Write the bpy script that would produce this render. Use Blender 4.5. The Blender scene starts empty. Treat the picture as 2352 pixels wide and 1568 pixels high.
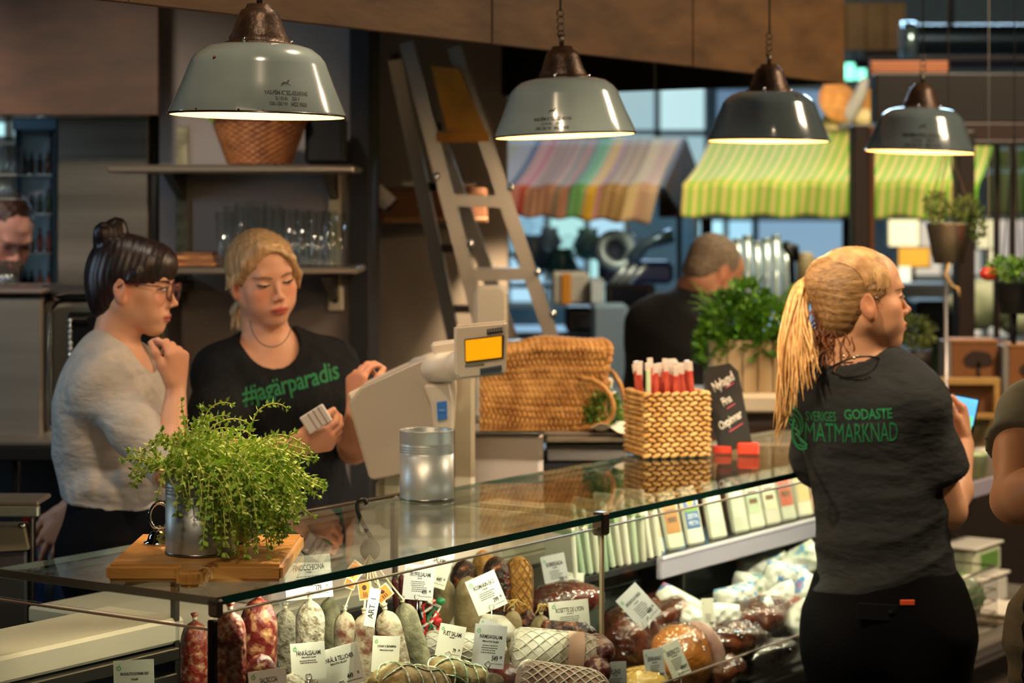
import bpy, bmesh, math, random
import numpy as np
from mathutils import Vector, Matrix, Euler
from mathutils.bvhtree import BVHTree
random.seed(7); np.random.seed(7)
SC = bpy.context.scene
COL = SC.collection
PI = math.pi
# ------------------------------------------------------------------ camera
FPX, CU, HV, CZ = 5000.0, 1176.0, 490.0, 1.75      # focal length in pixels, centre column, horizon row, eye height
cam_d = bpy.data.cameras.new('camera'); cam = bpy.data.objects.new('camera', cam_d); COL.objects.link(cam)
cam.location = (0, 0, CZ); cam.rotation_euler = (PI/2, 0, 0)
cam_d.sensor_width = 36; cam_d.lens = FPX/2352*36; cam_d.shift_y = -(784-HV)/2352
cam_d.clip_start = .05; cam_d.clip_end = 100
cam_d.dof.use_dof = True; cam_d.dof.focus_distance = 3.55; cam_d.dof.aperture_fstop = 4.4
SC.camera = cam
SC.view_settings.view_transform = 'Standard'; SC.view_settings.look = 'None'
SC.view_settings.exposure = 0.22; SC.view_settings.gamma = 1.0; SC.view_settings.use_curve_mapping = False
# ------------------------------------------------------------------ world and lights
w = bpy.data.worlds.new('world'); SC.world = w; w.use_nodes = True
w.node_tree.nodes['Background'].inputs[0].default_value = (.50, .42, .34, 1)
w.node_tree.nodes['Background'].inputs[1].default_value = 0.12
def light(name, kind, loc, energy, col, size=.3, target=None, sizey=None, angle=None, blend=.5):
    d = bpy.data.lights.new(name, kind); d.energy = energy; d.color = col
    if kind == 'AREA':
        d.size = size
        if sizey: d.shape = 'RECTANGLE'; d.size_y = sizey
    elif kind == 'SPOT':
        d.spot_size = math.radians(angle or 60); d.spot_blend = blend; d.shadow_soft_size = size
    else: d.shadow_soft_size = size
    o = bpy.data.objects.new(name, d); o.location = loc; COL.objects.link(o)
    if target is not None:
        o.rotation_euler = (Vector(target)-Vector(loc)).to_track_quat('-Z', 'Y').to_euler()
    return o
WARM = (1, .76, .48); WARM2 = (1, .76, .50); COOL = (.55, .80, 1.0); NEUT = (1, .86, .66)
CPT = (-.10, 4.35, 1.0)
light('ceiling_spot_over_staff', 'SPOT', (-.2, 2.6, 3.3), 75, WARM2, .10, (-.55, 4.8, 1.4), angle=46)
light('ceiling_spot_over_customer', 'SPOT', (-.4, 3.1, 3.2), 210, WARM, .05, (.72, 4.45, 1.45), angle=28, blend=.4)
light('ceiling_spot_far_counter', 'SPOT', (.75, 3.5, 3.2), 130, WARM2, .06, (.38, 5.1, 1.25), angle=26)
light('kitchen_spot_on_wall', 'SPOT', (.04, 6.70, 2.0), 60, WARM2, .04, (-.10, 7.08, .9), angle=58, blend=.3)
light('kitchen_spot_on_shelves', 'SPOT', (-.95, 3.9, 2.9), 130, NEUT, .10, (-1.02, 6.0, 1.45), angle=42, blend=.8)
light('bar_spot', 'SPOT', (-1.9, 5.0, 2.9), 70, (1, .80, .66), .08, (-1.45, 6.15, 1.65), angle=34)
light('herb_spot', 'SPOT', (.15, 4.1, 3.1), 150, WARM2, .04, (-.45, 3.42, 1.27), angle=22)
light('case_spot', 'SPOT', (-.9, 1.5, 3.1), 55, WARM2, .06, (-.05, 3.6, 1.05), angle=24)
light('stall_spot_right', 'SPOT', (2.3, 3.7, 2.9), 110, WARM, .06, (.78, 4.45, 1.55), angle=24)
light('hall_light_over_awnings', 'AREA', (1.6, 7.6, 3.4), 62, (1, .84, .55), .8, (1.4, 9.2, 1.8))
light('hall_light_right', 'AREA', (2.4, 5.0, 3.3), 70, WARM2, .6, (1.7, 6.2, 1.2))  # unseen fill light added to brighten the right-hand background
light('hall_daylight', 'AREA', (1.6, 13.6, 4.05), 230, COOL, 4.0, (1.4, 10.5, .8), sizey=.5)
light('window_daylight_left', 'AREA', (-2.5, 4.2, 2.0), 10, COOL, .16, (-.8, 5.6, 1.7), sizey=1.1)  # unseen cool strip added for highlights on the shelf glasses
light('chiller_spot', 'SPOT', (1.9, 4.4, 3.1), 120, NEUT, .08, (1.35, 5.75, .8), angle=36)  # unseen spot added to brighten the low chiller
light('slab_spot', 'SPOT', (-1.7, 2.7, 3.0), 50, NEUT, .08, (-.80, 3.65, 1.04), angle=24)
light('worktop_spot', 'SPOT', (-.9, 4.4, 3.1), 60, NEUT, .10, CPT, angle=40)  # unseen spot added to brighten the rear worktop
light('aisle_light', 'AREA', (-.9, .2, 3.3), 14, WARM2, 1.6, (.2, 4.4, 1.0))
# ------------------------------------------------------------------ pixel -> point helpers (tool for measuring the photograph)
def P(u, v, d): return Vector(((u-CU)/FPX*d, d, CZ-(v-HV)/FPX*d))
cx, cy = .5622, .8270; nx, ny = -.8270, .5622         # counter direction and the direction towards the staff
P0 = Vector((-.4216, 3.118, 0)); YAW = math.atan2(cy, cx)
def CP(t, n, z=0): return Vector((P0.x+t*cx+n*nx, P0.y+t*cy+n*ny, z))
def PZ(u, v, z):
    d = (CZ-z)*FPX/(v-HV); return P(u, v, d)
def TN(p):
    r = Vector((p[0]-P0.x, p[1]-P0.y)); return (r.x*cx+r.y*cy, r.x*nx+r.y*ny)
def PN(u, v, n):
    k = (u-CU)/FPX; ax = P0.x+n*nx; ay = P0.y+n*ny
    t = (k*ay-ax)/(cx-k*cy); return P(u, v, ay+t*cy)
# ------------------------------------------------------------------ materials
def lin(c):
    if isinstance(c, str): c = tuple(int(c[i:i+2], 16)/255 for i in (0, 2, 4))
    return tuple(((x/12.92) if x <= .04045 else ((x+.055)/1.055)**2.4) for x in c[:3])+(1,)
MATS = {}
def mat(name, col, rough=.5, metal=0, col2=None, scale=10, lo=.4, hi=.6, bump=0, bscale=None, stretch=(1, 1, 1), detail=4,
        spec=.5, emit=None, es=0, trans=0, ior=1.45, coat=0, attr=None, sub=0, third=None, aniso=0, sheen=0):
    if name in MATS: return MATS[name]
    m = bpy.data.materials.new(name); m.use_nodes = True; MATS[name] = m
    N = m.node_tree.nodes; L = m.node_tree.links; b = N['Principled BSDF']
    b.inputs['Base Color'].default_value = lin(col); b.inputs['Roughness'].default_value = rough
    b.inputs['Metallic'].default_value = metal; b.inputs['Specular IOR Level'].default_value = spec
    b.inputs['IOR'].default_value = ior; b.inputs['Transmission Weight'].default_value = trans
    b.inputs['Coat Weight'].default_value = coat; b.inputs['Sheen Weight'].default_value = sheen
    if sub: b.inputs['Subsurface Weight'].default_value = sub; b.inputs['Subsurface Scale'].default_value = .01; b.inputs['Subsurface Radius'].default_value = (1, .35, .2)
    if aniso: b.inputs['Anisotropic'].default_value = aniso
    if emit: b.inputs['Emission Color'].default_value = lin(emit); b.inputs['Emission Strength'].default_value = es
    tc = N.new('ShaderNodeTexCoord'); mp = N.new('ShaderNodeMapping'); mp.inputs['Scale'].default_value = stretch
    L.new(tc.outputs['Object'], mp.inputs['Vector'])
    src = None
    if attr:
        a = N.new('ShaderNodeAttribute'); a.attribute_name = attr; src = a.outputs['Color']
    if col2 is not None:
        nz = N.new('ShaderNodeTexNoise'); nz.inputs['Scale'].default_value = scale; nz.inputs['Detail'].default_value = detail
        L.new(mp.outputs[0], nz.inputs['Vector'])
        r = N.new('ShaderNodeValToRGB'); e = r.color_ramp.elements
        e[0].position = lo; e[0].color = lin(col); e[1].position = hi; e[1].color = lin(col2)
        if third: x = e.new(min(.99, hi+(1-hi)*.35)); x.color = lin(third)
        L.new(nz.outputs['Fac'], r.inputs[0])
        if src is not None:
            mx = N.new('ShaderNodeMix'); mx.data_type = 'RGBA'; mx.blend_type = 'MULTIPLY'; mx.inputs[0].default_value = 1
            L.new(src, mx.inputs[6]); L.new(r.outputs[0], mx.inputs[7]); src = mx.outputs[2]
        else: src = r.outputs[0]
    if src is not None: L.new(src, b.inputs['Base Color'])
    if bump:
        nb = N.new('ShaderNodeTexNoise'); nb.inputs['Scale'].default_value = bscale or scale*3; nb.inputs['Detail'].default_value = 3
        L.new(mp.outputs[0], nb.inputs['Vector'])
        bp = N.new('ShaderNodeBump'); bp.inputs['Strength'].default_value = bump; bp.inputs['Distance'].default_value = .01 if not (bscale and bscale < 14) else .014
        L.new(nb.outputs['Fac'], bp.inputs['Height']); L.new(bp.outputs[0], b.inputs['Normal'])
    return m
def glassmat(name, tint='f2fbf7', gloss=.02, alpha=1.0, ior=1.5, haze=0, crinkle=0):
    m = bpy.data.materials.new(name); m.use_nodes = True; N = m.node_tree.nodes; L = m.node_tree.links; N.clear()
    o = N.new('ShaderNodeOutputMaterial'); t = N.new('ShaderNodeBsdfTransparent'); g = N.new('ShaderNodeBsdfGlossy')
    t.inputs[0].default_value = lin(tint); g.inputs['Roughness'].default_value = gloss
    f = N.new('ShaderNodeFresnel'); f.inputs[0].default_value = ior; mx = N.new('ShaderNodeMixShader')
    # same reflectance from both sides of the sheet
    ge = N.new('ShaderNodeNewGeometry'); mm = N.new('ShaderNodeMix'); mm.data_type = 'FLOAT'
    mm.inputs[2].default_value = ior; mm.inputs[3].default_value = 1/ior
    L.new(ge.outputs['Backfacing'], mm.inputs[0]); 
    iv = N.new('ShaderNodeFresnel'); L.new(mm.outputs[0], iv.inputs[0])
    L.new(iv.outputs[0], mx.inputs[0])
    L.new(t.outputs[0], mx.inputs[1]); L.new(g.outputs[0], mx.inputs[2]); L.new(mx.outputs[0], o.inputs[0])
    if crinkle:
        nz = N.new('ShaderNodeTexNoise'); nz.inputs['Scale'].default_value = 34; nz.inputs['Detail'].default_value = 2; tcc = N.new('ShaderNodeTexCoord'); L.new(tcc.outputs['Object'], nz.inputs['Vector']); bp = N.new('ShaderNodeBump'); bp.inputs['Strength'].default_value = crinkle; bp.inputs['Distance'].default_value = .02; L.new(nz.outputs['Fac'], bp.inputs['Height']); L.new(bp.outputs[0], g.inputs['Normal']); L.new(bp.outputs[0], iv.inputs['Normal'])
    if haze:
        df = N.new('ShaderNodeBsdfDiffuse'); m2 = N.new('ShaderNodeMixShader'); m2.inputs[0].default_value = haze; L.new(mx.outputs[0], m2.inputs[1]); L.new(df.outputs[0], m2.inputs[2]); L.new(m2.outputs[0], o.inputs[0])
    MATS[name] = m; return m
def stripes(name, stops, axis=0, period=1.0, offset=0, rough=.8, trans=.25):
    """woven stripes along one object axis: stops = [(pos, col)...] repeated with the period"""
    m = bpy.data.materials.new(name); m.use_nodes = True; N = m.node_tree.nodes; L = m.node_tree.links; b = N['Principled BSDF']
    b.inputs['Roughness'].default_value = rough
    tc = N.new('ShaderNodeUVMap'); sp = N.new('ShaderNodeSeparateXYZ'); L.new(tc.outputs[0], sp.inputs[0])
    a = N.new('ShaderNodeMath'); a.operation = 'MULTIPLY_ADD'; a.inputs[1].default_value = 1/period; a.inputs[2].default_value = offset
    L.new(sp.outputs[axis], a.inputs[0]); f = N.new('ShaderNodeMath'); f.operation = 'FRACT'; L.new(a.outputs[0], f.inputs[0])
    r = N.new('ShaderNodeValToRGB'); r.color_ramp.interpolation = 'CONSTANT'; e = r.color_ramp.elements
    e[0].position = stops[0][0]; e[0].color = lin(stops[0][1]); e[1].position = stops[1][0]; e[1].color = lin(stops[1][1])
    for p_, c_ in stops[2:]: x = e.new(p_); x.color = lin(c_)
    L.new(f.outputs[0], r.inputs[0]); L.new(r.outputs[0], b.inputs['Base Color'])
    tr = N.new('ShaderNodeBsdfTranslucent'); L.new(r.outputs[0], tr.inputs[0]); mx = N.new('ShaderNodeMixShader'); mx.inputs[0].default_value = trans
    L.new(b.outputs[0], mx.inputs[1]); L.new(tr.outputs[0], mx.inputs[2]); L.new(mx.outputs[0], N['Material Output'].inputs[0])
    MATS[name] = m; return m
# ------------------------------------------------------------------ mesh helpers
class G:
    """collects shapes; build() links them as ONE mesh object"""
    def __init__(s): s.v = []; s.f = []; s.uv = None; s.sm = []
    def add(s, vs, fs, smooth=False):
        o = len(s.v); s.v += [tuple(x) for x in vs]; s.f += [tuple(i+o for i in f) for f in fs]; s.sm += [smooth]*len(fs); return s
    def box(s, c, size, rot=None, bev=0):
        hx, hy, hz = [a/2 for a in size]; M = rot if rot is not None else Matrix.Identity(3); c = Vector(c)
        b = min(bev, hx*.9, hy*.9, hz*.9)
        if b <= 0:
            vs = [M @ Vector((x*hx, y*hy, z*hz))+c for x in (-1, 1) for y in (-1, 1) for z in (-1, 1)]
            return s.add(vs, [(0, 1, 3, 2), (4, 6, 7, 5), (0, 4, 5, 1), (2, 3, 7, 6), (0, 2, 6, 4), (1, 5, 7, 3)])
        vs = []; fs = []; idx = {}
        for x in (-1, 1):
            for y in (-1, 1):
                for z in (-1, 1):
                    for k in range(3):
                        p = [x*(hx-b), y*(hy-b), z*(hz-b)]; p[k] += (x, y, z)[k]*b
                        idx[(x, y, z, k)] = len(vs); vs.append(M @ Vector(p)+c)
        for k in range(3):
            a_, b_ = [i for i in range(3) if i != k]
            for sg in (-1, 1):
                q = []
                for (i, j) in ((-1, -1), (1, -1), (1, 1), (-1, 1)):
                    t = [0, 0, 0]; t[k] = sg; t[a_] = i; t[b_] = j; q.append(idx[tuple(t)+(k,)])
                flip = (sg > 0) == (k == 1)
                fs.append(tuple(reversed(q)) if flip else tuple(q))
        for k in range(3):
            a_, b_ = [i for i in range(3) if i != k]
            for i in (-1, 1):
                for j in (-1, 1):
                    q = []
                    for (sg, kk) in ((-1, a_), (1, a_), (1, b_), (-1, b_)):
                        t = [0, 0, 0]; t[k] = sg; t[a_] = i; t[b_] = j; q.append(idx[tuple(t)+(kk,)])
                    fs.append(tuple(q))
        for x in (-1, 1):
            for y in (-1, 1):
                for z in (-1, 1): fs.append(tuple(idx[(x, y, z, k)] for k in range(3)))
        return s.add(vs, fs)
    def lathe(s, prof, n=32, c=(0, 0, 0), M=None, cap0=False, cap1=False, arc=None):
        M = M or Matrix.Identity(3); c = Vector(c); vs = []; fs = []
        for r, z in prof:
            for i in range(n):
                a = 2*PI*i/n; vs.append(M @ Vector((r*math.cos(a), r*math.sin(a), z))+c)
        for j in range(len(prof)-1):
            for i in range(n):
                k = (i+1) % n; fs.append((j*n+i, j*n+k, (j+1)*n+k, (j+1)*n+i))
        if cap0: fs.append(tuple(reversed(range(n))))
        if cap1: fs.append(tuple((len(prof)-1)*n+i for i in range(n)))
        return s.add(vs, fs, True)
    def tube(s, pts, r, n=8, cap=True):
        pts = [Vector(p) for p in pts]; rs = r if isinstance(r, (list, tuple)) else [r]*len(pts)
        vs = []; fs = []; prev = None
        for i, p in enumerate(pts):
            t = (pts[min(i+1, len(pts)-1)]-pts[max(i-1, 0)])
            if t.length < 1e-9: t = Vector((0, 0, 1))
            t.normalize()
            if prev is None:
                a = Vector((0, 0, 1)) if abs(t.z) < .9 else Vector((1, 0, 0)); u = t.cross(a).normalized()
            else: u = (prev-t*prev.dot(t)); u = u.normalized() if u.length > 1e-6 else t.orthogonal().normalized()
            prev = u; w_ = t.cross(u)
            for k in range(n):
                a = 2*PI*k/n; vs.append(p+(u*math.cos(a)+w_*math.sin(a))*rs[i])
        for i in range(len(pts)-1):
            for k in range(n):
                m = (k+1) % n; fs.append((i*n+k, i*n+m, (i+1)*n+m, (i+1)*n+k))
        if cap: fs.append(tuple(reversed(range(n)))); fs.append(tuple((len(pts)-1)*n+k for k in range(n)))
        return s.add(vs, fs, True)
    def prism(s, poly, h, M=None, c=(0, 0, 0)):
        """polygon in local xy, extruded along +z by h"""
        M = M or Matrix.Identity(3); c = Vector(c); n = len(poly)
        vs = [M @ Vector((x, y, 0))+c for x, y in poly]+[M @ Vector((x, y, h))+c for x, y in poly]
        fs = [tuple(reversed(range(n))), tuple(range(n, 2*n))]+[(i, (i+1) % n, n+(i+1) % n, n+i) for i in range(n)]
        return s.add(vs, fs)
    def ell(s, c, r, nu=16, nv=10, M=None, fn=None):
        M = M or Matrix.Identity(3); c = Vector(c); vs = []; fs = []
        for j in range(1, nv):
            th = PI*j/nv
            for i in range(nu):
                a = 2*PI*i/nu; q = Vector((math.sin(th)*math.cos(a), math.sin(th)*math.sin(a), math.cos(th)))
                k = fn(q) if fn else 1
                vs.append(M @ Vector((q.x*r[0]*k, q.y*r[1]*k, q.z*r[2]*k))+c)
        vs.append(M @ Vector((0, 0, r[2]))+c); vs.append(M @ Vector((0, 0, -r[2]))+c); t = (nv-1)*nu
        for j in range(nv-2):
            for i in range(nu):
                k = (i+1) % nu; fs.append((j*nu+i, (j+1)*nu+i, (j+1)*nu+k, j*nu+k))
        for i in range(nu):
            k = (i+1) % nu; fs.append((t, i, k)); fs.append((t+1, (nv-2)*nu+k, (nv-2)*nu+i))
        return s.add(vs, fs, True)
    def grid(s, fn, nu, nv, uv=True, smooth=True, closed=False):
        vs = [fn(i/nu, j/nv) for j in range(nv+1) for i in range(nu+1)]
        fs = [(j*(nu+1)+i, j*(nu+1)+i+1, (j+1)*(nu+1)+i+1, (j+1)*(nu+1)+i) for j in range(nv) for i in range(nu)]
        s.guv = [(i/nu, j/nv) for j in range(nv+1) for i in range(nu+1)]
        return s.add(vs, fs, smooth)
    def mesh(s, name):
        me = bpy.data.meshes.new(name); me.from_pydata(s.v, [], s.f); me.update()
        me.polygons.foreach_set('use_smooth', s.sm)
        if getattr(s, 'guv', None) and len(s.guv) == len(s.v):
            uvl = me.uv_layers.new(name='UVMap'); li = np.zeros(len(me.loops), dtype=np.int32); me.loops.foreach_get('vertex_index', li)
            uvl.data.foreach_set('uv', np.array(s.guv, dtype=np.float32)[li].ravel())
        return me
    def build(s, name, m, parent=None, loc=None, rot=None):
        return link(name, s.mesh(name), m, parent, loc, rot)
def link(name, me, m, parent=None, loc=None, rot=None):
    o = bpy.data.objects.new(name, me); COL.objects.link(o)
    if m is not None and not me.materials: me.materials.append(m)
    if parent is not None: o.parent = parent
    if loc is not None: o.location = loc
    if rot is not None: o.rotation_euler = rot
    return o
def tag(o, label=None, cat=None, group=None, kind=None):
    if label: o['label'] = label
    if cat: o['category'] = cat
    if group: o['group'] = group
    if kind: o['kind'] = kind
    return o
def thing(name, label, cat, loc=(0, 0, 0), rz=0, group=None, rot=None):
    o = bpy.data.objects.new(name, None); o.empty_display_size = .05; COL.objects.link(o); o.location = loc
    o.rotation_euler = rot if rot is not None else (0, 0, rz)
    return tag(o, label, cat, group)
def dup(root, loc=None, rot=None, label=None, group=None, scale=None):
    r = root.copy(); COL.objects.link(r)
    if loc is not None: r.location = loc
    if rot is not None: r.rotation_euler = rot
    if scale is not None: r.scale = scale
    if label: r['label'] = label
    if group: r['group'] = group
    for ch in list(root.children):
        c = ch.copy(); COL.objects.link(c); c.parent = r
        for g in ch.children:
            d = g.copy(); COL.objects.link(d); d.parent = c
    return r
def rotm(x=0, y=0, z=0): return Euler((math.radians(x), math.radians(y), math.radians(z))).to_matrix()
_fonts = {}
def textmesh(s, size, bold=0, sx=1.0, align='CENTER', shear=0):
    cu = bpy.data.curves.new('txt', 'FONT'); cu.body = s; cu.size = size; cu.align_x = align; cu.align_y = 'CENTER'
    cu.offset = bold*size; cu.extrude = 0; cu.resolution_u = 2; cu.shear = shear; cu.space_character = .95
    o = bpy.data.objects.new('txt', cu); me = bpy.data.meshes.new_from_object(o); bpy.data.objects.remove(o)
    if sx != 1.0: me.transform(Matrix.Diagonal((sx, 1, 1, 1)))
    return me
def solid_text(s, size, m, parent, M, name='lettering', bold=0, sx=1.0, align='CENTER', thick=.0004, shear=0):
    me = textmesh(s, size, bold, sx, align, shear); me.name = name
    bm = bmesh.new(); bm.from_mesh(me)
    r = bmesh.ops.extrude_face_region(bm, geom=bm.faces[:]); bmesh.ops.translate(bm, vec=(0, 0, thick), verts=[e for e in r['geom'] if isinstance(e, bmesh.types.BMVert)])
    bm.transform(M); bm.to_mesh(me); bm.free(); me.materials.clear()
    return link(name, me, m, parent)
# ------------------------------------------------------------------ signed distance bodies (one continuous surface per body)
class SDF:
    def __init__(s, h, lo, hi):
        s.h = h; s.o = np.array(lo, dtype=np.float32); s.n = [int(math.ceil((hi[i]-lo[i])/h))+1 for i in range(3)]
        s.D = np.full(s.n, .2, dtype=np.float32)
    def _sub(s, lo, hi, pad):
        a = [max(0, int((lo[i]-pad-s.o[i])/s.h)) for i in range(3)]; b = [min(s.n[i], int((hi[i]+pad-s.o[i])/s.h)+2) for i in range(3)]
        if any(b[i] <= a[i] for i in range(3)): return None
        ax = [s.o[i]+s.h*np.arange(a[i], b[i], dtype=np.float32) for i in range(3)]
        X = np.meshgrid(*ax, indexing='ij', sparse=True); return tuple(slice(a[i], b[i]) for i in range(3)), X
    def _merge(s, sl, d, k, op):
        D = s.D[sl]
        if op == 'sub':
            h = np.clip(.5-.5*(D+d)/k, 0, 1); s.D[sl] = D*(1-h)+(-d)*h+k*h*(1-h)
        elif op == 'and':
            s.D[sl] = np.maximum(D, d)
        else:
            h = np.clip(.5+.5*(D-d)/k, 0, 1); s.D[sl] = D*(1-h)+d*h-k*h*(1-h)
    def ell(s, c, r, M=None, k=.01, op='u'):
        M = np.array(M if M is not None else Matrix.Identity(3), dtype=np.float32); R = max(r)
        ext = np.sqrt(((M*np.array(r))**2).sum(1)); q = s._sub([c[i]-ext[i] for i in range(3)], [c[i]+ext[i] for i in range(3)], k+3*s.h)
        if q is None: return
        sl, X = q; x, y, z = X[0]-c[0], X[1]-c[1], X[2]-c[2]
        l = [x*M[0, i]+y*M[1, i]+z*M[2, i] for i in range(3)]
        k0 = np.sqrt(sum((l[i]/r[i])**2 for i in range(3))); k1 = np.sqrt(sum((l[i]/(r[i]*r[i]))**2 for i in range(3)))+1e-9
        s._merge(sl, k0*(k0-1)/k1, k, op)
    def cap(s, a, b, ra, rb, k=.01, op='u', flat=None):
        """tapered capsule; flat=(dir, f) squashes it along a direction by factor f"""
        a = np.array(a, dtype=np.float32); b = np.array(b, dtype=np.float32); R = max(ra, rb)
        q = s._sub(np.minimum(a, b)-R, np.maximum(a, b)+R, k+3*s.h)
        if q is None: return
        sl, X = q; d = b-a; L = float(d@d)+1e-12
        t = np.clip(((X[0]-a[0])*d[0]+(X[1]-a[1])*d[1]+(X[2]-a[2])*d[2])/L, 0, 1)
        px, py, pz = X[0]-a[0]-t*d[0], X[1]-a[1]-t*d[1], X[2]-a[2]-t*d[2]
        if flat is not None:
            u, f = flat; g = px*u[0]+py*u[1]+pz*u[2]; e = g*(1/f-1); px, py, pz = px+e*u[0], py+e*u[1], pz+e*u[2]
            dd = (np.sqrt(px*px+py*py+pz*pz)-(ra+(rb-ra)*t))*min(1, f*1.15)
        else: dd = np.sqrt(px*px+py*py+pz*pz)-(ra+(rb-ra)*t)
        s._merge(sl, dd, k, op)
    def chain(s, pts, rs, k=.02, flat=None):
        for i in range(len(pts)-1): s.cap(pts[i], pts[i+1], rs[i], rs[i+1], k, flat=flat)
    def halfspace(s, p, n, lo=None, hi=None):
        """remove everything on the +n side of the plane, inside the box"""
        q = s._sub(lo if lo is not None else s.o, hi if hi is not None else s.o+s.h*np.array(s.n), 0)
        if q is None: return
        sl, X = q; n = Vector(n).normalized(); d = (X[0]-p[0])*n[0]+(X[1]-p[1])*n[1]+(X[2]-p[2])*n[2]
        s.D[sl] = np.maximum(s.D[sl], d+0*s.D[sl])
    def mesh(s, name, org=(0, 0, 0), disp=None, color=None):
        D = s.D; D[0] = D[-1] = .01; D[:, 0] = D[:, -1] = .01; D[:, :, 0] = D[:, :, -1] = .01
        D = np.where(D == 0, 1e-6, D); S = D < 0
        c = [S[i:S.shape[0]-1+i, j:S.shape[1]-1+j, k:S.shape[2]-1+k] for i in (0, 1) for j in (0, 1) for k in (0, 1)]
        anyv = c[0].copy(); allv = c[0].copy()
        for q in c[1:]: anyv |= q; allv &= q
        act = anyv & ~allv; I = np.argwhere(act); n = len(I)
        cor = [(i, j, k) for i in (0, 1) for j in (0, 1) for k in (0, 1)]
        val = {q: D[I[:, 0]+q[0], I[:, 1]+q[1], I[:, 2]+q[2]] for q in cor}
        acc = np.zeros((n, 3)); cnt = np.zeros(n)
        for q in cor:
            for ax in range(3):
                if q[ax] == 0:
                    r = list(q); r[ax] = 1; r = tuple(r); a, b = val[q], val[r]; m = (a < 0) != (b < 0)
                    t = np.where(m, a/np.where(m, a-b, 1), 0); p = np.tile(np.array(q, float), (n, 1)); p[:, ax] += t
                    acc += p*m[:, None]; cnt += m
        V = (I+acc/np.maximum(cnt, 1)[:, None])*s.h+s.o
        idx = np.full(act.shape, -1, dtype=np.int32); idx[act] = np.arange(n); F = []
        for ax in range(3):
            a_ = [i for i in range(3) if i != ax]; sh = list(S.shape); s1 = [slice(None)]*3; s2 = [slice(None)]*3
            s1[ax] = slice(0, -1); s2[ax] = slice(1, None); ch = S[tuple(s1)] != S[tuple(s2)]
            E = np.argwhere(ch); ok = (E[:, a_[0]] > 0) & (E[:, a_[1]] > 0) & (E[:, a_[0]] < S.shape[a_[0]]-1) & (E[:, a_[1]] < S.shape[a_[1]]-1); E = E[ok]
            def g(d0, d1):
                q = E.copy(); q[:, a_[0]] -= d0; q[:, a_[1]] -= d1; return idx[q[:, 0], q[:, 1], q[:, 2]]
            quad = np.stack([g(1, 1), g(0, 1), g(0, 0), g(1, 0)], 1)
            inside = S[E[:, 0], E[:, 1], E[:, 2]]; fl = inside if ax != 1 else ~inside
            quad[~fl] = quad[~fl][:, ::-1]; F.append(quad)
        F = np.concatenate(F); F = F[(F >= 0).all(1)]
        # light smoothing
        for _ in range(2):
            A = np.zeros_like(V); C = np.zeros(n)
            for i in range(4):
                np.add.at(A, F[:, i], V[F[:, (i+1) % 4]]+V[F[:, (i-1) % 4]]); np.add.at(C, F[:, i], 2)
            V = V*.6+.4*A/np.maximum(C, 1)[:, None]
        if disp is not None:
            fn = np.cross(V[F[:, 2]]-V[F[:, 0]], V[F[:, 3]]-V[F[:, 1]]); N_ = np.zeros_like(V)
            for i in range(4): np.add.at(N_, F[:, i], fn)
            N_ /= np.linalg.norm(N_, axis=1)[:, None]+1e-12; V = V+N_*disp(V)[:, None]
        V2 = V-np.array(org); me = bpy.data.meshes.new(name)
        me.vertices.add(n); me.vertices.foreach_set('co', V2.astype(np.float32).ravel())
        me.loops.add(len(F)*4); me.loops.foreach_set('vertex_index', F.astype(np.int32).ravel())
        me.polygons.add(len(F)); me.polygons.foreach_set('loop_start', np.arange(0, len(F)*4, 4, dtype=np.int32))
        me.polygons.foreach_set('use_smooth', np.ones(len(F), dtype=bool)); me.update(); me.validate()
        if color is not None:
            ca = me.color_attributes.new('Col', 'FLOAT_COLOR', 'POINT'); C_ = color(V); ca.data.foreach_set('color', np.concatenate([C_, np.ones((n, 1))], 1).astype(np.float32).ravel())
        return me
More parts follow.
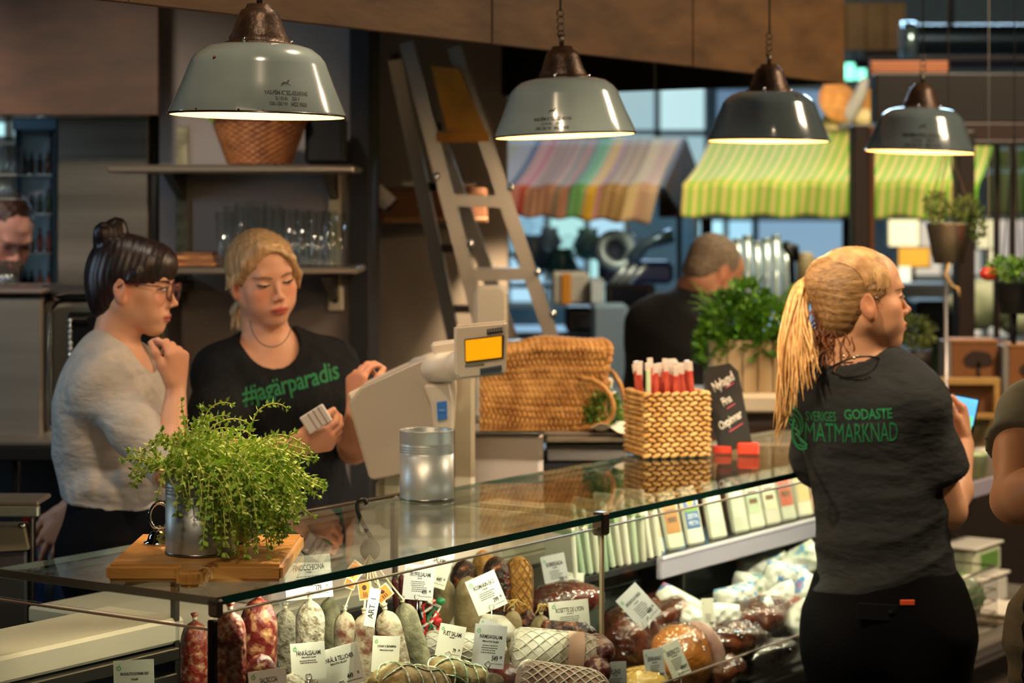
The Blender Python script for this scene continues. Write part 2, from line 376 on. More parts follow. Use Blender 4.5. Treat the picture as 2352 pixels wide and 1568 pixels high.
# ================================================================== people
def hframe(yaw, pitch=0, roll=0): return (Matrix.Rotation(math.radians(yaw), 3, 'Z') @ Matrix.Rotation(math.radians(pitch), 3, 'X') @ Matrix.Rotation(math.radians(roll), 3, 'Y'))
def add_head(S, c, R, s=.9, male=False, ears=True):
    def L(x, y, z): return Vector(c)+R @ (Vector((x, y, z))*s)
    def E(x, y, z, r, k=.01, op='u', rot=None): S.ell(L(x, y, z), [a*s for a in r], R if rot is None else R @ rot, k*s, op)
    def K(a, b, ra, rb, k=.01, op='u'): S.cap(L(*a), L(*b), ra*s, rb*s, k*s, op)
    E(0, -.014, .028, (.073, .092, .082)); E(0, .020, -.024, (.059, .066, .080), .03)
    E(0, .034, .040, (.056, .052, .052), .02)
    for q in (-1, 1):
        K((q*(.050 if male else .046), -.004, -.048), (q*.014, .060, -.092), .020, .016, .03)
        E(q*.038, .052, -.026, (.025, .024, .022), .02); E(q*.030, .052, -.056, (.026, .026, .026), .02)
    E(0, .066, -.094, (.020, .018, .016), .016)
    if male: K((-.045, .01, -.075), (.045, .01, -.075), .02, .02, .03); K((-.03, .085, .014), (.03, .085, .014), .012, .012, .015)
    K((-.034, .076, .020), (.034, .076, .020), .0085, .0085, .018)
    for q in (-1, 1): E(q*.032, .095, -.001, (.017, .012, .011), .012, 'sub')
    for q in (-1, 1): E(q*.031, .0735, -.002, (.0150, .0125, .0120), .004)
    nw = 1.15 if male else .9
    K((0, .081, .010), (0, .102, -.031), .0058*nw, .0074*nw, .008); E(0, .1045, -.0335, (.0085*nw, .009, .0075), .006)
    for q in (-1, 1): E(q*.0105*nw, .094, -.0385, (.0068, .0095, .0062), .006)
    E(0, .074, -.064, (.030, .018, .022), .016)
    E(0, .0915, -.0635, (.020, .0080, .0052), .004); E(0, .0905, -.0735, (.017, .0080, .0060), .004)
    K((-.018, .098, -.0685), (.018, .098, -.0685), .0018, .0018, .002, 'sub')
    if ears:
        for q in (-1, 1):
            er = Matrix.Rotation(math.radians(-q*18), 3, 'Z') @ Matrix.Rotation(math.radians(12), 3, 'X')
            E(q*.0745, -.010, -.012, (.0075, .0175, .031), .006, 'u', er)
            E(q*.083, -.008, -.006, (.0065, .0095, .018), .003, 'sub', er)
            E(q*.073, -.001, -.036, (.006, .009, .011), .006)
def add_hand(S, w, f, n, side, curl=(40, 40, 40, 40), spread=0, thumb=.6, s=1.0, tcurl=20):
    f = Vector(f).normalized(); n = Vector(n); n = (n-f*n.dot(f)).normalized(); t = f.cross(n)*(-side); w = Vector(w)   # side=1 right hand
    kn = []
    for x in (.028, .0095, -.009, -.026): kn.append(w+f*(.086-.25*abs(x-.009))*s+t*x*s+n*.002)
    for p in kn: S.cap(w+(p-w)*.12, p, .017*s, .0115*s, .012, flat=(tuple(n), .8))
    S.ell(w+f*.045*s, (.036*s, .05*s, .014*s), Matrix((t, f, n)).transposed(), .01)
    for i, ln in enumerate((.070, .079, .073, .056)):
        a = 0; p = kn[i]; c = curl[i]; d = f; off = t*math.sin(math.radians(spread*(1.5-i)))
        for j, fr in enumerate((.46, .30, .24)):
            a += math.radians(c*(.9, 1.0, .7)[j]); d = (f*math.cos(a)-n*math.sin(a)+off).normalized(); q = p+d*ln*fr*s
            S.cap(p, q, (.0088, .0078, .0072)[j]*s, (.0078, .0072, .0060)[j]*s, .003); p = q
    p = w+f*.022*s+t*.022*s; d = (f*.75+t*thumb-n*.25).normalized()
    for j, (ln, r0, r1) in enumerate(((.040, .0155, .0115), (.033, .0105, .0092), (.026, .0092, .0070))):
        q = p+d*ln*s; S.cap(p, q, r0*s, r1*s, .008); p = q; d = (d*math.cos(math.radians(tcurl))+(-n*.5-t*.6+f*.3).normalized()*math.sin(math.radians(tcurl))).normalized()
def foldfn(amp, k=(9, 9, 26), seed=0, sharp=1.0, zr=None):
    rs = np.random.RandomState(seed); A = rs.normal(0, 1, (5, 3))*np.array(k); B = rs.normal(0, 1, (5, 3))*6; ph = rs.uniform(0, 6, 5)
    def fn(V):
        o = 0
        for i in range(5): o = o+(1-np.abs(np.sin(V@A[i]+1.6*np.sin(V@B[i]+ph[i])+ph[i]))*1.6)/(1+.5*i)
        o = o*amp/1.8
        if zr: o = o*np.clip((zr[1]-V[:, 2])/(zr[1]-zr[0]), .25, 1)
        return o
    return fn
def torso(S, sp, inf=0, neck=True):
    f, r = Vector(sp['f']).normalized(), Vector(sp['r']).normalized(); up = r.cross(f).normalized(); M = Matrix((r, f, up)).transposed()
    g = sp.get('g', 1.0)
    for key, rad, h in (('chest', sp.get('rc', (.145, .095)), .155), ('waist', sp.get('rw', (.125, .090)), .15), ('hip', sp.get('rh', (.155, .110)), .14)):
        S.ell(sp[key], (rad[0]*g+inf, rad[1]*g+inf, h*g+inf), M, .07)
    S.cap(sp['chest'], sp['waist'], .085*g+inf, .08*g+inf, .06); S.cap(sp['waist'], sp['hip'], .08*g+inf, .09*g+inf, .06)
    nb = Vector(sp['neck'])
    for s_ in ('R', 'L'):
        sh = Vector(sp['sh'+s_]); S.cap(nb+Vector((0, 0, -.040)), sh, .036+inf, .040+inf, .05); S.cap(sh, Vector(sp['chest'])*.75+sh*.25, .044+inf, .075+inf, .05)
    if sp.get('bust'):
        for q in (-1, 1): S.ell(Vector(sp['chest'])+f*.065*g+r*q*.065+up*(-.01), (.055+inf, .050+inf, .055+inf), M, .03)
def add_body(S, sp):
    torso(S, sp); c, R = sp['head']; s = sp['hs']; add_head(S, c, R, s, sp.get('male', False))
    S.cap(Vector(c)+R @ Vector((0, -.026, -.055))*s, Vector(sp['neck']), .050*s*sp.get('nk', 1), .056*sp.get('nk', 1), .022)
    for s_ in ('R', 'L'):
        if 'el'+s_ not in sp: continue
        a, e, w_ = Vector(sp['sh'+s_]), Vector(sp['el'+s_]), Vector(sp['wr'+s_]); q = sp.get('arm', 1.0)
        S.cap(a, a.lerp(e, .45), .040*q, .044*q, .03); S.cap(a.lerp(e, .4), e, .044*q, .036*q, .03)
        S.cap(e, e.lerp(w_, .3), .036*q, .038*q, .012); S.cap(e.lerp(w_, .3), w_, .038*q, .024*q, .02)
        if 'hand'+s_ in sp: add_hand(S, w_, **sp['hand'+s_])
def skincol(sp, base=(.78, .53, .40), lips=(.62, .20, .17)):
    c, R = sp['head']; s = sp['hs']; Ri = np.array(R.transposed()); cc = np.array(c); b = np.array([lin(base)[:3]]); lp = np.array([lin(lips)[:3]])
    red = np.array([[1.0, .78, .74]])
    def fn(V):
        q = (V-cc)@Ri.T/s; x, y, z = q[:, 0], q[:, 1], q[:, 2]; C_ = np.tile(b, (len(V), 1))
        ch = np.exp(-(((np.abs(x)-.042)/.02)**2+((z+.030)/.02)**2))*(y > .02); ch += .8*np.exp(-((x/.014)**2+((z+.036)/.012)**2))*(y > .06)
        ch += .9*(np.abs(x) > .066)*(np.abs(z+.012) < .035)*(np.abs(y) < .035)
        C_ = C_*(1-(1-red)*np.clip(ch, 0, 1)[:, None]*.8)
        m = np.clip(1.6-(np.abs(x)/.023)**2-((z+.0685)/.0095)**2, 0, 1)*(y > .070); C_ = C_*(1-m[:, None])+lp*m[:, None]
        cr = np.exp(-((z+.0685)/.0016)**2)*(np.abs(x) < .021)*(y > .07); C_ *= (1-.6*cr)[:, None]
        hd = np.zeros(len(V))
        for k in ('R', 'L'):
            if 'hand'+k in sp and 'wr'+k in sp: hd += np.exp(-(np.linalg.norm(V-np.array(Vector(sp['wr'+k])+Vector(sp['hand'+k]['f']).normalized()*.09), axis=1)/.07)**2)
        C_ *= 1-(1-red)*np.clip(hd, 0, 1)[:, None]*.6
        return C_
    return fn
skin = mat('skin', 'ffffff', .48, attr='Col', sub=.12, spec=.35)
eye_w = mat('eye_white', 'c9bdb2', .25); iris = mat('iris_dark', '33352f', .2); 
def project(bvh, c, R, s, x, z, off=.001):
    o = Vector(c)+R @ (Vector((x, .3, z))*s); d = R @ Vector((0, -1, 0)); hit = bvh.ray_cast(o, d)
    return (hit[0]-d*off) if hit[0] else o+d*.2
def face_parts(body, me, org, sp, brow='5a4030', lash='1c1412', lid=.3, gaze=(0, -.3), lids=True):
    c, R = sp['head']; s = sp['hs']; bvh = BVHTree.FromPolygons([v.co+Vector(org) for v in me.vertices], [p.vertices[:] for p in me.polygons])
    bm_ = mat('brow_'+brow, brow, .8); lm = mat('lash_'+lash, lash, .6); org = Vector(org)
    for q in (-1, 1):
        x0 = q*.031; pc = project(bvh, c, R, s, x0, -.002, 0)
        g = G(); g.ell(pc-R @ Vector((0, .0042, 0))*s-org, (.0122*s, .0064*s, .0062*s*(1-lid*.5)), 16, 10, R); e = g.build('eye', eye_w, body)
        p2 = pc+R @ Vector((gaze[0]*.004, .0006, gaze[1]*.003))*s
        g = G(); g.ell(p2-R @ Vector((0, .0028, 0))*s-org, (.0054*s, .0047*s, .0054*s*(1-lid*.4)), 14, 8, R); g.build('iris', iris, e)
        pts = [project(bvh, c, R, s, x0+q*.0150*t, -.002+.0080*(1-t*t)*(1-lid)+.0010*t-.0006, .0008)-org for t in np.linspace(-1, 1.1, 9)]
        g = G(); g.tube(pts, [.0008]+[.0014+.0008*lid]*7+[.0008], 5); g.build('eyelash', lm, body)
        pts = [project(bvh, c, R, s, x0+q*.019*t, .0165+.004*(1-(t-.2)**2)-.002, .0008)-org for t in np.linspace(-1, 1.15, 9)]
        g = G(); g.tube(pts, [.0012, .0024, .0026, .0026, .0024, .0022, .0018, .0012, .0006], 6); g.build('eyebrow', bm_, body)
    return bvh
def wrap_text(s, size, m, parent, org, bvh, origin, right, up, dirv, sx=1.0, bold=0, off=.0016, name='lettering', shear=0, curve=0, me=None):
    """print on cloth: glyph meshes are cut small and laid on the cloth's surface"""
    me = me or textmesh(s, size, bold, sx, 'CENTER', shear); bm = bmesh.new(); bm.from_mesh(me)
    for _ in range(1):
        long = [e for e in bm.edges if e.calc_length() > size*.35]
        if long: bmesh.ops.subdivide_edges(bm, edges=long, cuts=2); bmesh.ops.triangulate(bm, faces=bm.faces[:])
    right = Vector(right).normalized(); up = Vector(up).normalized(); dirv = Vector(dirv).normalized()
    for v in bm.verts:
        o = Vector(origin)+right*v.co.x+up*(v.co.y+curve*v.co.x*v.co.x)-dirv*.5; h = bvh.ray_cast(o, dirv)
        v.co = ((h[0]-dirv*off) if h[0] else o+dirv*.5)-Vector(org)
    bm.to_mesh(me); bm.free(); me.materials.clear(); return link(name, me, m, parent)
def bvh_of(me, org): return BVHTree.FromPolygons([v.co+Vector(org) for v in me.vertices], [p.vertices[:] for p in me.polygons])
def legs(sp, parent, org, m, h=.008, d=None, spread=.09, fold=.003, foot=True, shoe='15120f', hipinf=.014, zmax=None, gain=1.0):
    f, r = Vector(sp['f']).normalized(), Vector(sp['r']).normalized(); hip = Vector(sp['hip']); flat = Vector((f.x, f.y, 0)).normalized(); rf = Vector((r.x, r.y, 0)).normalized()
    lo = (hip.x-.34, hip.y-.34, .0); hi = (hip.x+.34, hip.y+.34, hip.z+.2); S = SDF(h, lo, hi)
    up = r.cross(f).normalized(); M = Matrix((r, f, up)).transposed(); rh = sp.get('rh', (.155, .11))
    S.ell(hip, (rh[0]+hipinf, rh[1]+hipinf, .15), M, .05); S.cap(Vector(sp['waist']), hip, .085+hipinf, .1, .06)
    for q in (-1, 1):
        a = hip+rf*q*spread*.85+Vector((0, 0, -.06)); b = Vector((hip.x, hip.y, .48))+rf*q*spread+flat*.02; c = Vector((hip.x, hip.y, .09))+rf*q*spread*1.05-flat*.01
        S.ell(a-flat*.04, (.085*gain, .085*gain, .10), None, .05); S.cap(a, b, .092*gain, .062*gain, .04); S.cap(b, c, .062*gain, .048*gain, .02)
        if foot:
            g = G(); g.ell(c+flat*.06-Vector((0, 0, .05))-Vector(org), (.045, .13, .045), 16, 8, Matrix((rf, flat, Vector((0, 0, 1)))).transposed()); g.build('shoe', mat('shoe_leather', shoe, .5), parent)
    zt = zmax if zmax else hip.z+.10; S.halfspace((0, 0, zt), (0, 0, 1))
    me = S.mesh('trousers', org, disp=foldfn(fold, (10, 10, 14), 5)); return link('trousers', me, m, parent)
def box_around(pts, pad): 
    a = np.array([list(p) for p in pts]); return a.min(0)-pad, a.max(0)+pad
SKINS = {}
def make_person(sp, label, h=.003, base=(.78, .53, .40), lips=(.62, .20, .17), group=None, zlow=None):
    org = Vector((sp['hip'][0], sp['hip'][1], 0)); root = thing('person', label, 'person', org, group=group)
    pts = [sp[k] for k in sp if k in ('chest', 'waist', 'hip', 'shR', 'shL', 'elR', 'elL', 'wrR', 'wrL', 'neck')]
    pts += [Vector(sp['head'][0])+Vector((0, 0, .13)), Vector(sp['head'][0])+Vector((.1, .1, 0)), Vector(sp['head'][0])-Vector((.1, .1, 0))]
    for k in ('R', 'L'):
        if 'hand'+k in sp: pts.append(Vector(sp['wr'+k])+Vector(sp['hand'+k]['f']).normalized()*.17)
    lo, hi = box_around(pts, .07); lo[0] -= .06; lo[1] -= .06; hi[0] += .06; hi[1] += .06
    S = SDF(h, lo, hi); add_body(S, sp); me = S.mesh('body', org, color=skincol(sp, base, lips)); body = link('body', me, skin, root)
    return root, body, me, org
def shirt(sp, root, org, m, name='shirt', h=.005, inf=.012, hem=None, sleeveR=.55, sleeveL=.55, neck=(.070, .02, .0), fold=.003, fk=(9, 9, 26), seed=3, loose=.0, hemn=(0, 0, -1), extra=None, zr=None, longR=None, longL=None):
    pts = [sp[k] for k in ('chest', 'waist', 'hip', 'shR', 'shL', 'neck')]+[sp[k] for k in ('elR', 'elL') if k in sp]
    lo, hi = box_around(pts, .09); lo[0] -= .12; hi[0] += .12; lo[1] -= .12; hi[1] += .12
    S = SDF(h, lo, hi); torso(S, sp, inf); f = Vector(sp['f']).normalized()
    nb = Vector(sp['neck']); c = Vector(sp['head'][0]); ax = (c-nb).normalized()
    if extra: extra(S)
    S.cap(nb+ax*.02+f*neck[1], nb+ax*.16+f*(neck[1]), neck[0], neck[0]*1.25, .008, 'sub')
    S.ell(nb+f*neck[1]*1.2+Vector((0, 0, neck[2])), (neck[0]*.98,)*3, None, .008, 'sub')
    for s_, fr in (('R', sleeveR), ('L', sleeveL)):
        if 'el'+s_ not in sp or not fr: continue
        a, e = Vector(sp['sh'+s_]), Vector(sp['el'+s_]); ln = (e-a).length; d = (e-a).normalized(); q = sp.get('arm', 1.0)
        T = SDF(h, np.minimum(np.array(a), np.array(e))-.11, np.maximum(np.array(a), np.array(e))+.11)
        T.cap(a, a.lerp(e, .5), .040*q+inf, .045*q+inf+loose, .02); T.cap(a.lerp(e, .5), e+d*.02, .045*q+inf+loose, (.040 if fr > .8 else .048)*q+inf+loose, .02)
        T.halfspace(a+d*ln*fr, d)
        # merge the sleeve into the shirt grid
        i0 = [int(round((T.o[i]-S.o[i])/h)) for i in range(3)]; sl = []; tl = []
        for i in range(3):
            x0 = max(0, i0[i]); x1 = min(S.n[i], i0[i]+T.n[i]); sl.append(slice(x0, x1)); tl.append(slice(x0-i0[i], x1-i0[i]))
        A = S.D[tuple(sl)]; B = T.D[tuple(tl)]; k = .02; hh = np.clip(.5+.5*(A-B)/k, 0, 1); S.D[tuple(sl)] = A*(1-hh)+B*hh-k*hh*(1-hh)
    if hem is not None: S.halfspace(hem, hemn)
    me = S.mesh(name, org, disp=foldfn(fold, fk, seed, zr=zr)); o = link(name, me, m, root); return o, me
def strandhair(g, pts, r, n=5): g.tube(pts, r, n, cap=False)
def bez(a, b, c, d, n=12):
    out = []
    for i in range(n+1):
        t = i/n; out.append(a*(1-t)**3+b*3*t*(1-t)**2+c*3*t*t*(1-t)+d*t**3)
    return out
# ---------------------------------------------------------------- woman with dark bun and glasses
def person_bun():
    d = 4.6; s = .9; R = hframe(-96, -7, 0); c = P(306, 652, d)
    sp = dict(head=(c, R), hs=s, neck=P(262, 806, 4.6), chest=P(250, 925, 4.6), waist=P(270, 1075, 4.6), hip=P(296, 1210, 4.6), f=(.96, -.22, -.10), r=(-.22, -.96, 0),
              rc=(.150, .088), rw=(.120, .082), rh=(.150, .098), bust=1, nk=.92, arm=.86, g=.96,
              shR=P(238, 888, 4.46), elR=P(392, 1085, 4.34), wrR=P(404, 893, 4.42), shL=P(300, 868, 4.76), elL=P(236, 1060, 4.92), wrL=P(158, 1166, 4.86),
              handR=dict(f=(.02, 0, 1), n=(.80, -.55, .1), side=1, curl=(38, 52, 56, 60), thumb=.35, s=.86, tcurl=8),
              handL=dict(f=(-.42, 0, -.9), n=(-.1, -1, 0), side=-1, curl=(12, 16, 20, 26), spread=7, thumb=.55, s=.92))
    root, body, me, org = make_person(sp, 'person with dark bun, fringe and red-framed glasses in pale grey shirt, one hand raised', base='c9977a', lips='a85a50')
    face_parts(body, me, org, sp, brow='3a2520', lid=.25)
    cloth = mat('grey_jersey', 'b3aca5', .85, col2='aca59d', scale=30, bump=1.0, bscale=9, stretch=(1.2, 1.2, 2.4))
    def ex(S):
        # knotted cloth at the waist
        for i in range(5): S.cap(P(190+i*42, 1128-i*2, 4.47), P(215+i*40, 1118+7*math.sin(i*2), 4.46), .020, .026, .02)
        S.cap(P(195, 1150, 4.5), P(330, 1128, 4.47), .03, .026, .02)
    shirt(sp, root, org, cloth, h=.005, inf=.013, hem=P(230, 1163, 4.5), hemn=(-.10, 0, -1), sleeveR=1.0, sleeveL=1.0, neck=(.062, .035, .004), fold=.0085, fk=(8, 6, 20), seed=11, extra=ex)
    legs(sp, root, org, mat('black_denim', '090a0f', .9, spec=.12), d=4.6, zmax=P(0, 1120, 4.5).z)
    # hair
    def L(x, y, z): return c+R @ (Vector((x, y, z))*s)
    hm = mat('dark_hair', '140b0a', .42, col2='2a1512', scale=18, stretch=(6, 6, 1), spec=.5)
    H = SDF(.004, np.array(c)-.17, np.array(c)+.19)
    H.ell(L(0, -.018, .026), [.079*s, .100*s, .090*s], R, .01); H.ell(L(0, -.056, -.030), [.058*s, .050*s, .066*s], R, .03)
    H.ell(L(0, .045, .052), [.070*s, .055*s, .052*s], R, .02)                       # fringe
    for q in (-1, 1): H.cap(L(q*.073, .026, .030), L(q*.077, .004, -.002), .010*s, .004*s, .012)
    H.ell(L(0, .086, -.088), [.10*s, .075*s, .094*s], R, .004, 'sub')
    H.ell(L(0, .120, -.030), [.12*s, .050*s, .045*s], R, .004, 'sub')
    for q in (-1, 1): H.ell(L(q*.095, .012, -.036), [.045*s, .036*s, .046*s], R, .004, 'sub')
    H.ell(P(250, 548, 4.6), (.034, .032, .030), None, .012); H.ell(P(268, 526, 4.6), (.024, .026, .026), None, .01); H.ell(P(238, 535, 4.58), (.022, .02, .024), None, .01); H.cap(P(262, 565, 4.6), P(285, 590, 4.6), .022, .03, .02)
    hme = H.mesh('hair', org, disp=lambda V: .0006*np.sin(V[:, 0]*420+3*np.sin(V[:, 2]*40))); hair = link('hair', hme, hm, body)
    g = G()
    for i in range(46):            # single wisps of the fringe and the nape
        q = (i/45-.5)*2; a = L(q*.058, .070, .085-abs(q)*.01); b = L(q*.064, .088-.045*q*q, .018+random.uniform(-.004, .003))
        strandhair(g, bez(a-org, L(q*.062, .104-.04*q*q, .07)-org, L(q*.066, .104-.045*q*q, .04)-org, b-org, 6), [.0012]*6+[.0005])
    g.build('fringe_strands', hm, hair)
    # glasses
    fr = mat('red_acetate', '5a1a1c', .25, coat=.5); gl = thing_part = G()
    for q in (-1, 1):
        pts = [L(q*.032+.024*math.cos(a)*(1 if True else 1), .103-.006*abs(math.cos(a)), -.006+.020*math.sin(a)) - org for a in np.linspace(0, 2*PI, 25)]
        g = G(); g.tube(pts, .0018, 6, cap=False)
        g.tube([L(q*.056, .098, .006)-org, L(q*.070, .060, .006)-org, L(q*.078, .000, .004)-org, L(q*.078, -.014, -.008)-org], .0019, 6)
        if q == 1: g.tube([L(-.009, .102, -.001)-org, L(0, .106, .003)-org, L(.009, .102, -.001)-org], .0018, 6)
        g.build('glasses_frame', fr, body)
        g = G(); g.lathe([(.0005, 0), (.023*s, 0)], 20, L(q*.032, .103, -.006)-org, R @ rotm(90)); g.build('lens', MATS['lens_glass'], body)
    return sp
# ---------------------------------------------------------------- blonde woman facing the camera
def person_blonde():
    d = 4.9; s = .92; R = hframe(180+30, -9, 9); c = P(603, 634, d)
    sp = dict(head=(c, R), hs=s, neck=P(614, 782, 4.93), chest=P(632, 915, 4.95), waist=P(645, 1075, 4.95), hip=P(648, 1215, 4.95), f=(.22, -.97, 0), r=(-.97, -.22, 0),
              rc=(.150, .092), rw=(.130, .086), rh=(.155, .105), bust=1, nk=.98, arm=.92,
              shR=P(505, 858, 4.88), elR=P(492, 1062, 4.72), wrR=P(672, 1024, 4.48), shL=P(756, 842, 5.02), elL=P(812, 1030, 4.86), wrL=P(818, 946, 4.66),
              handR=dict(f=(.95, -.02, .22), n=(-.15, -.75, -.75), side=1, curl=(42, 46, 48, 50), thumb=.35, s=.92, tcurl=16),
              handL=dict(f=(.02, .12, 1), n=(-.7, -.6, 0), side=-1, curl=(40, 44, 48, 50), thumb=.5, s=.9))
    root, body, me, org = make_person(sp, 'person with blonde hair tied back in black t-shirt with green lettering on the chest', base='c89478', lips='a8504a')
    face_parts(body, me, org, sp, brow='7d5f46', lid=1.0, gaze=(-.2, -1))
    cloth = mat('black_jersey', '101216', .9, col2='15171a', scale=20, bump=.9, bscale=10, stretch=(2, 2, 1), spec=.2)
    so, sm = shirt(sp, root, org, cloth, h=.005, inf=.014, hem=P(650, 1235, 4.9), sleeveR=.80, sleeveL=.80, neck=(.066, .030, -.012), fold=.0065, fk=(12, 6, 7), seed=21, loose=.012)
    legs(sp, root, org, mat('black_denim', '090a0f', .9, spec=.12))
    bv = bvh_of(sm, org)
    gt = mat('green_shirt_print', '12653a', .8)
    wrap_text('#jag\u00e4rparadis', .0575, gt, so, org, bv, P(664, 884, 4.8), (1, .10, .25), (-.25, 0, 1), (0, 1, 0), sx=.72, bold=.012, name='printed_lettering')
    def L(x, y, z): return c+R @ (Vector((x, y, z))*s)
    hm = mat('blonde_hair', 'b5936a', .42, col2='8a6844', scale=26, lo=.35, hi=.7, stretch=(5, 5, 1), spec=.5)
    H = SDF(.004, np.array(c)-.18, np.array(c)+.17)
    H.ell(L(0, -.018, .026), [.081*s, .098*s, .090*s], R, .01); H.ell(L(0, -.05, -.03), [.064*s, .055*s, .06*s], R, .03)
    H.ell(L(0, .030, .058), [.066*s, .062*s, .046*s], R, .02)
    H.cap(L(.022, .070, .088), L(-.045, .076, .050), .012*s, .012*s, .012); H.cap(L(-.045, .076, .050), L(-.070, .058, .005), .012*s, .009*s, .012); H.cap(L(-.070, .058, .005), L(-.074, .045, -.035), .009*s, .004*s, .01)   # swept fringe
    H.cap(L(.028, .066, .088), L(.060, .050, .050), .012*s, .012*s, .015); H.cap(L(.060, .050, .050), L(.078, .022, .000), .012*s, .007*s, .012)
    H.ell(L(.004, .100, -.010), [.058*s, .056*s, .088*s], R, .004, 'sub')
    H.ell(L(0, .095, -.09), [.10*s, .085*s, .09*s], R, .004, 'sub')
    for q in (-1, 1): H.ell(L(q*.095, .006, -.032), [.034*s, .026*s, .036*s], R, .004, 'sub')
    H.chain([P(566, 690, 5.02), P(548, 716, 5.02), P(552, 742, 5.0)], [.024, .018, .008], .01)
    hme = H.mesh('hair', org, disp=lambda V: .0006*np.sin(V[:, 0]*400+4*np.sin(V[:, 2]*30))); hair = link('hair', hme, hm, body)
    g = G(); rs = random.Random(4)
    for i in range(130):
        if i < 60:
            q = rs.uniform(0, 1); a = L(.015-.02*q, .072, .096-.004*q); b = L(-.060-.016*q, .052-.02*q, -.030*rs.random())
            pts = bez(a, L(-.02-.02*q, .088-.01*q, .088), L(-.060-.008*q, .082-.01*q, .045), b, 8)
        elif i < 110:
            q = rs.uniform(0, 1); a = L(.02+.01*q, .070-.04*q, .098); b = L(.080, .00-.05*q, -.012-.02*q)
            pts = bez(a, L(.05, .070-.07*q, .098), L(.079, .045-.07*q, .05), b, 8)
        else:
            a = P(566, 690, 5.0); q = rs.uniform(-1, 1); pts = bez(a, P(550+q*14, 700, 5.0+q*.02), P(540+q*10, 730, 5.0), P(545+q*14, 752+rs.random()*12, 4.98), 7)
        strandhair(g, [p-org for p in pts], [.0015]*(len(pts)-1)+[.0006])
    g.build('hair_strands', mat('blonde_strands', 'd2b284', .38, col2='a5845a', scale=30), hair)
    g = G(); nk = P(612, 776, 4.86)
    g.tube(bez(P(574, 735, 4.86)-org, P(580, 812, 4.80)-org, P(662, 822, 4.80)-org, P(672, 738, 4.88)-org, 14), .0012, 5); g.build('necklace_cord', mat('thin_cord', '3a3c3a', .5), body)
    return sp
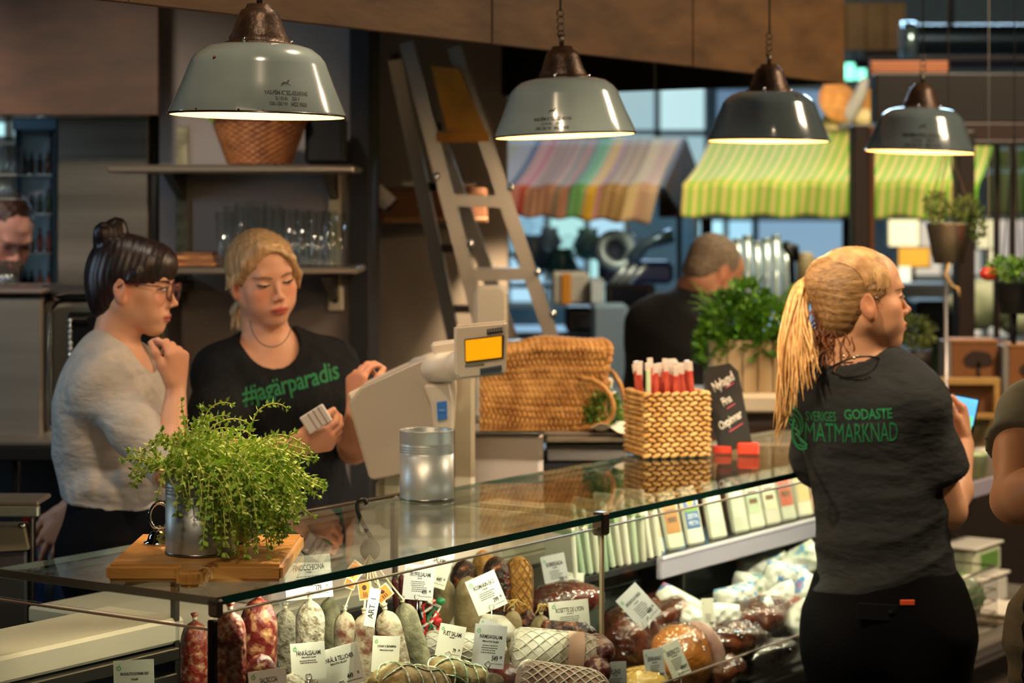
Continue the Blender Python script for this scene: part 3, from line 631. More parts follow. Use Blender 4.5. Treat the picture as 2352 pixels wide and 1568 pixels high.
# ---------------------------------------------------------------- woman with ponytail seen from behind
def person_pony():
    d = 4.45; s = .935; R = hframe(-81, 4, 0); c = P(1977, 684, d)
    sp = dict(head=(c, R), hs=s, neck=P(1952, 838, 4.46), chest=P(2005, 970, 4.46), waist=P(2025, 1180, 4.47), hip=P(2040, 1400, 4.47), f=(.20, .98, 0), r=(.98, -.20, 0),
              rc=(.140, .088), rw=(.122, .086), rh=(.152, .110), nk=1.0, arm=.98,
              shR=P(2102, 932, 4.40), elR=P(2180, 1172, 4.46), wrR=P(2212, 1020, 4.70), shL=P(1872, 925, 4.52), elL=P(1905, 1150, 4.72), wrL=P(2060, 1040, 4.86),
              handR=dict(f=(.05, .30, .9), n=(.9, -.3, 0), side=1, curl=(45, 48, 50, 52), thumb=.6, s=.9, tcurl=12),
              handL=dict(f=(1, .1, .1), n=(0, -.4, -1), side=-1, curl=(30, 30, 30, 30), thumb=.5, s=.9))
    root, body, me, org = make_person(sp, 'person with long blonde ponytail seen from behind in dark grey t-shirt and black trousers', base='cf9a78', lips='b86f60')
    face_parts(body, me, org, sp, brow='a07a52', lid=.3)
    cloth = mat('charcoal_jersey', '27292b', .9, col2='2b2d2f', scale=14, bump=1.0, bscale=9, stretch=(1, 1, 2.2), spec=.2)
    so, sm = shirt(sp, root, org, cloth, h=.005, inf=.013, hem=P(2040, 1362, 4.4), hemn=(.06, 0, -1), sleeveR=.66, sleeveL=.66, neck=(.068, .012, -.002), fold=.0070, fk=(5, 5, 22), seed=33, loose=.008, zr=(1.05, 1.35))
    tr = legs(sp, root, org, mat('black_trousers', '050507', .9, spec=.1), gain=1.05, hipinf=.016)
    bv = bvh_of(sm, org); gt = mat('green_back_print', '157043', .8)
    D = (0, 1, 0); Rr = (1, 0, .055); U = (-.045, 0, 1)
    wrap_text('SVERIGES', .0275, gt, so, org, bv, P(1902, 968, 4.3), Rr, U, D, sx=.50, bold=.006, name='printed_lettering')
    wrap_text('GODASTE', .0285, gt, so, org, bv, P(2003, 957, 4.3), Rr, U, D, sx=.74, bold=.03, name='printed_lettering')
    wrap_text('MATMARKNAD', .056, gt, so, org, bv, P(1970, 1003, 4.3), Rr, U, D, sx=.465, bold=.0, name='printed_lettering')
    # apple emblem of the print: rings and a leaf
    me2 = bpy.data.meshes.new('emblem'); g = G()
    def ring(r0, r1, cx_=0, cy_=0, a0=0, a1=2*PI, n=28, sy=1.1):
        vs = []; 
        for i in range(n+1):
            a = a0+(a1-a0)*i/n; vs += [(cx_+r0*math.cos(a), cy_+r0*sy*math.sin(a), 0), (cx_+r1*math.cos(a), cy_+r1*sy*math.sin(a), 0)]
        g.add(vs, [(2*i, 2*i+1, 2*i+3, 2*i+2) for i in range(n)])
    ring(.0285, .033); ring(.020, .0235, .003, -.004, -2.2, 2.6); ring(.011, .015, .004, -.006, 0, 5.2); ring(.024, .027, -.002, 0, 2.5, 4.4)
    g.add([(.000, .036, 0), (.006, .044, 0), (.018, .052, 0), (.016, .042, 0), (.008, .037, 0)], [(0, 4, 3, 2, 1)])
    em_ = g.mesh('emblem'); em_.transform(Matrix.Diagonal((.66, 1, 1, 1)))
    wrap_text('', .05, gt, so, org, bv, P(1842, 992, 4.3), Rr, U, D, name='printed_apple_emblem', me=em_)
    # orange pocket flag
    tb = bvh_of(tr.data, org); h0 = tb.ray_cast(P(2092, 1391, 3.5), Vector((.15, 1, -.17)).normalized()); hp = P(2092, 1391, 4.30)
    h0 = tb.ray_cast(P(2092, 1391, 4.30)-Vector((0, .4, 0)), Vector((0, 1, 0)))
    g = G(); g.box((h0[0] if h0[0] else hp)-org-Vector((0, .003, 0)), (.029, .004, .0105), bev=.001); g.build('orange_flag_tab', mat('orange_flag', 'c2471c', .7), tr)
    h0 = tb.ray_cast(P(2040, 1415, 4.30)-Vector((0, .4, 0)), Vector((0, 1, 0)))
    if h0[0]:
        g = G(); b = h0[0]-org-Vector((0, .002, 0)); g.box(b, (.11, .004, .034), rotm(y=3), bev=.0015); g.lathe([(.0, -.002), (.006, -.002), (.006, .002), (.0, .002)], 12, b+Vector((.012, -.003, .0)), rotm(90)); g.build('pocket_flap', mat('black_trousers_flap', '0a0a0d', .8, spec=.15), tr)
    # hair
    def L(x, y, z): return c+R @ (Vector((x, y, z))*s)
    hm = mat('strawblond_hair', 'b08858', .36, col2='694a2c', scale=20, lo=.3, hi=.72, stretch=(2.0, 9, 9), spec=.6, bump=.3, bscale=60)
    H = SDF(.004, np.array(c)-.20, np.array(c)+.17); tie = P(1866, 646, 4.47)
    H.ell(L(0, -.016, .026), [.079*s, .097*s, .087*s], R, .01); H.ell(L(0, -.052, -.030), [.060*s, .050*s, .062*s], R, .03)
    H.cap(L(0, -.085, .045), tie, .040, .014, .03)
    H.ell(L(0, .095, -.035), [.085*s, .085*s, .115*s], R, .006, 'sub'); H.ell(L(0, .075, -.085), [.11*s, .085*s, .085*s], R, .004, 'sub')
    for q in (-1, 1): H.ell(L(q*.095, .002, -.034), [.036*s, .027*s, .042*s], R, .004, 'sub')
    hme = H.mesh('hair', org, disp=lambda V: .0005*np.sin((V[:, 2]-tie.z)*420+2*np.sin(V[:, 0]*30))); hair = link('hair', hme, hm, body)
    g = G(); rs = random.Random(9)     # combed strands running to the hair tie
    cc = c+R @ Vector((0, -.016, .026))*s
    for i in range(420):
        th = rs.uniform(-1.7, 1.45); ph = rs.uniform(-.3, 1.0)
        # start on hairline: above forehead round to nape (angle about the ear axis)
        side = rs.choice((1, 1, 1, -1)); lat = rs.uniform(.15, .98)
        a0 = rs.uniform(-.35, 1.25)
        def S_(al, la, e=1.025):
            x = math.sin(la*PI/2)*.079; q = math.cos(la*PI/2); return cc+R @ Vector((side*x*e, q*.097*math.cos(al)*e, q*.087*math.sin(al)*e))*s
        pts = []
        for j in range(9):
            t = j/8; al = a0+(2.55-a0)*t; la = lat*(1-t**1.6)+.02; pts.append(S_(al, la))
        pts.append(tie+Vector((rs.uniform(-.004, .004), rs.uniform(-.008, .008), rs.uniform(-.008, .008))))
        if a0 < .3 and lat > .8: continue
        strandhair(g, [p-org for p in pts], [.0005]+[.0009]*8+[.0008], 4)
    g.build('combed_strands', mat('honey_strands', 'd8b07a', .34, col2='a0764a', scale=40, lo=.3, hi=.7, spec=.6), hair)
    g = G()
    for i in range(120):                # ponytail locks
        a = tie+Vector((rs.uniform(-.006, .002), rs.uniform(-.009, .009), rs.uniform(-.010, .010))); q = rs.random()
        ex_ = P(1785+q*98, 975-q*115+rs.uniform(-60, 15), 4.40-.05*rs.random()) if rs.random() < .8 else P(1776+rs.uniform(0, 14), 1000+rs.uniform(-20, 25), 4.38)
        m1 = P(1806+rs.uniform(-16, 26), 636+rs.uniform(-10, 20), 4.46+rs.uniform(-.02, .02)); m2 = P(1790+q*90+rs.uniform(-10, 14), 800, 4.40+rs.uniform(-.03, .03))
        pts = bez(a, m1, m2, ex_, 14); wv = rs.uniform(0, 6); am = rs.uniform(0, .006)
        pts = [p+Vector((math.sin(wv+j*.7)*am*j/14, 0, 0)) for j, p in enumerate(pts)]
        strandhair(g, [p-org for p in pts], [.0030, .0036, .004, .004, .004, .0038, .0036, .0034, .0032, .003, .0026, .0022, .0017, .0011, .0004], 5)
    g.build('ponytail', mat('ponytail_hair', 'e6bb78', .34, col2='b27c40', scale=16, lo=.35, hi=.7, stretch=(9, 9, 1), spec=.6), hair)
    g = G(); M = Matrix.Rotation(math.radians(100), 3, 'Y')
    for j in range(2): g.lathe([(.0135+.0025*math.cos(a), .0035*math.sin(a)+j*.005) for a in np.linspace(0, 2*PI, 9)], 18, tie-org+Vector((.002, 0, 0)), M)
    g.build('hair_tie', mat('pink_elastic', 'c72a4e', .6), hair)
    g = G()
    for i in range(150):                 # loose curls at the nape
        a = P(1890+rs.uniform(-22, 90), 740+rs.uniform(-45, 65), 4.42+rs.uniform(-.02, .09)); pts = []; r0 = rs.uniform(.004, .011); ph = rs.uniform(0, 6)
        for j in range(12): pts.append(a+Vector((-.002*j+r0*math.cos(ph+j*.8), r0*.6*math.sin(ph+j*.8), -.0075*j+rs.uniform(-.001, .001)))-org)
        strandhair(g, pts, [.0013]*11+[.0005], 4)
    g.build('nape_curls', mat('auburn_curls', '5e3420', .45, col2='8a5632', scale=40), hair)
    g = G(); g.tube(bez(P(1915, 842, 4.375)-org, P(1955, 812, 4.33)-org, P(2010, 812, 4.34)-org, P(2040, 832, 4.46)-org, 14), .0022, 6)
    g.tube([P(1905, 846, 4.40)-org, P(1925, 834, 4.36)-org, P(1960, 832, 4.345)-org], .0018, 6); g.build('necklace_cord', mat('black_cord', '0c0a0a', .4), body)
    g = G()
    for (u, v) in ((1937, 818), (1962, 822), (1970, 818)): g.ell(P(u, v, 4.34)-org, (.0032, .0032, .0032), 10, 6)
    g.build('necklace_bead', mat('silver_metal', 'cfc8c0', .2, 1), body)
    g = G()
    for (u, v, z) in ((1996, 664, 4.385), (2013, 688, 4.385), (2008, 700, 4.385)):
        g.tube([P(u, v, z)-org+Vector((.003*math.cos(a), -.002, .005*math.sin(a))) for a in np.linspace(0, 5.5, 10)], .0008, 5)
    g.build('earring', mat('silver_metal', 'cfc8c0', .2, 1), body)
    return sp
# ---------------------------------------------------------------- customer at the frame's right edge
def person_edge():
    d = 3.95; s = .95; R = hframe(-20, 0, 0); c = P(2575, 650, d)
    sp = dict(head=(c, R), hs=s, neck=P(2560, 835, d), chest=P(2555, 985, d), waist=P(2560, 1200, d), hip=P(2560, 1400, d), f=(.25, .97, 0), r=(.97, -.25, 0), rc=(.155, .10), rw=(.135, .10), rh=(.150, .115), arm=1.12,
              shL=P(2372, 958, 3.92), elL=P(2330, 1148, 3.78), wrL=P(2470, 1100, 3.62), shR=P(2650, 950, 3.88), elR=P(2690, 1200, 3.85), wrR=P(2600, 1100, 3.65), handL=dict(f=(1, .3, .1), n=(0, -.3, 1), side=-1, curl=(30, 34, 38, 42)), handR=dict(f=(-1, .3, .1), n=(0, -.3, 1), side=1, curl=(30, 34, 38, 42)))
    root, body, me, org = make_person(sp, 'person at right edge in olive grey t-shirt and khaki trousers, bare elbow bent', h=.005, base='cf9468')
    shirt(sp, root, org, mat('olive_grey_jersey', '6b6855', .9, col2='747160', scale=20, bump=.15, bscale=250), h=.006, hem=P(2400, 1290, 3.9), sleeveL=.42, sleeveR=.42, fold=.0022, fk=(20, 10, 10), seed=41, loose=.010)
    hip = Vector(sp['hip']); tr = legs(sp, root, org, mat('khaki_canvas', '6d6149', .9, col2='5c523d', scale=9, bump=.2, bscale=90), fold=.006, gain=1.15, hipinf=.02, spread=.1)
    g = G(); pts = [P(2352+random.uniform(-5, 5), 1330+i*22, 3.86)-org for i in range(12)]; g.tube(pts, .0022, 5); g.build('trouser_cord', mat('navy_cord', '10151c', .7), tr)
    H = SDF(.008, np.array(c)-.16, np.array(c)+.16)
    def L(x, y, z): return c+R @ (Vector((x, y, z))*s)
    H.ell(L(0, -.02, .03), [.083*s, .1*s, .09*s], R); H.ell(L(0, .1, -.05), [.1*s, .09*s, .1*s], R, .01, 'sub'); link('hair', H.mesh('hair', org), mat('brown_hair', '3a2417', .5), body)
# ---------------------------------------------------------------- man in black bending in the next stall
def person_far():
    d = 7.0; s = 1.0; R = hframe(-60, -38, 0); c = P(1640, 622, d)
    sp = dict(head=(c, R), hs=s, neck=P(1590, 668, 7.02), chest=P(1570, 790, 6.95), waist=P(1555, 960, 6.9), hip=P(1550, 1100, 6.9), f=(.45, .85, -.2), r=(.85, -.5, 0), male=True, rc=(.185, .115), rw=(.165, .11), rh=(.165, .12),
              shR=P(1690, 715, 6.95), elR=P(1730, 860, 6.8), wrR=P(1760, 960, 7.1), shL=P(1492, 738, 7.0), elL=P(1470, 900, 7.1), wrL=P(1560, 980, 7.3), handL=dict(f=(.5, .6, -.4), n=(0, -.3, 1), side=-1, curl=(30, 34, 38, 42)), handR=dict(f=(-.2, .8, -.4), n=(0, -.3, 1), side=1, curl=(30, 34, 38, 42)))
    root, body, me, org = make_person(sp, 'person with close-cropped grey hair in black shirt bending over in the next stall', h=.006, base='c08a6c')
    shirt(sp, root, org, mat('black_shirt_far', '0a0b0e', .85), h=.007, inf=.016, hem=P(1550, 1120, 6.9), sleeveR=1.0, sleeveL=1.0, neck=(.060, .03, .01), fold=.004, fk=(6, 6, 10), seed=55)
    legs(sp, root, org, mat('black_trousers', '050507', .9, spec=.1), h=.01)
    H = SDF(.007, np.array(c)-.15, np.array(c)+.16)
    def L(x, y, z): return c+R @ (Vector((x, y, z))*s)
    H.ell(L(0, -.02, .028), [.078*s, .095*s, .086*s], R); H.ell(L(0, -.055, -.03), [.06*s, .045*s, .05*s], R, .02); H.ell(L(0, .10, -.045), [.1*s, .09*s, .1*s], R, .01, 'sub')
    for q in (-1, 1): H.ell(L(q*.09, .01, -.03), [.035, .04, .045], R, .005, 'sub')
    link('hair', H.mesh('hair', org), mat('grey_cropped_hair', '6e6050', .8, col2='857664', scale=60), body)
def person_left():
    d = 6.33; s = .97; R = hframe(-142, -30, 0); c = P(14, 534, d)
    sp = dict(head=(c, R), hs=s, neck=P(-35, 640, 6.35), chest=P(-70, 760, 6.38), waist=P(-80, 920, 6.43), hip=P(-80, 1070, 6.43), f=(.6, -.75, -.1), r=(-.78, -.6, 0), male=True, rc=(.18, .11), rw=(.15, .1), rh=(.16, .11),
              shR=P(-170, 700, 6.23), elR=P(-170, 900, 6.13), wrR=P(-60, 980, 6.10), shL=P(40, 705, 6.48), elL=P(60, 880, 6.43), wrL=P(20, 960, 6.13), handL=dict(f=(-.3, -.9, -.1), n=(0, -.2, 1), side=-1, curl=(30, 34, 38, 42)), handR=dict(f=(.4, -.9, -.1), n=(0, -.2, 1), side=1, curl=(30, 34, 38, 42)))
    root, body, me, org = make_person(sp, 'person with brown hair and beard at left edge looking down in navy shirt', h=.006, base='cf9580')
    face_parts(body, me, org, sp, brow='4a2e20', lid=.8)
    shirt(sp, root, org, mat('navy_shirt', '10182e', .85), h=.007, inf=.016, hem=P(-80, 1090, 6.33), sleeveR=.6, sleeveL=.6, neck=(.060, .03, .0), fold=.003, seed=61)
    legs(sp, root, org, mat('navy_trousers', '0b0f18', .85), h=.01)
    H = SDF(.006, np.array(c)-.16, np.array(c)+.17)
    def L(x, y, z): return c+R @ (Vector((x, y, z))*s)
    H.ell(L(0, -.018, .032), [.080*s, .098*s, .092*s], R); H.ell(L(0, -.055, -.03), [.06*s, .045*s, .05*s], R, .02); H.ell(L(0, .10, -.04), [.1*s, .085*s, .105*s], R, .01, 'sub')
    for q in (-1, 1): H.ell(L(q*.09, .01, -.03), [.035, .04, .045], R, .005, 'sub')
    link('hair', H.mesh('hair', org, disp=lambda V: .002*np.sin(V[:, 0]*200)*np.sin(V[:, 2]*170)), mat('brown_hair', '3a2417', .5), body)
    B = SDF(.006, np.array(c)-.16, np.array(c)+.12)
    B.ell(L(0, .060, -.080), [.050*s, .042*s, .034*s], R); B.ell(L(0, .045, -.068), [.058*s, .05*s, .03*s], R); B.ell(L(0, .110, -.066), [.02*s, .03*s, .008*s], R, .006, 'sub'); B.ell(L(0, .035, -.03), [.063*s, .075*s, .045*s], R, .006, 'sub')
    link('beard', B.mesh('beard', org), mat('brown_beard', '45291b', .7), body)
# ================================================================== materials shared by the scene
glassmat('case_glass', 'eef6f2', .015); glassmat('lens_glass', 'fbf8f4', .02); glassmat('clear_glass', 'fbfdfd', .05, ior=1.6, haze=.008); glassmat('clear_film', 'f6f2ec', .12, ior=1.6, crinkle=1.0)
edge_glass = mat('green_glass_edge', '0a4238', .12, spec=.8, coat=.4); steel = mat('brushed_steel', '8f877c', .42, .75, col2='7a7268', scale=3, lo=.3, hi=.7, stretch=(.4, .4, 5))
steel_d = mat('dark_steel', '55504b', .38, 1); chrome = mat('chrome', 'd8d6d2', .08, 1); alu = mat('aluminium', 'a8a29a', .33, .72); black = mat('black_plastic', '0b0b0d', .4)
ply = mat('brown_plywood', '66492b', .62, col2='4a341e', scale=5, lo=.35, hi=.7, stretch=(1, 1, 3), bump=.15); ply2 = mat('lit_plywood', '4c2e18', .6, col2='38210f', scale=6, lo=.35, hi=.7, stretch=(1, 1, 3))  # second plywood is a darker brown
seam_shade_m = mat('seam_black', '1a0f08', .9); greyw = mat('grey_wall_paint', '8b817d', .8, col2='847a76', scale=3); darkw = mat('dark_wall_paint', '232226', .8); plaster = mat('warm_plaster', '9c8f80', .85, col2='8f8273', scale=2)
white = mat('white_plastic', 'b9b0a4', .42); whitegl = mat('white_board', 'd8d2c4', .45); paper = mat('card_white', 'ddd8c8', .65); ink = mat('black_ink', '1a1a1c', .7); inkg = mat('green_ink', '57a05a', .7)
# ================================================================== room shell
def shell(name, c, size, m, rot=None): g = G(); g.box(c, size, rot); o = g.build(name, m); tag(o, kind='structure'); return o
shell('floor', (0, 7, -.05), (16, 20, .1), mat('concrete_floor', '4c4640', .5, col2='5a534a', scale=2))
shell('ceiling', (0, 7, 4.25), (16, 20, .1), mat('dark_ceiling', '14120f', .9))
shell('wall_back', (0, 17.05, 2.1), (16, .1, 4.3), mat('hall_wall_blue', '8fa9ba', .8, col2='7c96a8', scale=1.2))
shell('wall_left', (-8.0, 7, 2.1), (.1, 20, 4.3), mat('hall_wall_dark', '27231f', .9)); shell('wall_right', (8.0, 7, 2.1), (.1, 20, 4.3), mat('hall_wall_dark2', '3a3028', .9))
shell('wall_front', (0, -3.0, 2.1), (16, .1, 4.3), mat('hall_wall_dark', '27231f', .9))
# kitchen wall with the shelves, its dark side strip, the plastered wall with the ladder
def pxbox(name, u0, v0, u1, v1, d, th, m, kind='structure', parent=None, bev=0):
    a = P(u0, v0, d); b = P(u1, v1, d); g = G(); c = (a+b)/2; g.box((c.x, d+th/2, c.z), (abs(b.x-a.x), th, abs(a.z-b.z)), bev=bev); o = g.build(name, m, parent)
    if kind: tag(o, kind=kind)
    return o
def floorbox(name, u0, v0, u1, d, th, m, **k):
    v1 = HV+CZ*FPX/d; return pxbox(name, u0, v0, u1, v1, d, th, m, **k)
WD = 6.0
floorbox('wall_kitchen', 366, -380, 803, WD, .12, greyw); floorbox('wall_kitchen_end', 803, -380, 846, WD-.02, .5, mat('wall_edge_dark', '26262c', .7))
floorbox('wall_plaster', 842, -380, 1166, WD+1.1, .14, plaster)
# upper wood panels behind the hood (left) and the hanging plywood fascia along the counter
wp = thing('wood_panel_cladding', 'brown wooden cladding panel above the steel cabinet at upper left', 'cladding', P(180, 265, 5.75))
for i in range(1):
    a = P(-150, 265, 5.75); b = P(366, -160, 5.75); g = G(); c = (a+b)/2-wp.location; g.box(c, (b.x-a.x, .03, b.z-a.z), bev=.002); g.build('panel', ply2, wp)
ZF = 2.133
fa = thing('hanging_fascia', 'long brown plywood fascia hanging over the counter behind the lamps', 'fascia', CP(0, .7, ZF), YAW)
g = G()
seams = [-1.9, -.68, .54, 1.70, 2.62, 3.529]
for i in range(len(seams)-1):
    g = G(); a, b = seams[i], seams[i+1]; g.box(((a+b)/2, .009, .45), (b-a-.006, .018, .90), bev=.0015); g.build('panel', ply, fa)
g = G(); g.box((.8, .03, .45), (5.44, .02, .88)); g.build('backing_board', seam_shade_m, fa)
g = G()
for i in range(4): g.box((3.52, .30+i*.62, .45), (.018, .612, .90), bev=.0015)
for i in range(4):
    g = G(); g.box((3.52, .33+i*.62, .45), (.018, .612, .90), bev=.0015); g.build('end_panel', seam_shade_m, fa)  # unlit inner side of the end panels is coloured black
for t in (-1.5, .6, 2.6, 3.40): g = G(); g.tube([(t, .035, .80), (t, .035, 2.06)], .006, 6); g.build('suspension_rod', steel_d, fa)


# ceiling things, upper right
wc = thing('timber_ceiling_raft', 'tan timber ceiling raft beyond the plywood fascia', 'ceiling raft', P(2040, 70, 12))
for i in range(7):
    g = G(); a = P(1780+i*46, 62, 12)-wc.location; g.box((a.x, 0, a.z), (.106, .04, .26), bev=.002); g.box((a.x, 1.2, a.z+.12), (.106, 2.4, .03)); g.build('board', mat('tan_timber', '7d6038', .6, col2='6a4f2c', scale=4, stretch=(1, .2, 1)), wc)
for k in range(2):
    g = G(); g.box((.45, .2+k*.3, -.12-.03*k), (1.1, .1, .05)); g.build('crossbar', mat('mauve_metal', '5c5258', .5), wc)
du = thing('ventilation_duct', 'blue-lit spiral metal ventilation duct at upper right', 'duct', P(2080, 92, 10.5))
g = G(); M = rotm(y=90); g.lathe([(.075+.004*(i % 2), i*.02) for i in range(110)], 24, (0, 0, 0), M); g.build('pipe', mat('duct_metal', '2c3946', .3, .9), du)
g = G(); g.lathe([(.06, -.02), (.09, -.02), (.09, .04), (.076, .05)], 24, (0, 0, 0), M, cap0=True); g.build('end_collar', mat('duct_collar', '9fb9c6', .25, .9), du)
for hx in (.22, 1.4): g = G(); g.tube([(hx, 0, .07), (hx, 0, 1.6)], .012, 6); g.build('hanger_rod', steel_d, du)
ex = thing('exit_sign', 'small glowing green-white exit sign beyond the end of the fascia', 'sign', P(1963, 165, 13))
g = G(); g.box((0, 0, 0), (.14, .05, .125), bev=.01); g.build('case', mat('exit_case', '1c3a30', .5), ex)
exm = mat('exit_light', '8fe8c8', .4, emit='7de8c4', es=2.6)
for k in (-1, 1): g = G(); g.box((k*.034, -.028, 0), (.058, .01, .10), bev=.004); g.build('lit_face', exm, ex)
g = G(); g.tube([(0, 0, .06), (0, 0, 1.6)], .008, 6); g.build('rod', steel_d, ex)
# dark timber frame of the stand on the right: two posts and a deep beam
dt = mat('dark_timber', '2e1a10', .55, col2='1d100a', scale=7, lo=.3, hi=.7, stretch=(6, 6, 1)); 
zb0 = HV+CZ*FPX/7.4
pf = thing('timber_stand_frame', 'dark timber frame with two posts and deep beam behind the ponytail woman', 'frame', P(2100, zb0, 7.4))
def pbx(parent, name, u0, v0, u1, v1, d, th, m, bev=.004):
    a = P(u0, v0, d); b = P(u1, v1, d); g = G(); c = (a+b)/2-parent.location; g.box((c.x, c.y+th/2, c.z), (abs(b.x-a.x), th, abs(a.z-b.z)), bev=bev); return g.build(name, m, parent)
zb = HV+CZ*FPX/7.45
pbx(pf, 'post', 1960, 286, 1996, zb, 7.4, .10, dt); pbx(pf, 'post_side_board', 1996, 290, 2010, zb, 7.42, .06, mat('brown_timber', '5d3820', .6)); pbx(pf, 'post', 2200, 300, 2240, zb, 7.5, .1, dt)
pbx(pf, 'beam', 2012, 168, 2600, 282, 7.6, .12, mat('beam_black', '17110e', .6)); pbx(pf, 'beam_cladding', 2012, 282, 2600, 332, 7.56, .10, mat('beam_red_brown', '2f150d', .55))
pbx(pf, 'header_board', 2000, 140, 2180, 168, 8.2, .05, mat('orange_timber', '7c4526', .6)); pbx(pf, 'header_post', 2004, 160, 2018, 300, 8.2, .05, mat('orange_timber', '7c4526', .6)); pbx(pf, 'hanging_rail', 2180, 322, 2600, 334, 7.5, .05, dt)
pbx(pf, 'slim_post', 2322, 330, 2334, zb, 7.9, .04, dt); pbx(pf, 'slim_post', 2286, 330, 2297, zb, 7.8, .04, dt)
# ================================================================== far windows
def window(n, u0, v0, u1, v1, d, cols, strength, nx_=2, nz_=2):
    m = mat('daylight_pane_%s' % cols[0], cols[0], .5, emit=cols[0], es=strength)
    r = thing('window_%d' % n, None, None, P((u0+u1)/2, (v0+v1)/2, d)); tag(r, kind='structure')
    a = P(u0, v0, d)-r.location; b = P(u1, v1, d)-r.location; W = b.x-a.x; H = a.z-b.z
    for i in range(nx_):
        for k in range(nz_):
            g = G(); g.box((a.x+W*(i+.5)/nx_, .02, b.z+H*(k+.5)/nz_), (W/nx_-.05, .012, H/nz_-.05)); g.build('pane', mat('daylight_pane_%s' % cols[(i+k) % len(cols)], cols[(i+k) % len(cols)], .5, emit=cols[(i+k) % len(cols)], es=strength*(1-.18*((i*3+k) % 3))), r)
    g = G()
    for i in range(nx_+1): g.box((a.x+W*i/nx_, 0, 0), (.035, .06, H))
    for k in range(nz_+1): g.box((0, 0, b.z+H*k/nz_), (W, .06, .035))
    g.build('window_frame', mat('window_frame_blue', 'a9bfca', .5), r)
    return r
window(1, 1395, 190, 1625, 420, 16.5, ['bfe2e6', 'a9cbd4'], .85, 2, 2)
window(2, 1165, 470, 1440, 700, 16.4, ['9cc4d8', '86b4cc', 'a8dcdc'], 1.05, 3, 2)
window(3, 1600, 500, 1735, 780, 16.3, ['a8dcea', '94c4da'], 1.1, 2, 1)
window(4, 1735, 500, 1965, 780, 16.3, ['88aeca', '7ea2c0'], .7, 1, 1)
window(5, 1640, 200, 1960, 420, 16.5, ['7c9cba', '86a6c2'], .55, 2, 1)
window(6, -40, 268, 88, 325, 9.0, ['b5e6ea'], 1.0, 2, 1)
window(7, 2080, 500, 2352, 780, 13.5, ['f0e3b8', 'e8dcc8', 'c9c4b8'], .75, 3, 2)
window(8, -700, 300, -60, 640, 9.0, ['a9cbe0'], .8, 2, 1)
# ================================================================== kitchen at the left
def at(u, v, d): return P(u, v, d)
cab = thing('steel_cabinet', 'tall brushed steel cabinet beside the kitchen wall at upper left', 'cabinet', P(238, HV+CZ*FPX/6.0, 6.0))
bz = HV+CZ*FPX/6.0
pbx(cab, 'door', 131, 272, 340, 652, 5.98, .02, mat('cabinet_door_steel', '7a7166', .38, .8, col2='4e483f', scale=2.2, lo=.35, hi=.65, stretch=(.3, .3, 4)), .003); pbx(cab, 'body', 131, 262, 343, bz, 6.005, .34, mat('cabinet_side', '6f6a62', .4, .8)); pbx(cab, 'top_trim', 108, 251, 340, 262, 5.95, .05, mat('trim_pinkish', 'a08e86', .35, .7)); pbx(cab, 'top_trim', 131, 262, 340, 271, 5.96, .04, mat('trim_green_grey', '8d9386', .35, .7))  # soft horizontal reflection bands are put into the door's colour
pbx(cab, 'side_strip', 343, 255, 364, bz, 6.04, .30, black)  # shade in the gap beside the cabinet, filled in as a black strip
fr = thing('glass_door_fridge', 'dark glass-door fridge with blue edges left of the steel cabinet', 'fridge', P(80, HV+CZ*FPX/6.6, 6.6)); fz = HV+CZ*FPX/6.6
pbx(fr, 'back_panel', 36, 300, 130, fz, 7.1, .03, mat('fridge_back', '0a0c16', .6)); pbx(fr, 'side_panel', 34, 280, 40, fz, 6.6, .5, mat('fridge_side_blue', '223447', .35, .6)); pbx(fr, 'side_panel', 124, 280, 131, fz, 6.6, .5, mat('fridge_side_blue', '223447', .35, .6))
pbx(fr, 'top_panel', 30, 270, 131, 300, 6.58, .5, mat('fridge_top', '2f3f4a', .35, .6)); pbx(fr, 'door_glass', 44, 306, 122, fz-50, 6.58, .008, MATS['clear_glass']); pbx(fr, 'door_frame', 40, 300, 46, fz, 6.57, .02, mat('fridge_side_blue', '223447', .35, .6)); pbx(fr, 'door_frame', 118, 300, 124, fz, 6.57, .02, mat('fridge_side_blue', '223447', .35, .6))
for k, v in enumerate((400, 490, 580, 670, 760)): pbx(fr, 'shelf', 42, v, 122, v+3, 6.65, .4, alu, 0)
rs = random.Random(3); k = 0
bcols = ['7a3a1c', '8a6a2a', '2a4a2c', '4a4468', '6a2020', '8a8a6a']
for v in (400, 490, 580, 670):
    for i in range(4):
        c = bcols[(k*5+i) % 6]; k += 1; h = .058+rs.random()*.02; g = G(); b = P(54+i*19, v, 6.75); r_ = .010
        g.lathe([(.001, 0), (r_, .0), (r_, h*.6), (r_*.4, h*.78), (r_*.4, h), (.001, h)], 12); o = g.build('bottle', mat('bottle_'+c, c, .15, coat=.5)); o.location = b
        tag(o, 'small %s bottle standing inside the glass-door fridge' % {'7a3a1c': 'rust brown', '8a6a2a': 'amber', '2a4a2c': 'green', '4a4468': 'violet', '6a2020': 'dark red', '8a8a6a': 'pale'}[c], 'bottle', 'bottles in the glass-door fridge')
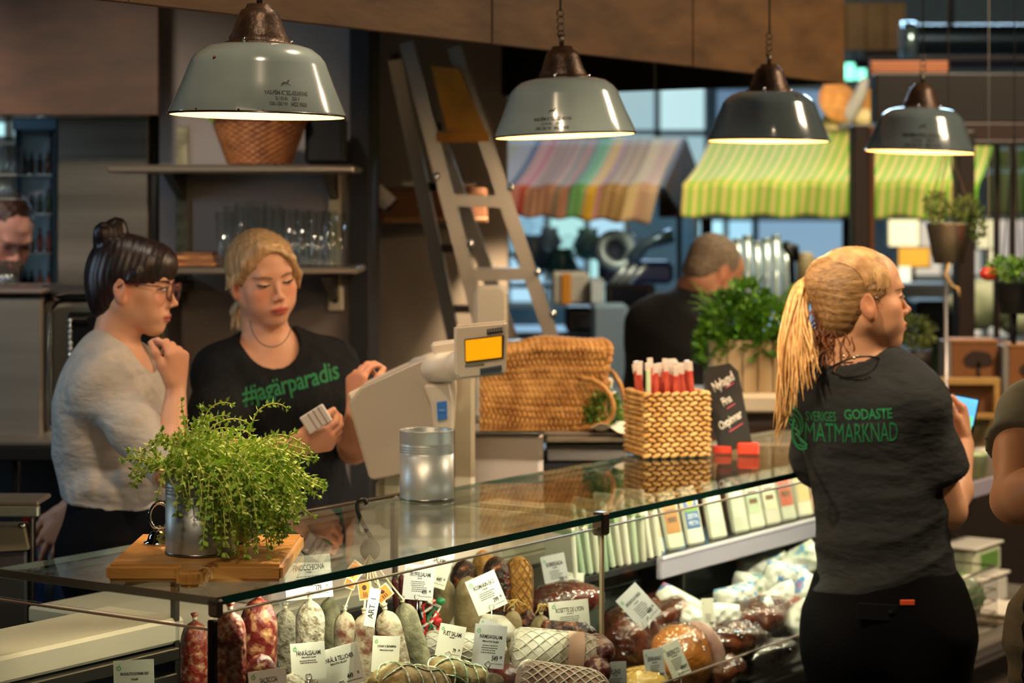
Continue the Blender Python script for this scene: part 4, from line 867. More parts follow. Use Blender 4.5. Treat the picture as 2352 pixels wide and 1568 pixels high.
# work bench with ovens
wt = thing('steel_workbench', 'steel workbench carrying the ovens behind the woman with the bun', 'workbench', P(180, HV+CZ*FPX/5.5, 5.5)); wz = HV+CZ*FPX/5.5
pbx(wt, 'worktop', -200, 1014, 420, 1026, 5.25, .66, steel, .004); pbx(wt, 'edge', -200, 1026, 420, 1058, 5.25, .03, steel_d, .003); pbx(wt, 'lower_shelf', -190, 1560, 420, 1572, 5.4, .6, steel_d, .003)
for u in (-180, 30, 405): pbx(wt, 'leg', u, 1058, u+14, wz, 5.35, .03, steel_d, .002)
pbx(wt, 'back_sheet', -200, 1058, 420, wz, 5.95, .02, mat('back_dark', '0e0f14', .7))
cols = [('b42420', 'red'), ('1b2a55', 'blue'), ('22242c', 'black'), ('2a3350', 'slate blue'), ('3a3030', 'brown'), ('16203c', 'navy')]
for i, u in enumerate((62, 92, 118, 142, 168, 196)):
    c, nm = cols[i]; g = G(); h = .42-.03*(i % 3); r_ = .030
    g.lathe([(.001, 0), (r_, 0), (r_, h*.68), (r_*.35, h*.8), (r_*.35, h), (.001, h)], 16); o = g.build('tall_bottle', mat('tb_'+c, c, .25, coat=.3)); o.location = P(u, 1560, 5.6)
    tag(o, 'tall %s bottle on the dark shelf under the ovens' % nm, 'bottle', 'bottles under the workbench')
ov = thing('steel_oven', 'plain brushed steel oven at the left edge on the workbench', 'oven', P(0, 1014, 5.45))
pbx(ov, 'body', -240, 676, 96, 1012, 5.45, .38, steel_d, .006); pbx(ov, 'door', -236, 682, 96, 1008, 5.42, .03, steel, .006); pbx(ov, 'top_rail', -240, 664, 98, 675, 5.40, .45, mat('trim_pinkish', 'a08e86', .35, .7)); 
mo = thing('rounded_oven', 'oven with rounded chrome door frame and dark window behind the woman with the bun', 'oven', P(230, 1014, 5.5))
pbx(mo, 'body', 104, 690, 372, 1013, 5.55, .34, mat('oven_body', '3b3a3a', .4, .6), .01)
a = P(108, 688, 5.5)-mo.location; b = P(366, 1006, 5.5)-mo.location; cxm, czm = (a.x+b.x)/2, (a.z+b.z)/2; hw, hh = (b.x-a.x)/2, (a.z-b.z)/2; r_ = .05
pts = []
for (sx_, sz_, a0) in ((1, 1, 0), (-1, 1, 90), (-1, -1, 180), (1, -1, 270)):
    for k in range(6): an = math.radians(a0+k*18); pts.append(Vector((cxm+sx_*(hw-r_)+r_*math.cos(an), 0, czm+sz_*(hh-r_)+r_*math.sin(an))))
g = G(); g.tube(pts+[pts[0], pts[1]], .020, 10, cap=False); g.build('door_frame', chrome, mo)
pbx(mo, 'door_panel', 118, 700, 360, 998, 5.49, .02, mat('oven_inner_steel', '7d7a70', .3, .9), .008); pbx(mo, 'window', 156, 716, 350, 985, 5.478, .012, mat('oven_window', '131314', .12), .006)
pbx(mo, 'handle_bar', 162, 726, 200, 732, 5.45, .012, chrome, .003)
for k in range(9): g = G(); g.ell(P(161, 736+k*13, 5.472)-mo.location, (.0055, .004, .0065), 10, 6); g.build('vent_stud', chrome, mo)
pbx(mo, 'top_shelf', 96, 654, 396, 676, 5.5, .40, mat('oven_top_dark', '3c3938', .4, .5), .004)
# low steel table and bin at far left in front
lt = thing('low_steel_table', 'steel topped low table at the left edge behind the case', 'table', P(0, HV+CZ*FPX/4.35, 4.35)); lz = HV+CZ*FPX/4.35
pbx(lt, 'tabletop', -260, 1150, 88, 1162, 4.2, .12, steel, .003); pbx(lt, 'edge', -260, 1162, 88, 1188, 4.2, .02, mat('trim_green_grey', '8d9386', .35, .7), .003); pbx(lt, 'leg', 66, 1188, 76, lz, 4.27, .03, steel_d, .002); pbx(lt, 'leg', -240, 1188, -230, lz, 4.27, .03, steel_d, .002)
bn = thing('sheet_metal_bin', 'slanted beige metal bin with chrome catch under the low steel table', 'bin', P(0, lz-20, 4.26)); 
a = bn.location; g = G(); q = [P(-220, 1206, 4.25)-a, P(52, 1206, 4.25)-a, P(64, 1262, 4.25)-a, P(-220, 1280, 4.25)-a]; bk = [x+Vector((0, .05, 0)) for x in q]
g.add(q+bk, [(0, 3, 2, 1), (4, 5, 6, 7), (0, 1, 5, 4), (1, 2, 6, 5), (2, 3, 7, 6), (3, 0, 4, 7)]); g.build('hood', mat('beige_metal', '8b836c', .4, .5), bn)
pbx(bn, 'body', -220, 1264, 60, lz-20, 4.26, .05, mat('bin_grey', '47454a', .5, .4), .004); g = G(); g.ell(P(50, 1207, 4.24)-a, (.008, .008, .006), 12, 8); g.build('catch', chrome, bn)
g = G(); g.tube([P(62, 1270, 4.28)-a, P(54, 1285, 4.27)-a, P(52, 1330, 4.27)-a, P(50, 1400, 4.28)-a], .004, 6); g.build('pull_wire', mat('copper_wire', '8a6a55', .4, .8), bn)
# bar glasses far left
def glass_tumbler(h, r, name='drinking_glass', flare=1.0):
    g = G(); g.lathe([(.001, .003), (r*.86, .003), (r*.9, 0), (r, .006), (r*flare, h), (r*flare-.0022, h), (r-.003, .010), (.001, .010)], 20); return g.mesh(name)
tg = glass_tumbler(.13, .022)
for i, (u, v) in enumerate(((4, 400), (20, 400), (34, 400), (6, 455), (22, 455), (2, 662), (14, 662), (26, 662))):
    o = link('drinking_glass', tg, MATS['clear_glass']); o.location = P(u, v, 6.0 if v < 600 else 5.6); o.scale = (.9, .9, .62 if v < 500 else .55)
    tag(o, 'upturned clear glass on the bar rack at left edge' if v < 500 else 'clear glass standing on the steel oven at left edge', 'glass', 'glasses at the left edge')
rk = pxbox('glass_rack', -60, 400, 36, 403, 5.95, .12, alu, kind=None); tag(rk, 'thin metal rack shelf with clear glasses at left edge', 'rack')
rk = pxbox('glass_rack', -60, 455, 36, 458, 5.95, .12, alu, kind=None); tag(rk, 'lower thin metal rack shelf with clear glasses at left edge', 'rack')
# ================================================================== wall shelves
def wallshelf(name, label, u0, u1, v, th, front, cols):
    t = thing(name, label, 'shelf', P((u0+u1)/2, v, front)); pbx(t, 'shelf_board', u0, v, u1, v+th, front, WD-front-.02, cols, .004)
    return t
rail = mat('galvanised_rail', '8c866f', .35, .8, col2='6f6a55', scale=30); shm = mat('shelf_steel', '8e8273', .3, .75)
us = wallshelf('upper_wall_shelf', 'upper steel wall shelf carrying the wicker basket', 300, 812, 378, 14, 5.62, shm); pbx(us, 'front_lip', 244, 380, 812, 396, 5.45, .18, shm, .004)
ls = wallshelf('lower_wall_shelf', 'lower steel wall shelf carrying the rows of drinking glasses', 380, 818, 614, 16, 5.62, shm); 
for t, v in ((us, 396), (ls, 630)):
    for u in (418, 768):
        g = G(); a = P(u, v, WD-.02)-t.location; g.add([a+Vector((-.012, 0, 0)), a+Vector((-.012, -.30, 0)), a+Vector((-.012, 0, -.075)), a+Vector((.012, 0, 0)), a+Vector((.012, -.30, 0)), a+Vector((.012, 0, -.075))], [(0, 1, 2), (3, 5, 4), (0, 3, 4, 1), (1, 4, 5, 2), (2, 5, 3, 0)]); g.build('bracket', steel_d, t)
for u, lab in ((418, 'galvanised wall rail behind the shelves near the steel cabinet'), (768, 'galvanised wall rail behind the shelves near the ladder wall')):
    r0 = thing('shelf_rail', lab, 'wall rail', P(u, 560, WD-.012)); pbx(r0, 'strip', u-14, 290 if u < 500 else 300, u+14, 700, WD-.014, .012, rail if u < 500 else mat('cream_rail', 'b5ab90', .4, .4), .001)
    for v in (320, 500, 690): g = G(); g.lathe([(.001, -.006), (.011, -.004), (.012, 0)], 14, P(u, v, WD-.016)-r0.location, rotm(90)); g.build('screw_head', chrome, r0)
so = thing('wall_socket', 'small cream wall plate under the lower shelf end', 'socket', P(770, 686, WD-.03)); pbx(so, 'plate', 752, 658, 788, 714, WD-.03, .015, mat('cream_plastic', 'b9b09c', .5), .004); g = G(); g.ell(P(770, 686, WD-.032)-so.location, (.01, .004, .012), 12, 6); g.build('keyhole', black, so)
# wicker basket
wk = mat('wicker', '9a5f34', .55, col2='6f3d1f', scale=30, lo=.35, hi=.7)
wb = thing('wicker_basket', 'round brown wicker basket with greens on the upper wall shelf', 'basket', P(596, 377, 5.72))
g = G(); N1, N2 = 96, 30
def wf(a, t):
    r = (.083+.042*t)*(1+.0)+.0028*math.sin(a*PI*2*24+(PI if int(t*15) % 2 else 0))*abs(math.sin(t*15*PI)); h = .115*t; return Vector((r*math.cos(2*PI*a), r*math.sin(2*PI*a), h))
g.grid(wf, N1*2, N2*2); g.build('woven_wall', wk, wb); g = G(); g.lathe([(.001, .004), (.082, .004)], 30); g.build('base', wk, wb)
g = G(); g.tube([Vector((.126*math.cos(a), .126*math.sin(a), .117+.002*math.sin(a*20))) for a in np.linspace(0, 2*PI, 80)], .006, 6, cap=False); g.build('rim', wk, wb)
def leafblob(parent, name, c, rad, n, m, size=.012, seed=0):
    rs = random.Random(seed); g = G()
    for i in range(n):
        th = rs.uniform(0, 2*PI); z = rs.uniform(-1, 1); q = math.sqrt(1-z*z); k = rs.uniform(.55, 1.0); p = Vector((c[0]+rad[0]*q*math.cos(th)*k, c[1]+rad[1]*q*math.sin(th)*k, c[2]+rad[2]*z*k))
        d = (Vector((q*math.cos(th), q*math.sin(th), z*.6+.3))+Vector((rs.gauss(0, .5), rs.gauss(0, .5), rs.gauss(0, .5)))).normalized(); leaf(g, p, d, size*rs.uniform(.6, 1.3), rs)
    o = g.build(name, m, parent); tag(o, kind='stuff'); return o
def leaf(g, p, d, s, rs, wd=.55):
    u = d.cross(Vector((rs.gauss(0, 1), rs.gauss(0, 1), rs.gauss(0, 1)))); u = u.normalized() if u.length > 1e-4 else d.orthogonal().normalized(); n = d.cross(u)
    g.add([p, p+d*s*.45+u*s*wd*.5+n*s*.08, p+d*s, p+d*s*.45-u*s*wd*.5+n*s*.08, p+d*s*.5-n*s*.05], [(0, 1, 4), (1, 2, 4), (4, 2, 3), (0, 4, 3)], True)
lgm = mat('leaf_green', '4d8f22', .5, col2='7fb23a', scale=20, lo=.3, hi=.7, sub=.0)
leafblob(wb, 'greens', (-.07, -.03, .125), (.05, .04, .02), 160, lgm, .02, 5)
sp_ = thing('black_speaker_box', 'black box partly hidden beside the wicker basket on the upper shelf', 'box', P(742, 377, 5.75)); pbx(sp_, 'body', 700, 268, 790, 376, 5.75, .14, mat('matte_black', '0c0c10', .6), .008); pbx(sp_, 'front_mesh', 706, 275, 784, 370, 5.742, .008, mat('speaker_mesh', '15151a', .8), .004)
# glasses on the lower shelf
tg2 = glass_tumbler(.115, .021); tg3 = glass_tumbler(.15, .0235, flare=1.03); n = 0
for u, top, d in [(516, 486, 5.66), (532, 472, 5.74), (556, 462, 5.68), (574, 474, 5.78), (594, 460, 5.70), (612, 478, 5.80), (626, 470, 5.68), (640, 480, 5.8),
                  (666, 478, 5.66), (682, 486, 5.76), (696, 480, 5.68), (712, 488, 5.78), (726, 484, 5.68), (742, 488, 5.78), (756, 484, 5.70), (772, 490, 5.78)]:
    o = link('drinking_glass', tg2 if n % 3 else tg3, MATS['clear_glass']); o.location = P(u, 613, d); hgt = (613-top)/FPX*d; o.scale = (1, 1, hgt/(.115 if n % 3 else .15))
    tag(o, 'tall clear glass in the %s cluster of glasses on the lower wall shelf' % ('taller, cabinet-side' if u < 650 else 'lower, ladder-side'), 'glass', 'glasses on the lower wall shelf, %s' % ('cabinet side' if u < 650 else 'ladder side')); n += 1
bs = [('b5713f', 'light brown', 0), ('7c4526', 'mid brown', 1), ('c48a52', 'tan', 2), ('5a2e1c', 'dark brown', 3)]
for c, nm, i in bs:
    o = pxbox('wooden_board', 398+i*2, 604-i*8, 496-i*3, 611-i*8, 5.66, .2, mat('stackwood_'+c, c, .5, col2='8a5a35', scale=20), kind=None, bev=.002); o['category'] = 'board'
    o['label'] = '%s wooden board, %s of the stack on the lower wall shelf' % (nm, ('bottom', 'second from bottom', 'second from top', 'top')[i]); o['group'] = 'wooden boards stacked on the lower shelf'
# ================================================================== ladder
la = thing('aluminium_ladder', 'tall aluminium step ladder with yellow platform leaning by the plaster wall', 'ladder', P(1150, HV+CZ*FPX/6.2, 6.2))
def rail_(u0, v0, u1, v1, d0, d1, name='rail', w=.045, th=.022, ext=True):
    a = P(u0, v0, d0); b = P(u1, v1, d1); dr = (b-a); k = (a.z-.01)/(a.z-b.z); b = a+dr*k; m = (a+b)/2; L_ = (b-a).length; z = (b-a).normalized(); x = Vector((0, 1, 0)).cross(z).normalized(); y = z.cross(x)
    M = Matrix((x, y, z)).transposed(); g = G(); o = la.location
    g.box(m-o, (.006, .065, L_), M); g.box(m-o+M @ Vector((w/2-.006, -.031, 0)), (w-.008, .005, L_), M); g.box(m-o+M @ Vector((w/2-.006, .031, 0)), (w-.008, .005, L_), M); g.box(m-o+M @ Vector((w-.010, -.027, 0)), (.004, .012, L_), M)
    g.build(name, alu, la); return a, b
FA = rail_(948, 95, 1118, 740, 6.05, 6.05); FB = rail_(1056, 105, 1282, 775, 6.05, 6.05); BA = rail_(920, 128, 1048, 740, 6.2, 6.5); BB = rail_(1012, 290, 1186, 770, 6.2, 6.5)
def rung(v, A, B, name='step', m=alu, dep=.08, th=.03):
    pa = P(0, v, 1); o = la.location
    def at_(R_): 
        a, b = R_; t = None
        for i in range(400):
            p = a.lerp(b, i/399)
            if HV-FPX*(p.z-CZ)/p.y >= v: return p
        return b
    p, q = at_(A), at_(B); g = G(); m_ = (p+q)/2; x = (q-p).normalized(); y = Vector((0, 1, 0)); z = x.cross(y).normalized(); M = Matrix((x, y, z)).transposed(); L_ = (q-p).length
    g.box(m_-o, (L_, dep, .006), M); g.box(m_-o+M @ Vector((0, -dep/2, -th/2)), (L_, .005, th), M); g.box(m_-o+M @ Vector((0, dep/2, -th/2)), (L_, .005, th), M); return g.build(name, m, la)
for v in (448, 615, 780, 950, 1120): rung(v, FA, FB)
for v in (420, 560, 700, 860): rung(v, BA, BB, 'rear_rung', steel_d, .03, .02)
yl = mat('yellow_platform', 'b9780f', .5, col2='a2690d', scale=12)
g = G(); q = [P(990, 152, 5.98), P(1054, 158, 5.98), P(1118, 305, 5.99), P(1026, 300, 5.99)]; q = [x-la.location for x in q]; g.add(q+[x+Vector((0, .02, 0)) for x in q], [(0, 3, 2, 1), (4, 5, 6, 7), (0, 1, 5, 4), (1, 2, 6, 5), (2, 3, 7, 6), (3, 0, 4, 7)]); g.build('platform_panel', yl, la)
rung(305, FA, FB, 'platform_edge', yl, .10, .025)
for (u, v, d) in ((1172, 430, 6.0), (1234, 625, 6.0), (1270, 720, 6.0), (1003, 405, 6.0), (1080, 560, 6.0)): g = G(); g.ell(P(u, v, d)-la.location, (.010, .008, .012), 12, 8); g.build('rivet', chrome, la)
# brown dispenser box and paper roll behind the ladder
db = thing('paper_dispenser', 'brown box paper dispenser on the plaster wall behind the ladder', 'dispenser', P(990, 510, 6.8)); pbx(db, 'body', 870, 432, 1118, 510, 6.8, .25, mat('brown_card', '6e4528', .7, col2='5a361e', scale=6), .006); pbx(db, 'tray_edge', 880, 500, 1120, 512, 6.72, .06, mat('tan_wood', '8f6440', .6), .004); pbx(db, 'top_rail', 925, 416, 1092, 428, 6.74, .05, alu, .003)
pr = thing('paper_roll', 'short white paper roll sticking out left of the brown dispenser', 'roll', P(868, 444, 6.7)); g = G(); a = Vector((-.042, 0, .038)); b = Vector((.040, 0, -.036)); ax = (b-a).normalized(); M = ax.to_track_quat('Z', 'Y').to_matrix(); g.lathe([(.001, 0), (.026, 0), (.026, (b-a).length), (.001, (b-a).length)], 20, a, M); g.build('paper', mat('roll_white', 'c9c2b6', .7), pr); g = G(); g.lathe([(.001, 0), (.028, 0), (.028, .006), (.001, .006)], 20, b, M); g.build('end_cap', black, pr)
# ================================================================== awnings
def awning(name, label, ridge, fold, hem, m, nu=90, sag=.03, back=None):
    """ridge, fold, hem: (left point, right point); cloth with thickness"""
    t = thing(name, label, 'awning', (ridge[0]+ridge[1])/2); o = t.location
    def f1(u, v):
        a = ridge[0].lerp(ridge[1], u); b = fold[0].lerp(fold[1], u); p = a.lerp(b, v); return p+Vector((0, 0, -sag*math.sin(PI*v)*.9-.006*math.sin(u*40)*v))-o
    def f2(u, v):
        a = fold[0].lerp(fold[1], u); b = hem[0].lerp(hem[1], u); p = a.lerp(b, v); return p+Vector((0, -.012*math.sin(u*38+v)*v, -.006*math.sin(u*40)))-o
    for f, nm, off in ((f1, 'canopy', 0), (f2, 'valance', .0)):
        g = G(); g.grid(f, nu, 8); ob = g.build(nm, m, t); md = ob.modifiers.new('thickness', 'SOLIDIFY'); md.thickness = .004
    g = G(); fm = [(fold[0]-o)+Vector((0, .03, -.01)), (fold[1]-o)+Vector((0, .03, -.01))]; g.tube(fm, .012, 8); g.build('front_bar', steel_d, t); g = G(); g.tube([(ridge[0]-o)+Vector((0, .03, -.01)), (ridge[1]-o)+Vector((0, .03, -.01))], .014, 8); g.build('ridge_bar', steel_d, t)
    return t
mst = [(0, '78735f'), (.07, '888375'), (.12, '837e89'), (.20, '243057'), (.235, 'a4685a'), (.29, '952a1f'), (.32, '91664e'), (.34, '784d39'), (.36, '91664e'), (.38, '784d39'), (.40, '91664e'), (.42, '784d39'), (.44, '91664e'), (.47, '5d5a49'), (.49, '8d5d44'), (.54, '425c46'), (.56, '538643'), (.585, '42733f'), (.60, '5d9249'), (.625, '987c57'), (.64, 'b58d17'), (.685, '9a666d'), (.71, '816135'), (.735, '937546'), (.76, '7f5e32'), (.785, '987849'), (.81, '86683a'), (.84, 'b59c70'), (.90, 'a48168'), (.95, 'ae9275')]
ma = stripes('multi_stripe_canvas', mst, trans=.08)
awning('striped_awning', 'multicoloured striped awning beyond the ladder', (P(1150, 318, 9.8), P(1566, 318, 9.8)), (P(1062, 440, 8.7), P(1512, 432, 8.7)), (P(1062, 490, 8.68), P(1492, 512, 8.68)), ma)
gb = thing('awning_gable', 'dark gable end and post of the multicoloured awning', 'awning frame', P(1550, 430, 9.8)); o = gb.location
g = G(); q = [P(1566, 316, 9.82)-o, P(1514, 430, 8.72)-o, P(1562, 500, 9.9)-o, P(1592, 385, 10.6)-o]; g.add(q+[x+Vector((.02, 0, 0)) for x in q], [(0, 1, 2, 3), (4, 7, 6, 5), (0, 4, 5, 1), (1, 5, 6, 2), (2, 6, 7, 3), (3, 7, 4, 0)]); g.build('gable_cloth', mat('gable_dark', '2f221e', .8, col2='3c2a24', scale=60), gb)  # dark sheet fills in the shade under the open awning end
pbx(gb, 'post', 1556, 440, 1566, HV+CZ*FPX/9.85, 9.85, .05, dt); pbx(gb, 'post', 1612, 500, 1636, HV+CZ*FPX/9.4, 9.4, .05, mat('plum_post', '2c1a26', .6))
pbx(gb, 'inner_valance', 1512, 440, 1556, 500, 10.4, .02, mat('maroon_cloth', '4a2a22', .8, col2='6a4a1c', scale=30))
mg = stripes('green_stripe_canvas', [(0, 'd6cf78'), (.64, '7fc02a')], period=1/30.0)
awning('green_striped_awning', 'lime green and cream striped awning behind the dark timber posts', (P(1640, 300, 9.6), P(2290, 300, 9.6)), (P(1568, 424, 8.5), P(2248, 424, 8.5)), (P(1562, 497, 8.48), P(2240, 503, 8.48)), mg, 120)
mg2 = stripes('green_stripe_canvas_dark', [(0, '4f5a3c'), (.55, '2f5a1e')], period=1/7.0)  # shaded copy of the green canvas, shade put into the stripe colours
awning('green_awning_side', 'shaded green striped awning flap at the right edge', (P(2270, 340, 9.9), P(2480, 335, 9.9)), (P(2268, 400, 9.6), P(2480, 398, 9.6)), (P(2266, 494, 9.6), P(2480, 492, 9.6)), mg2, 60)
# straw figure on top of the green awning
sf = thing('straw_hat_figure', 'stuffed figure with straw hat and raised arm on top of the green awning', 'figure', P(1960, 292, 9.7)); o = sf.location
g = G(); g.lathe([(.001, .012), (.035, .012), (.042, 0), (.095, -.008), (.096, -.012), (.04, -.004)], 26, P(1928, 232, 9.6)-o, rotm(72, 0, 20)); g.build('straw_hat', mat('straw', 'd89a5c', .7, col2='c4823f', scale=40), sf)
g = G(); g.ell(P(1934, 236, 9.68)-o, (.045, .04, .055), 16, 10); g.build('head', mat('dark_cloth_head', '3a1c14', .8), sf)
g = G(); g.tube([P(1925, 296, 9.65)-o, P(1950, 262, 9.62)-o, P(1976, 215, 9.6)-o, P(1988, 180, 9.6)-o], [.045, .036, .028, .018], 12); g.build('raised_arm', mat('pale_sleeve', 'a9a6a8', .8), sf)
g = G(); g.tube([P(1965, 290, 9.7)-o, P(1985, 255, 9.7)-o, P(1995, 205, 9.7)-o], [.05, .036, .02], 12); g.build('yellow_sleeve', mat('ochre_cloth', 'b07a3a', .8), sf)
g = G(); g.ell(P(1912, 284, 9.65)-o, (.05, .05, .06), 16, 10); g.ell(P(1985, 272, 9.66)-o, (.06, .05, .045), 16, 10); g.build('body', mat('cream_cloth', 'd8c490', .8), sf)
g = G(); g.lathe([(.001, .01), (.03, .01), (.038, 0), (.075, -.006), (.076, -.010)], 24, P(1998, 250, 9.75)-o, rotm(60, 0, -20)); g.build('second_hat', mat('straw', 'd89a5c', .7), sf)
SC.cycles.transparent_max_bounces = 28
SC.cycles.max_bounces = 10
# ================================================================== glass display case
case = thing('display_case', 'long glass-topped deli display case with dark plinth running along the counter', 'display case', (P0.x, P0.y, 0), YAW)
def cb(parent, name, t0, t1, n0, n1, z0, z1, m, bev=0, base=None):
    g = G(); c = Vector(((t0+t1)/2, (n0+n1)/2, (z0+z1)/2)); 
    if base is not None: c = c-Vector(base)
    g.box(c, (t1-t0, n1-n0, z1-z0), bev=bev); return g.build(name, m, parent)
GZ0, GZ1, GW, TJ, TE = 1.188, 1.200, .46, 1.056, 2.64
plinth = mat('case_plinth_dark', '1d1a19', .5); deckm = mat('deck_steel_dark', '3a3a38', .35, .7)
cb(case, 'plinth', .02, 1.62, .03, .90, .0, .745, plinth, .01); cb(case, 'plinth', 1.62, TE, .03, .50, .0, .745, plinth, .01); cb(case, 'deck', .0, 1.62, .0, .92, .745, .775, deckm, .004); cb(case, 'deck', 1.62, TE, .0, .50, .745, .775, deckm, .004)
cb(case, 'bumper_rail', .0, TE, -.02, .0, .70, .742, steel_d, .003)
for a, b in ((0, TJ-.004), (TJ+.004, TE)):
    cb(case, 'glass_top', a+.001, b-.001, .003, GW-.002, GZ0, GZ1, MATS['case_glass']); e = cb(case, 'glass_front_edge', a, b, .0, .003, GZ0, GZ1, edge_glass)
    cb(case, 'glass_rear_edge', a, b, GW-.002, GW, GZ0+.002, GZ1-.002, mat('light_glass_edge', '8aa79c', .2)); cb(case, 'glass_front', a+.004, b-.004, .008, .013, .775, 1.172, MATS['case_glass'])
    cb(case, 'glass_front_lip', a+.004, b-.004, .007, .014, 1.172, 1.1745, mat('lip_pale', 'c9c0b4', .25)); cb(case, 'glass_lower_seam', a, b, .005, .008, .848, .851, mat('lip_pale', 'c9c0b4', .25))
cb(case, 'glass_side_edge', -.002, .001, .0, GW, GZ0, GZ1, mat('side_edge_brown', '7c7468', .15, trans=.6))
cb(case, 'side_glass', .002, .007, .02, .90, .775, 1.150, MATS['case_glass']); cb(case, 'side_glass_lip', .001, .008, .02, .90, 1.150, 1.1525, mat('lip_brown', '8c7462', .25))
cb(case, 'side_clear_strip', .002, .006, .02, GW, 1.156, 1.186, MATS['case_glass']); 
cb(case, 'corner_post_seal', .003, .013, .010, .024, .775, 1.165, mat('black_seal', '0b0706', .3), .002)
cb(case, 'corner_bracket', -.002, .012, -.003, .020, 1.170, 1.198, mat('bracket_metal', '8a7c70', .25, .9), .004); cb(case, 'joint_bracket', TJ-.016, TJ+.010, -.004, .022, 1.160, 1.203, mat('bracket_metal', '8a7c70', .25, .9), .004)
cb(case, 'joint_post_edge', TJ-.004, TJ+.004, .006, .012, .775, 1.165, mat('joint_pale', 'b8a888', .25)); cb(case, 'joint_arm', TJ-.012, TJ-.008, .02, .10, 1.165, 1.185, MATS['clear_film'])
cb(case, 'end_panel', TE, TE+.02, .0, .48, .0, 1.18, steel_d, .004)
for k in range(3): 
    g = G(); t = (TJ*.5, TJ+.5, TE-.3)[k]
for t in (2.55,):
    cb(case, 'glass_support', t-.004, t+.004, .440, .452, .775, 1.188, alu, .001)
# rear worktop and boards on it
cb(case, 'rear_worktop', .50, 1.62, .50, .92, .99, 1.02, mat('rear_worktop_grey', 'b0a898', .4), .004); cb(case, 'rear_cabinet', .50, 1.62, .50, .90, .775, .99, plinth, .004)
cb(case, 'raised_deck', .02, TJ-.01, .03, .45, .775, .91, mat('step_black', '121212', .5), .003); cb(case, 'rear_step', .60, 1.04, .28, .44, .91, .95, mat('step_black', '121212', .5), .003); cb(case, 'bag_step', 1.75, TE-.05, .14, .42, .787, .850, mat('step_black', '121212', .5), .003)
# strip lamp under the front of the glass
def clight(name, t, n, z, e, sx_, sy_, tt, tn, tz, col=NEUT):
    o = light(name, 'AREA', CP(t, n, z), e, col, sx_, CP(tt, tn, tz), sizey=sy_); return o
for nm, t, e, ln in (('case_strip_light_1', 0.55, 3.5, .9), ('case_strip_light_2', 1.85, 7.5, 1.4)):
    o = light(nm, 'AREA', CP(t, .026, 1.180), e, NEUT, ln); o.data.shape = 'RECTANGLE'; o.data.size = ln; o.data.size_y = .02
    z = (CP(t, .02, 1.18)-CP(t, .22, .90)).normalized(); x = Vector((cx, cy, 0)); y = z.cross(x).normalized(); x = y.cross(z); o.rotation_euler = Matrix((x, y, z)).transposed().to_euler()
# white worktop slab seen through the side glass
sl = thing('white_cutting_board', 'long thick white cutting board on steel rails behind the side glass', 'cutting board', (P0.x, P0.y, 1.0), YAW)
cb(sl, 'slab', -.9, .49, .515, .70, 1.0, 1.045, mat('slab_cream', 'd9cdb8', .35), .006, base=(0, 0, 1.0))
br = thing('steel_board_rails', 'dark steel rails carrying the white cutting board', 'rails', (P0.x, P0.y, 0), YAW)
for n0, z0 in ((.50, .975), (.505, .93), (.60, .975)): cb(br, 'rail', -.9, .46, n0, n0+.02, z0, z0+.022, steel_d, .002)
cb(br, 'drip_sheet', -.9, .40, .49, .72, .895, .90, mat('drip_green_grey', '6e7464', .3, .6)); 
for t in (-.85, .42): cb(br, 'upright', t, t+.02, .58, .62, 0 if t < 0 else .776, .975, steel_d, .002)
# ================================================================== salami and sausages
M_red = mat('salami_red', '7c2419', .5, col2='b98a66', scale=110, lo=.47, hi=.72, bump=.6, bscale=60, third='d8bb98', detail=6)
M_dred = mat('salami_dark_red', '5c1613', .42, col2='a87a50', scale=80, lo=.48, hi=.72, bump=.6, bscale=50, third='cda878', detail=6)
M_wht = mat('salami_white_mould', '968d79', .85, col2='5c4c36', scale=90, lo=.50, hi=.66, bump=.7, bscale=120, detail=6)
M_wht2 = mat('salami_cream_mould', '9d9079', .85, col2='6b3e2c', scale=38, lo=.50, hi=.64, bump=.6, bscale=60, detail=6)
M_gry = mat('salami_grey_mould', '615c46', .8, col2='8d8769', scale=40, lo=.4, hi=.65, bump=.5, bscale=60, third='57352a')
M_brn = mat('salami_brown_mould', '6f5626', .7, col2='9a8a60', scale=34, lo=.38, hi=.62, bump=.6, bscale=40, third='b8b090')
M_tan = mat('salami_tan', '8c7a58', .65, col2='75623f', scale=24, bump=.4, bscale=80); M_pep = mat('salami_peppercorn', '2a120c', .35, col2='7a3a1c', scale=80, lo=.5, hi=.62, bump=1, bscale=90, third='c0854c')
M_org = mat('salami_orange_net', 'a06a26', .6, col2='b98238', scale=60, bump=.8, bscale=120); M_wine = mat('salami_wine', '3c0f10', .35, col2='5c1c18', scale=20, bump=.3)
M_pale = mat('salami_pale_casing', 'd2cbba', .7, col2='a59a84', scale=20, bump=.4, bscale=50); twm = mat('cream_twine', 'cdbf9c', .8); gtw = mat('green_white_twine', '8aa184', .8, col2='d8d8c8', scale=160, lo=.48, hi=.52)
def lump(seed, a=.04):
    r = random.Random(seed); k = [(r.uniform(2, 7), r.uniform(0, 6), r.uniform(3, 9)) for _ in range(4)]
    return lambda an, z: 1+a*sum(math.sin(q[0]//1*an+q[1]+z*q[2]*8) for q in k)/3
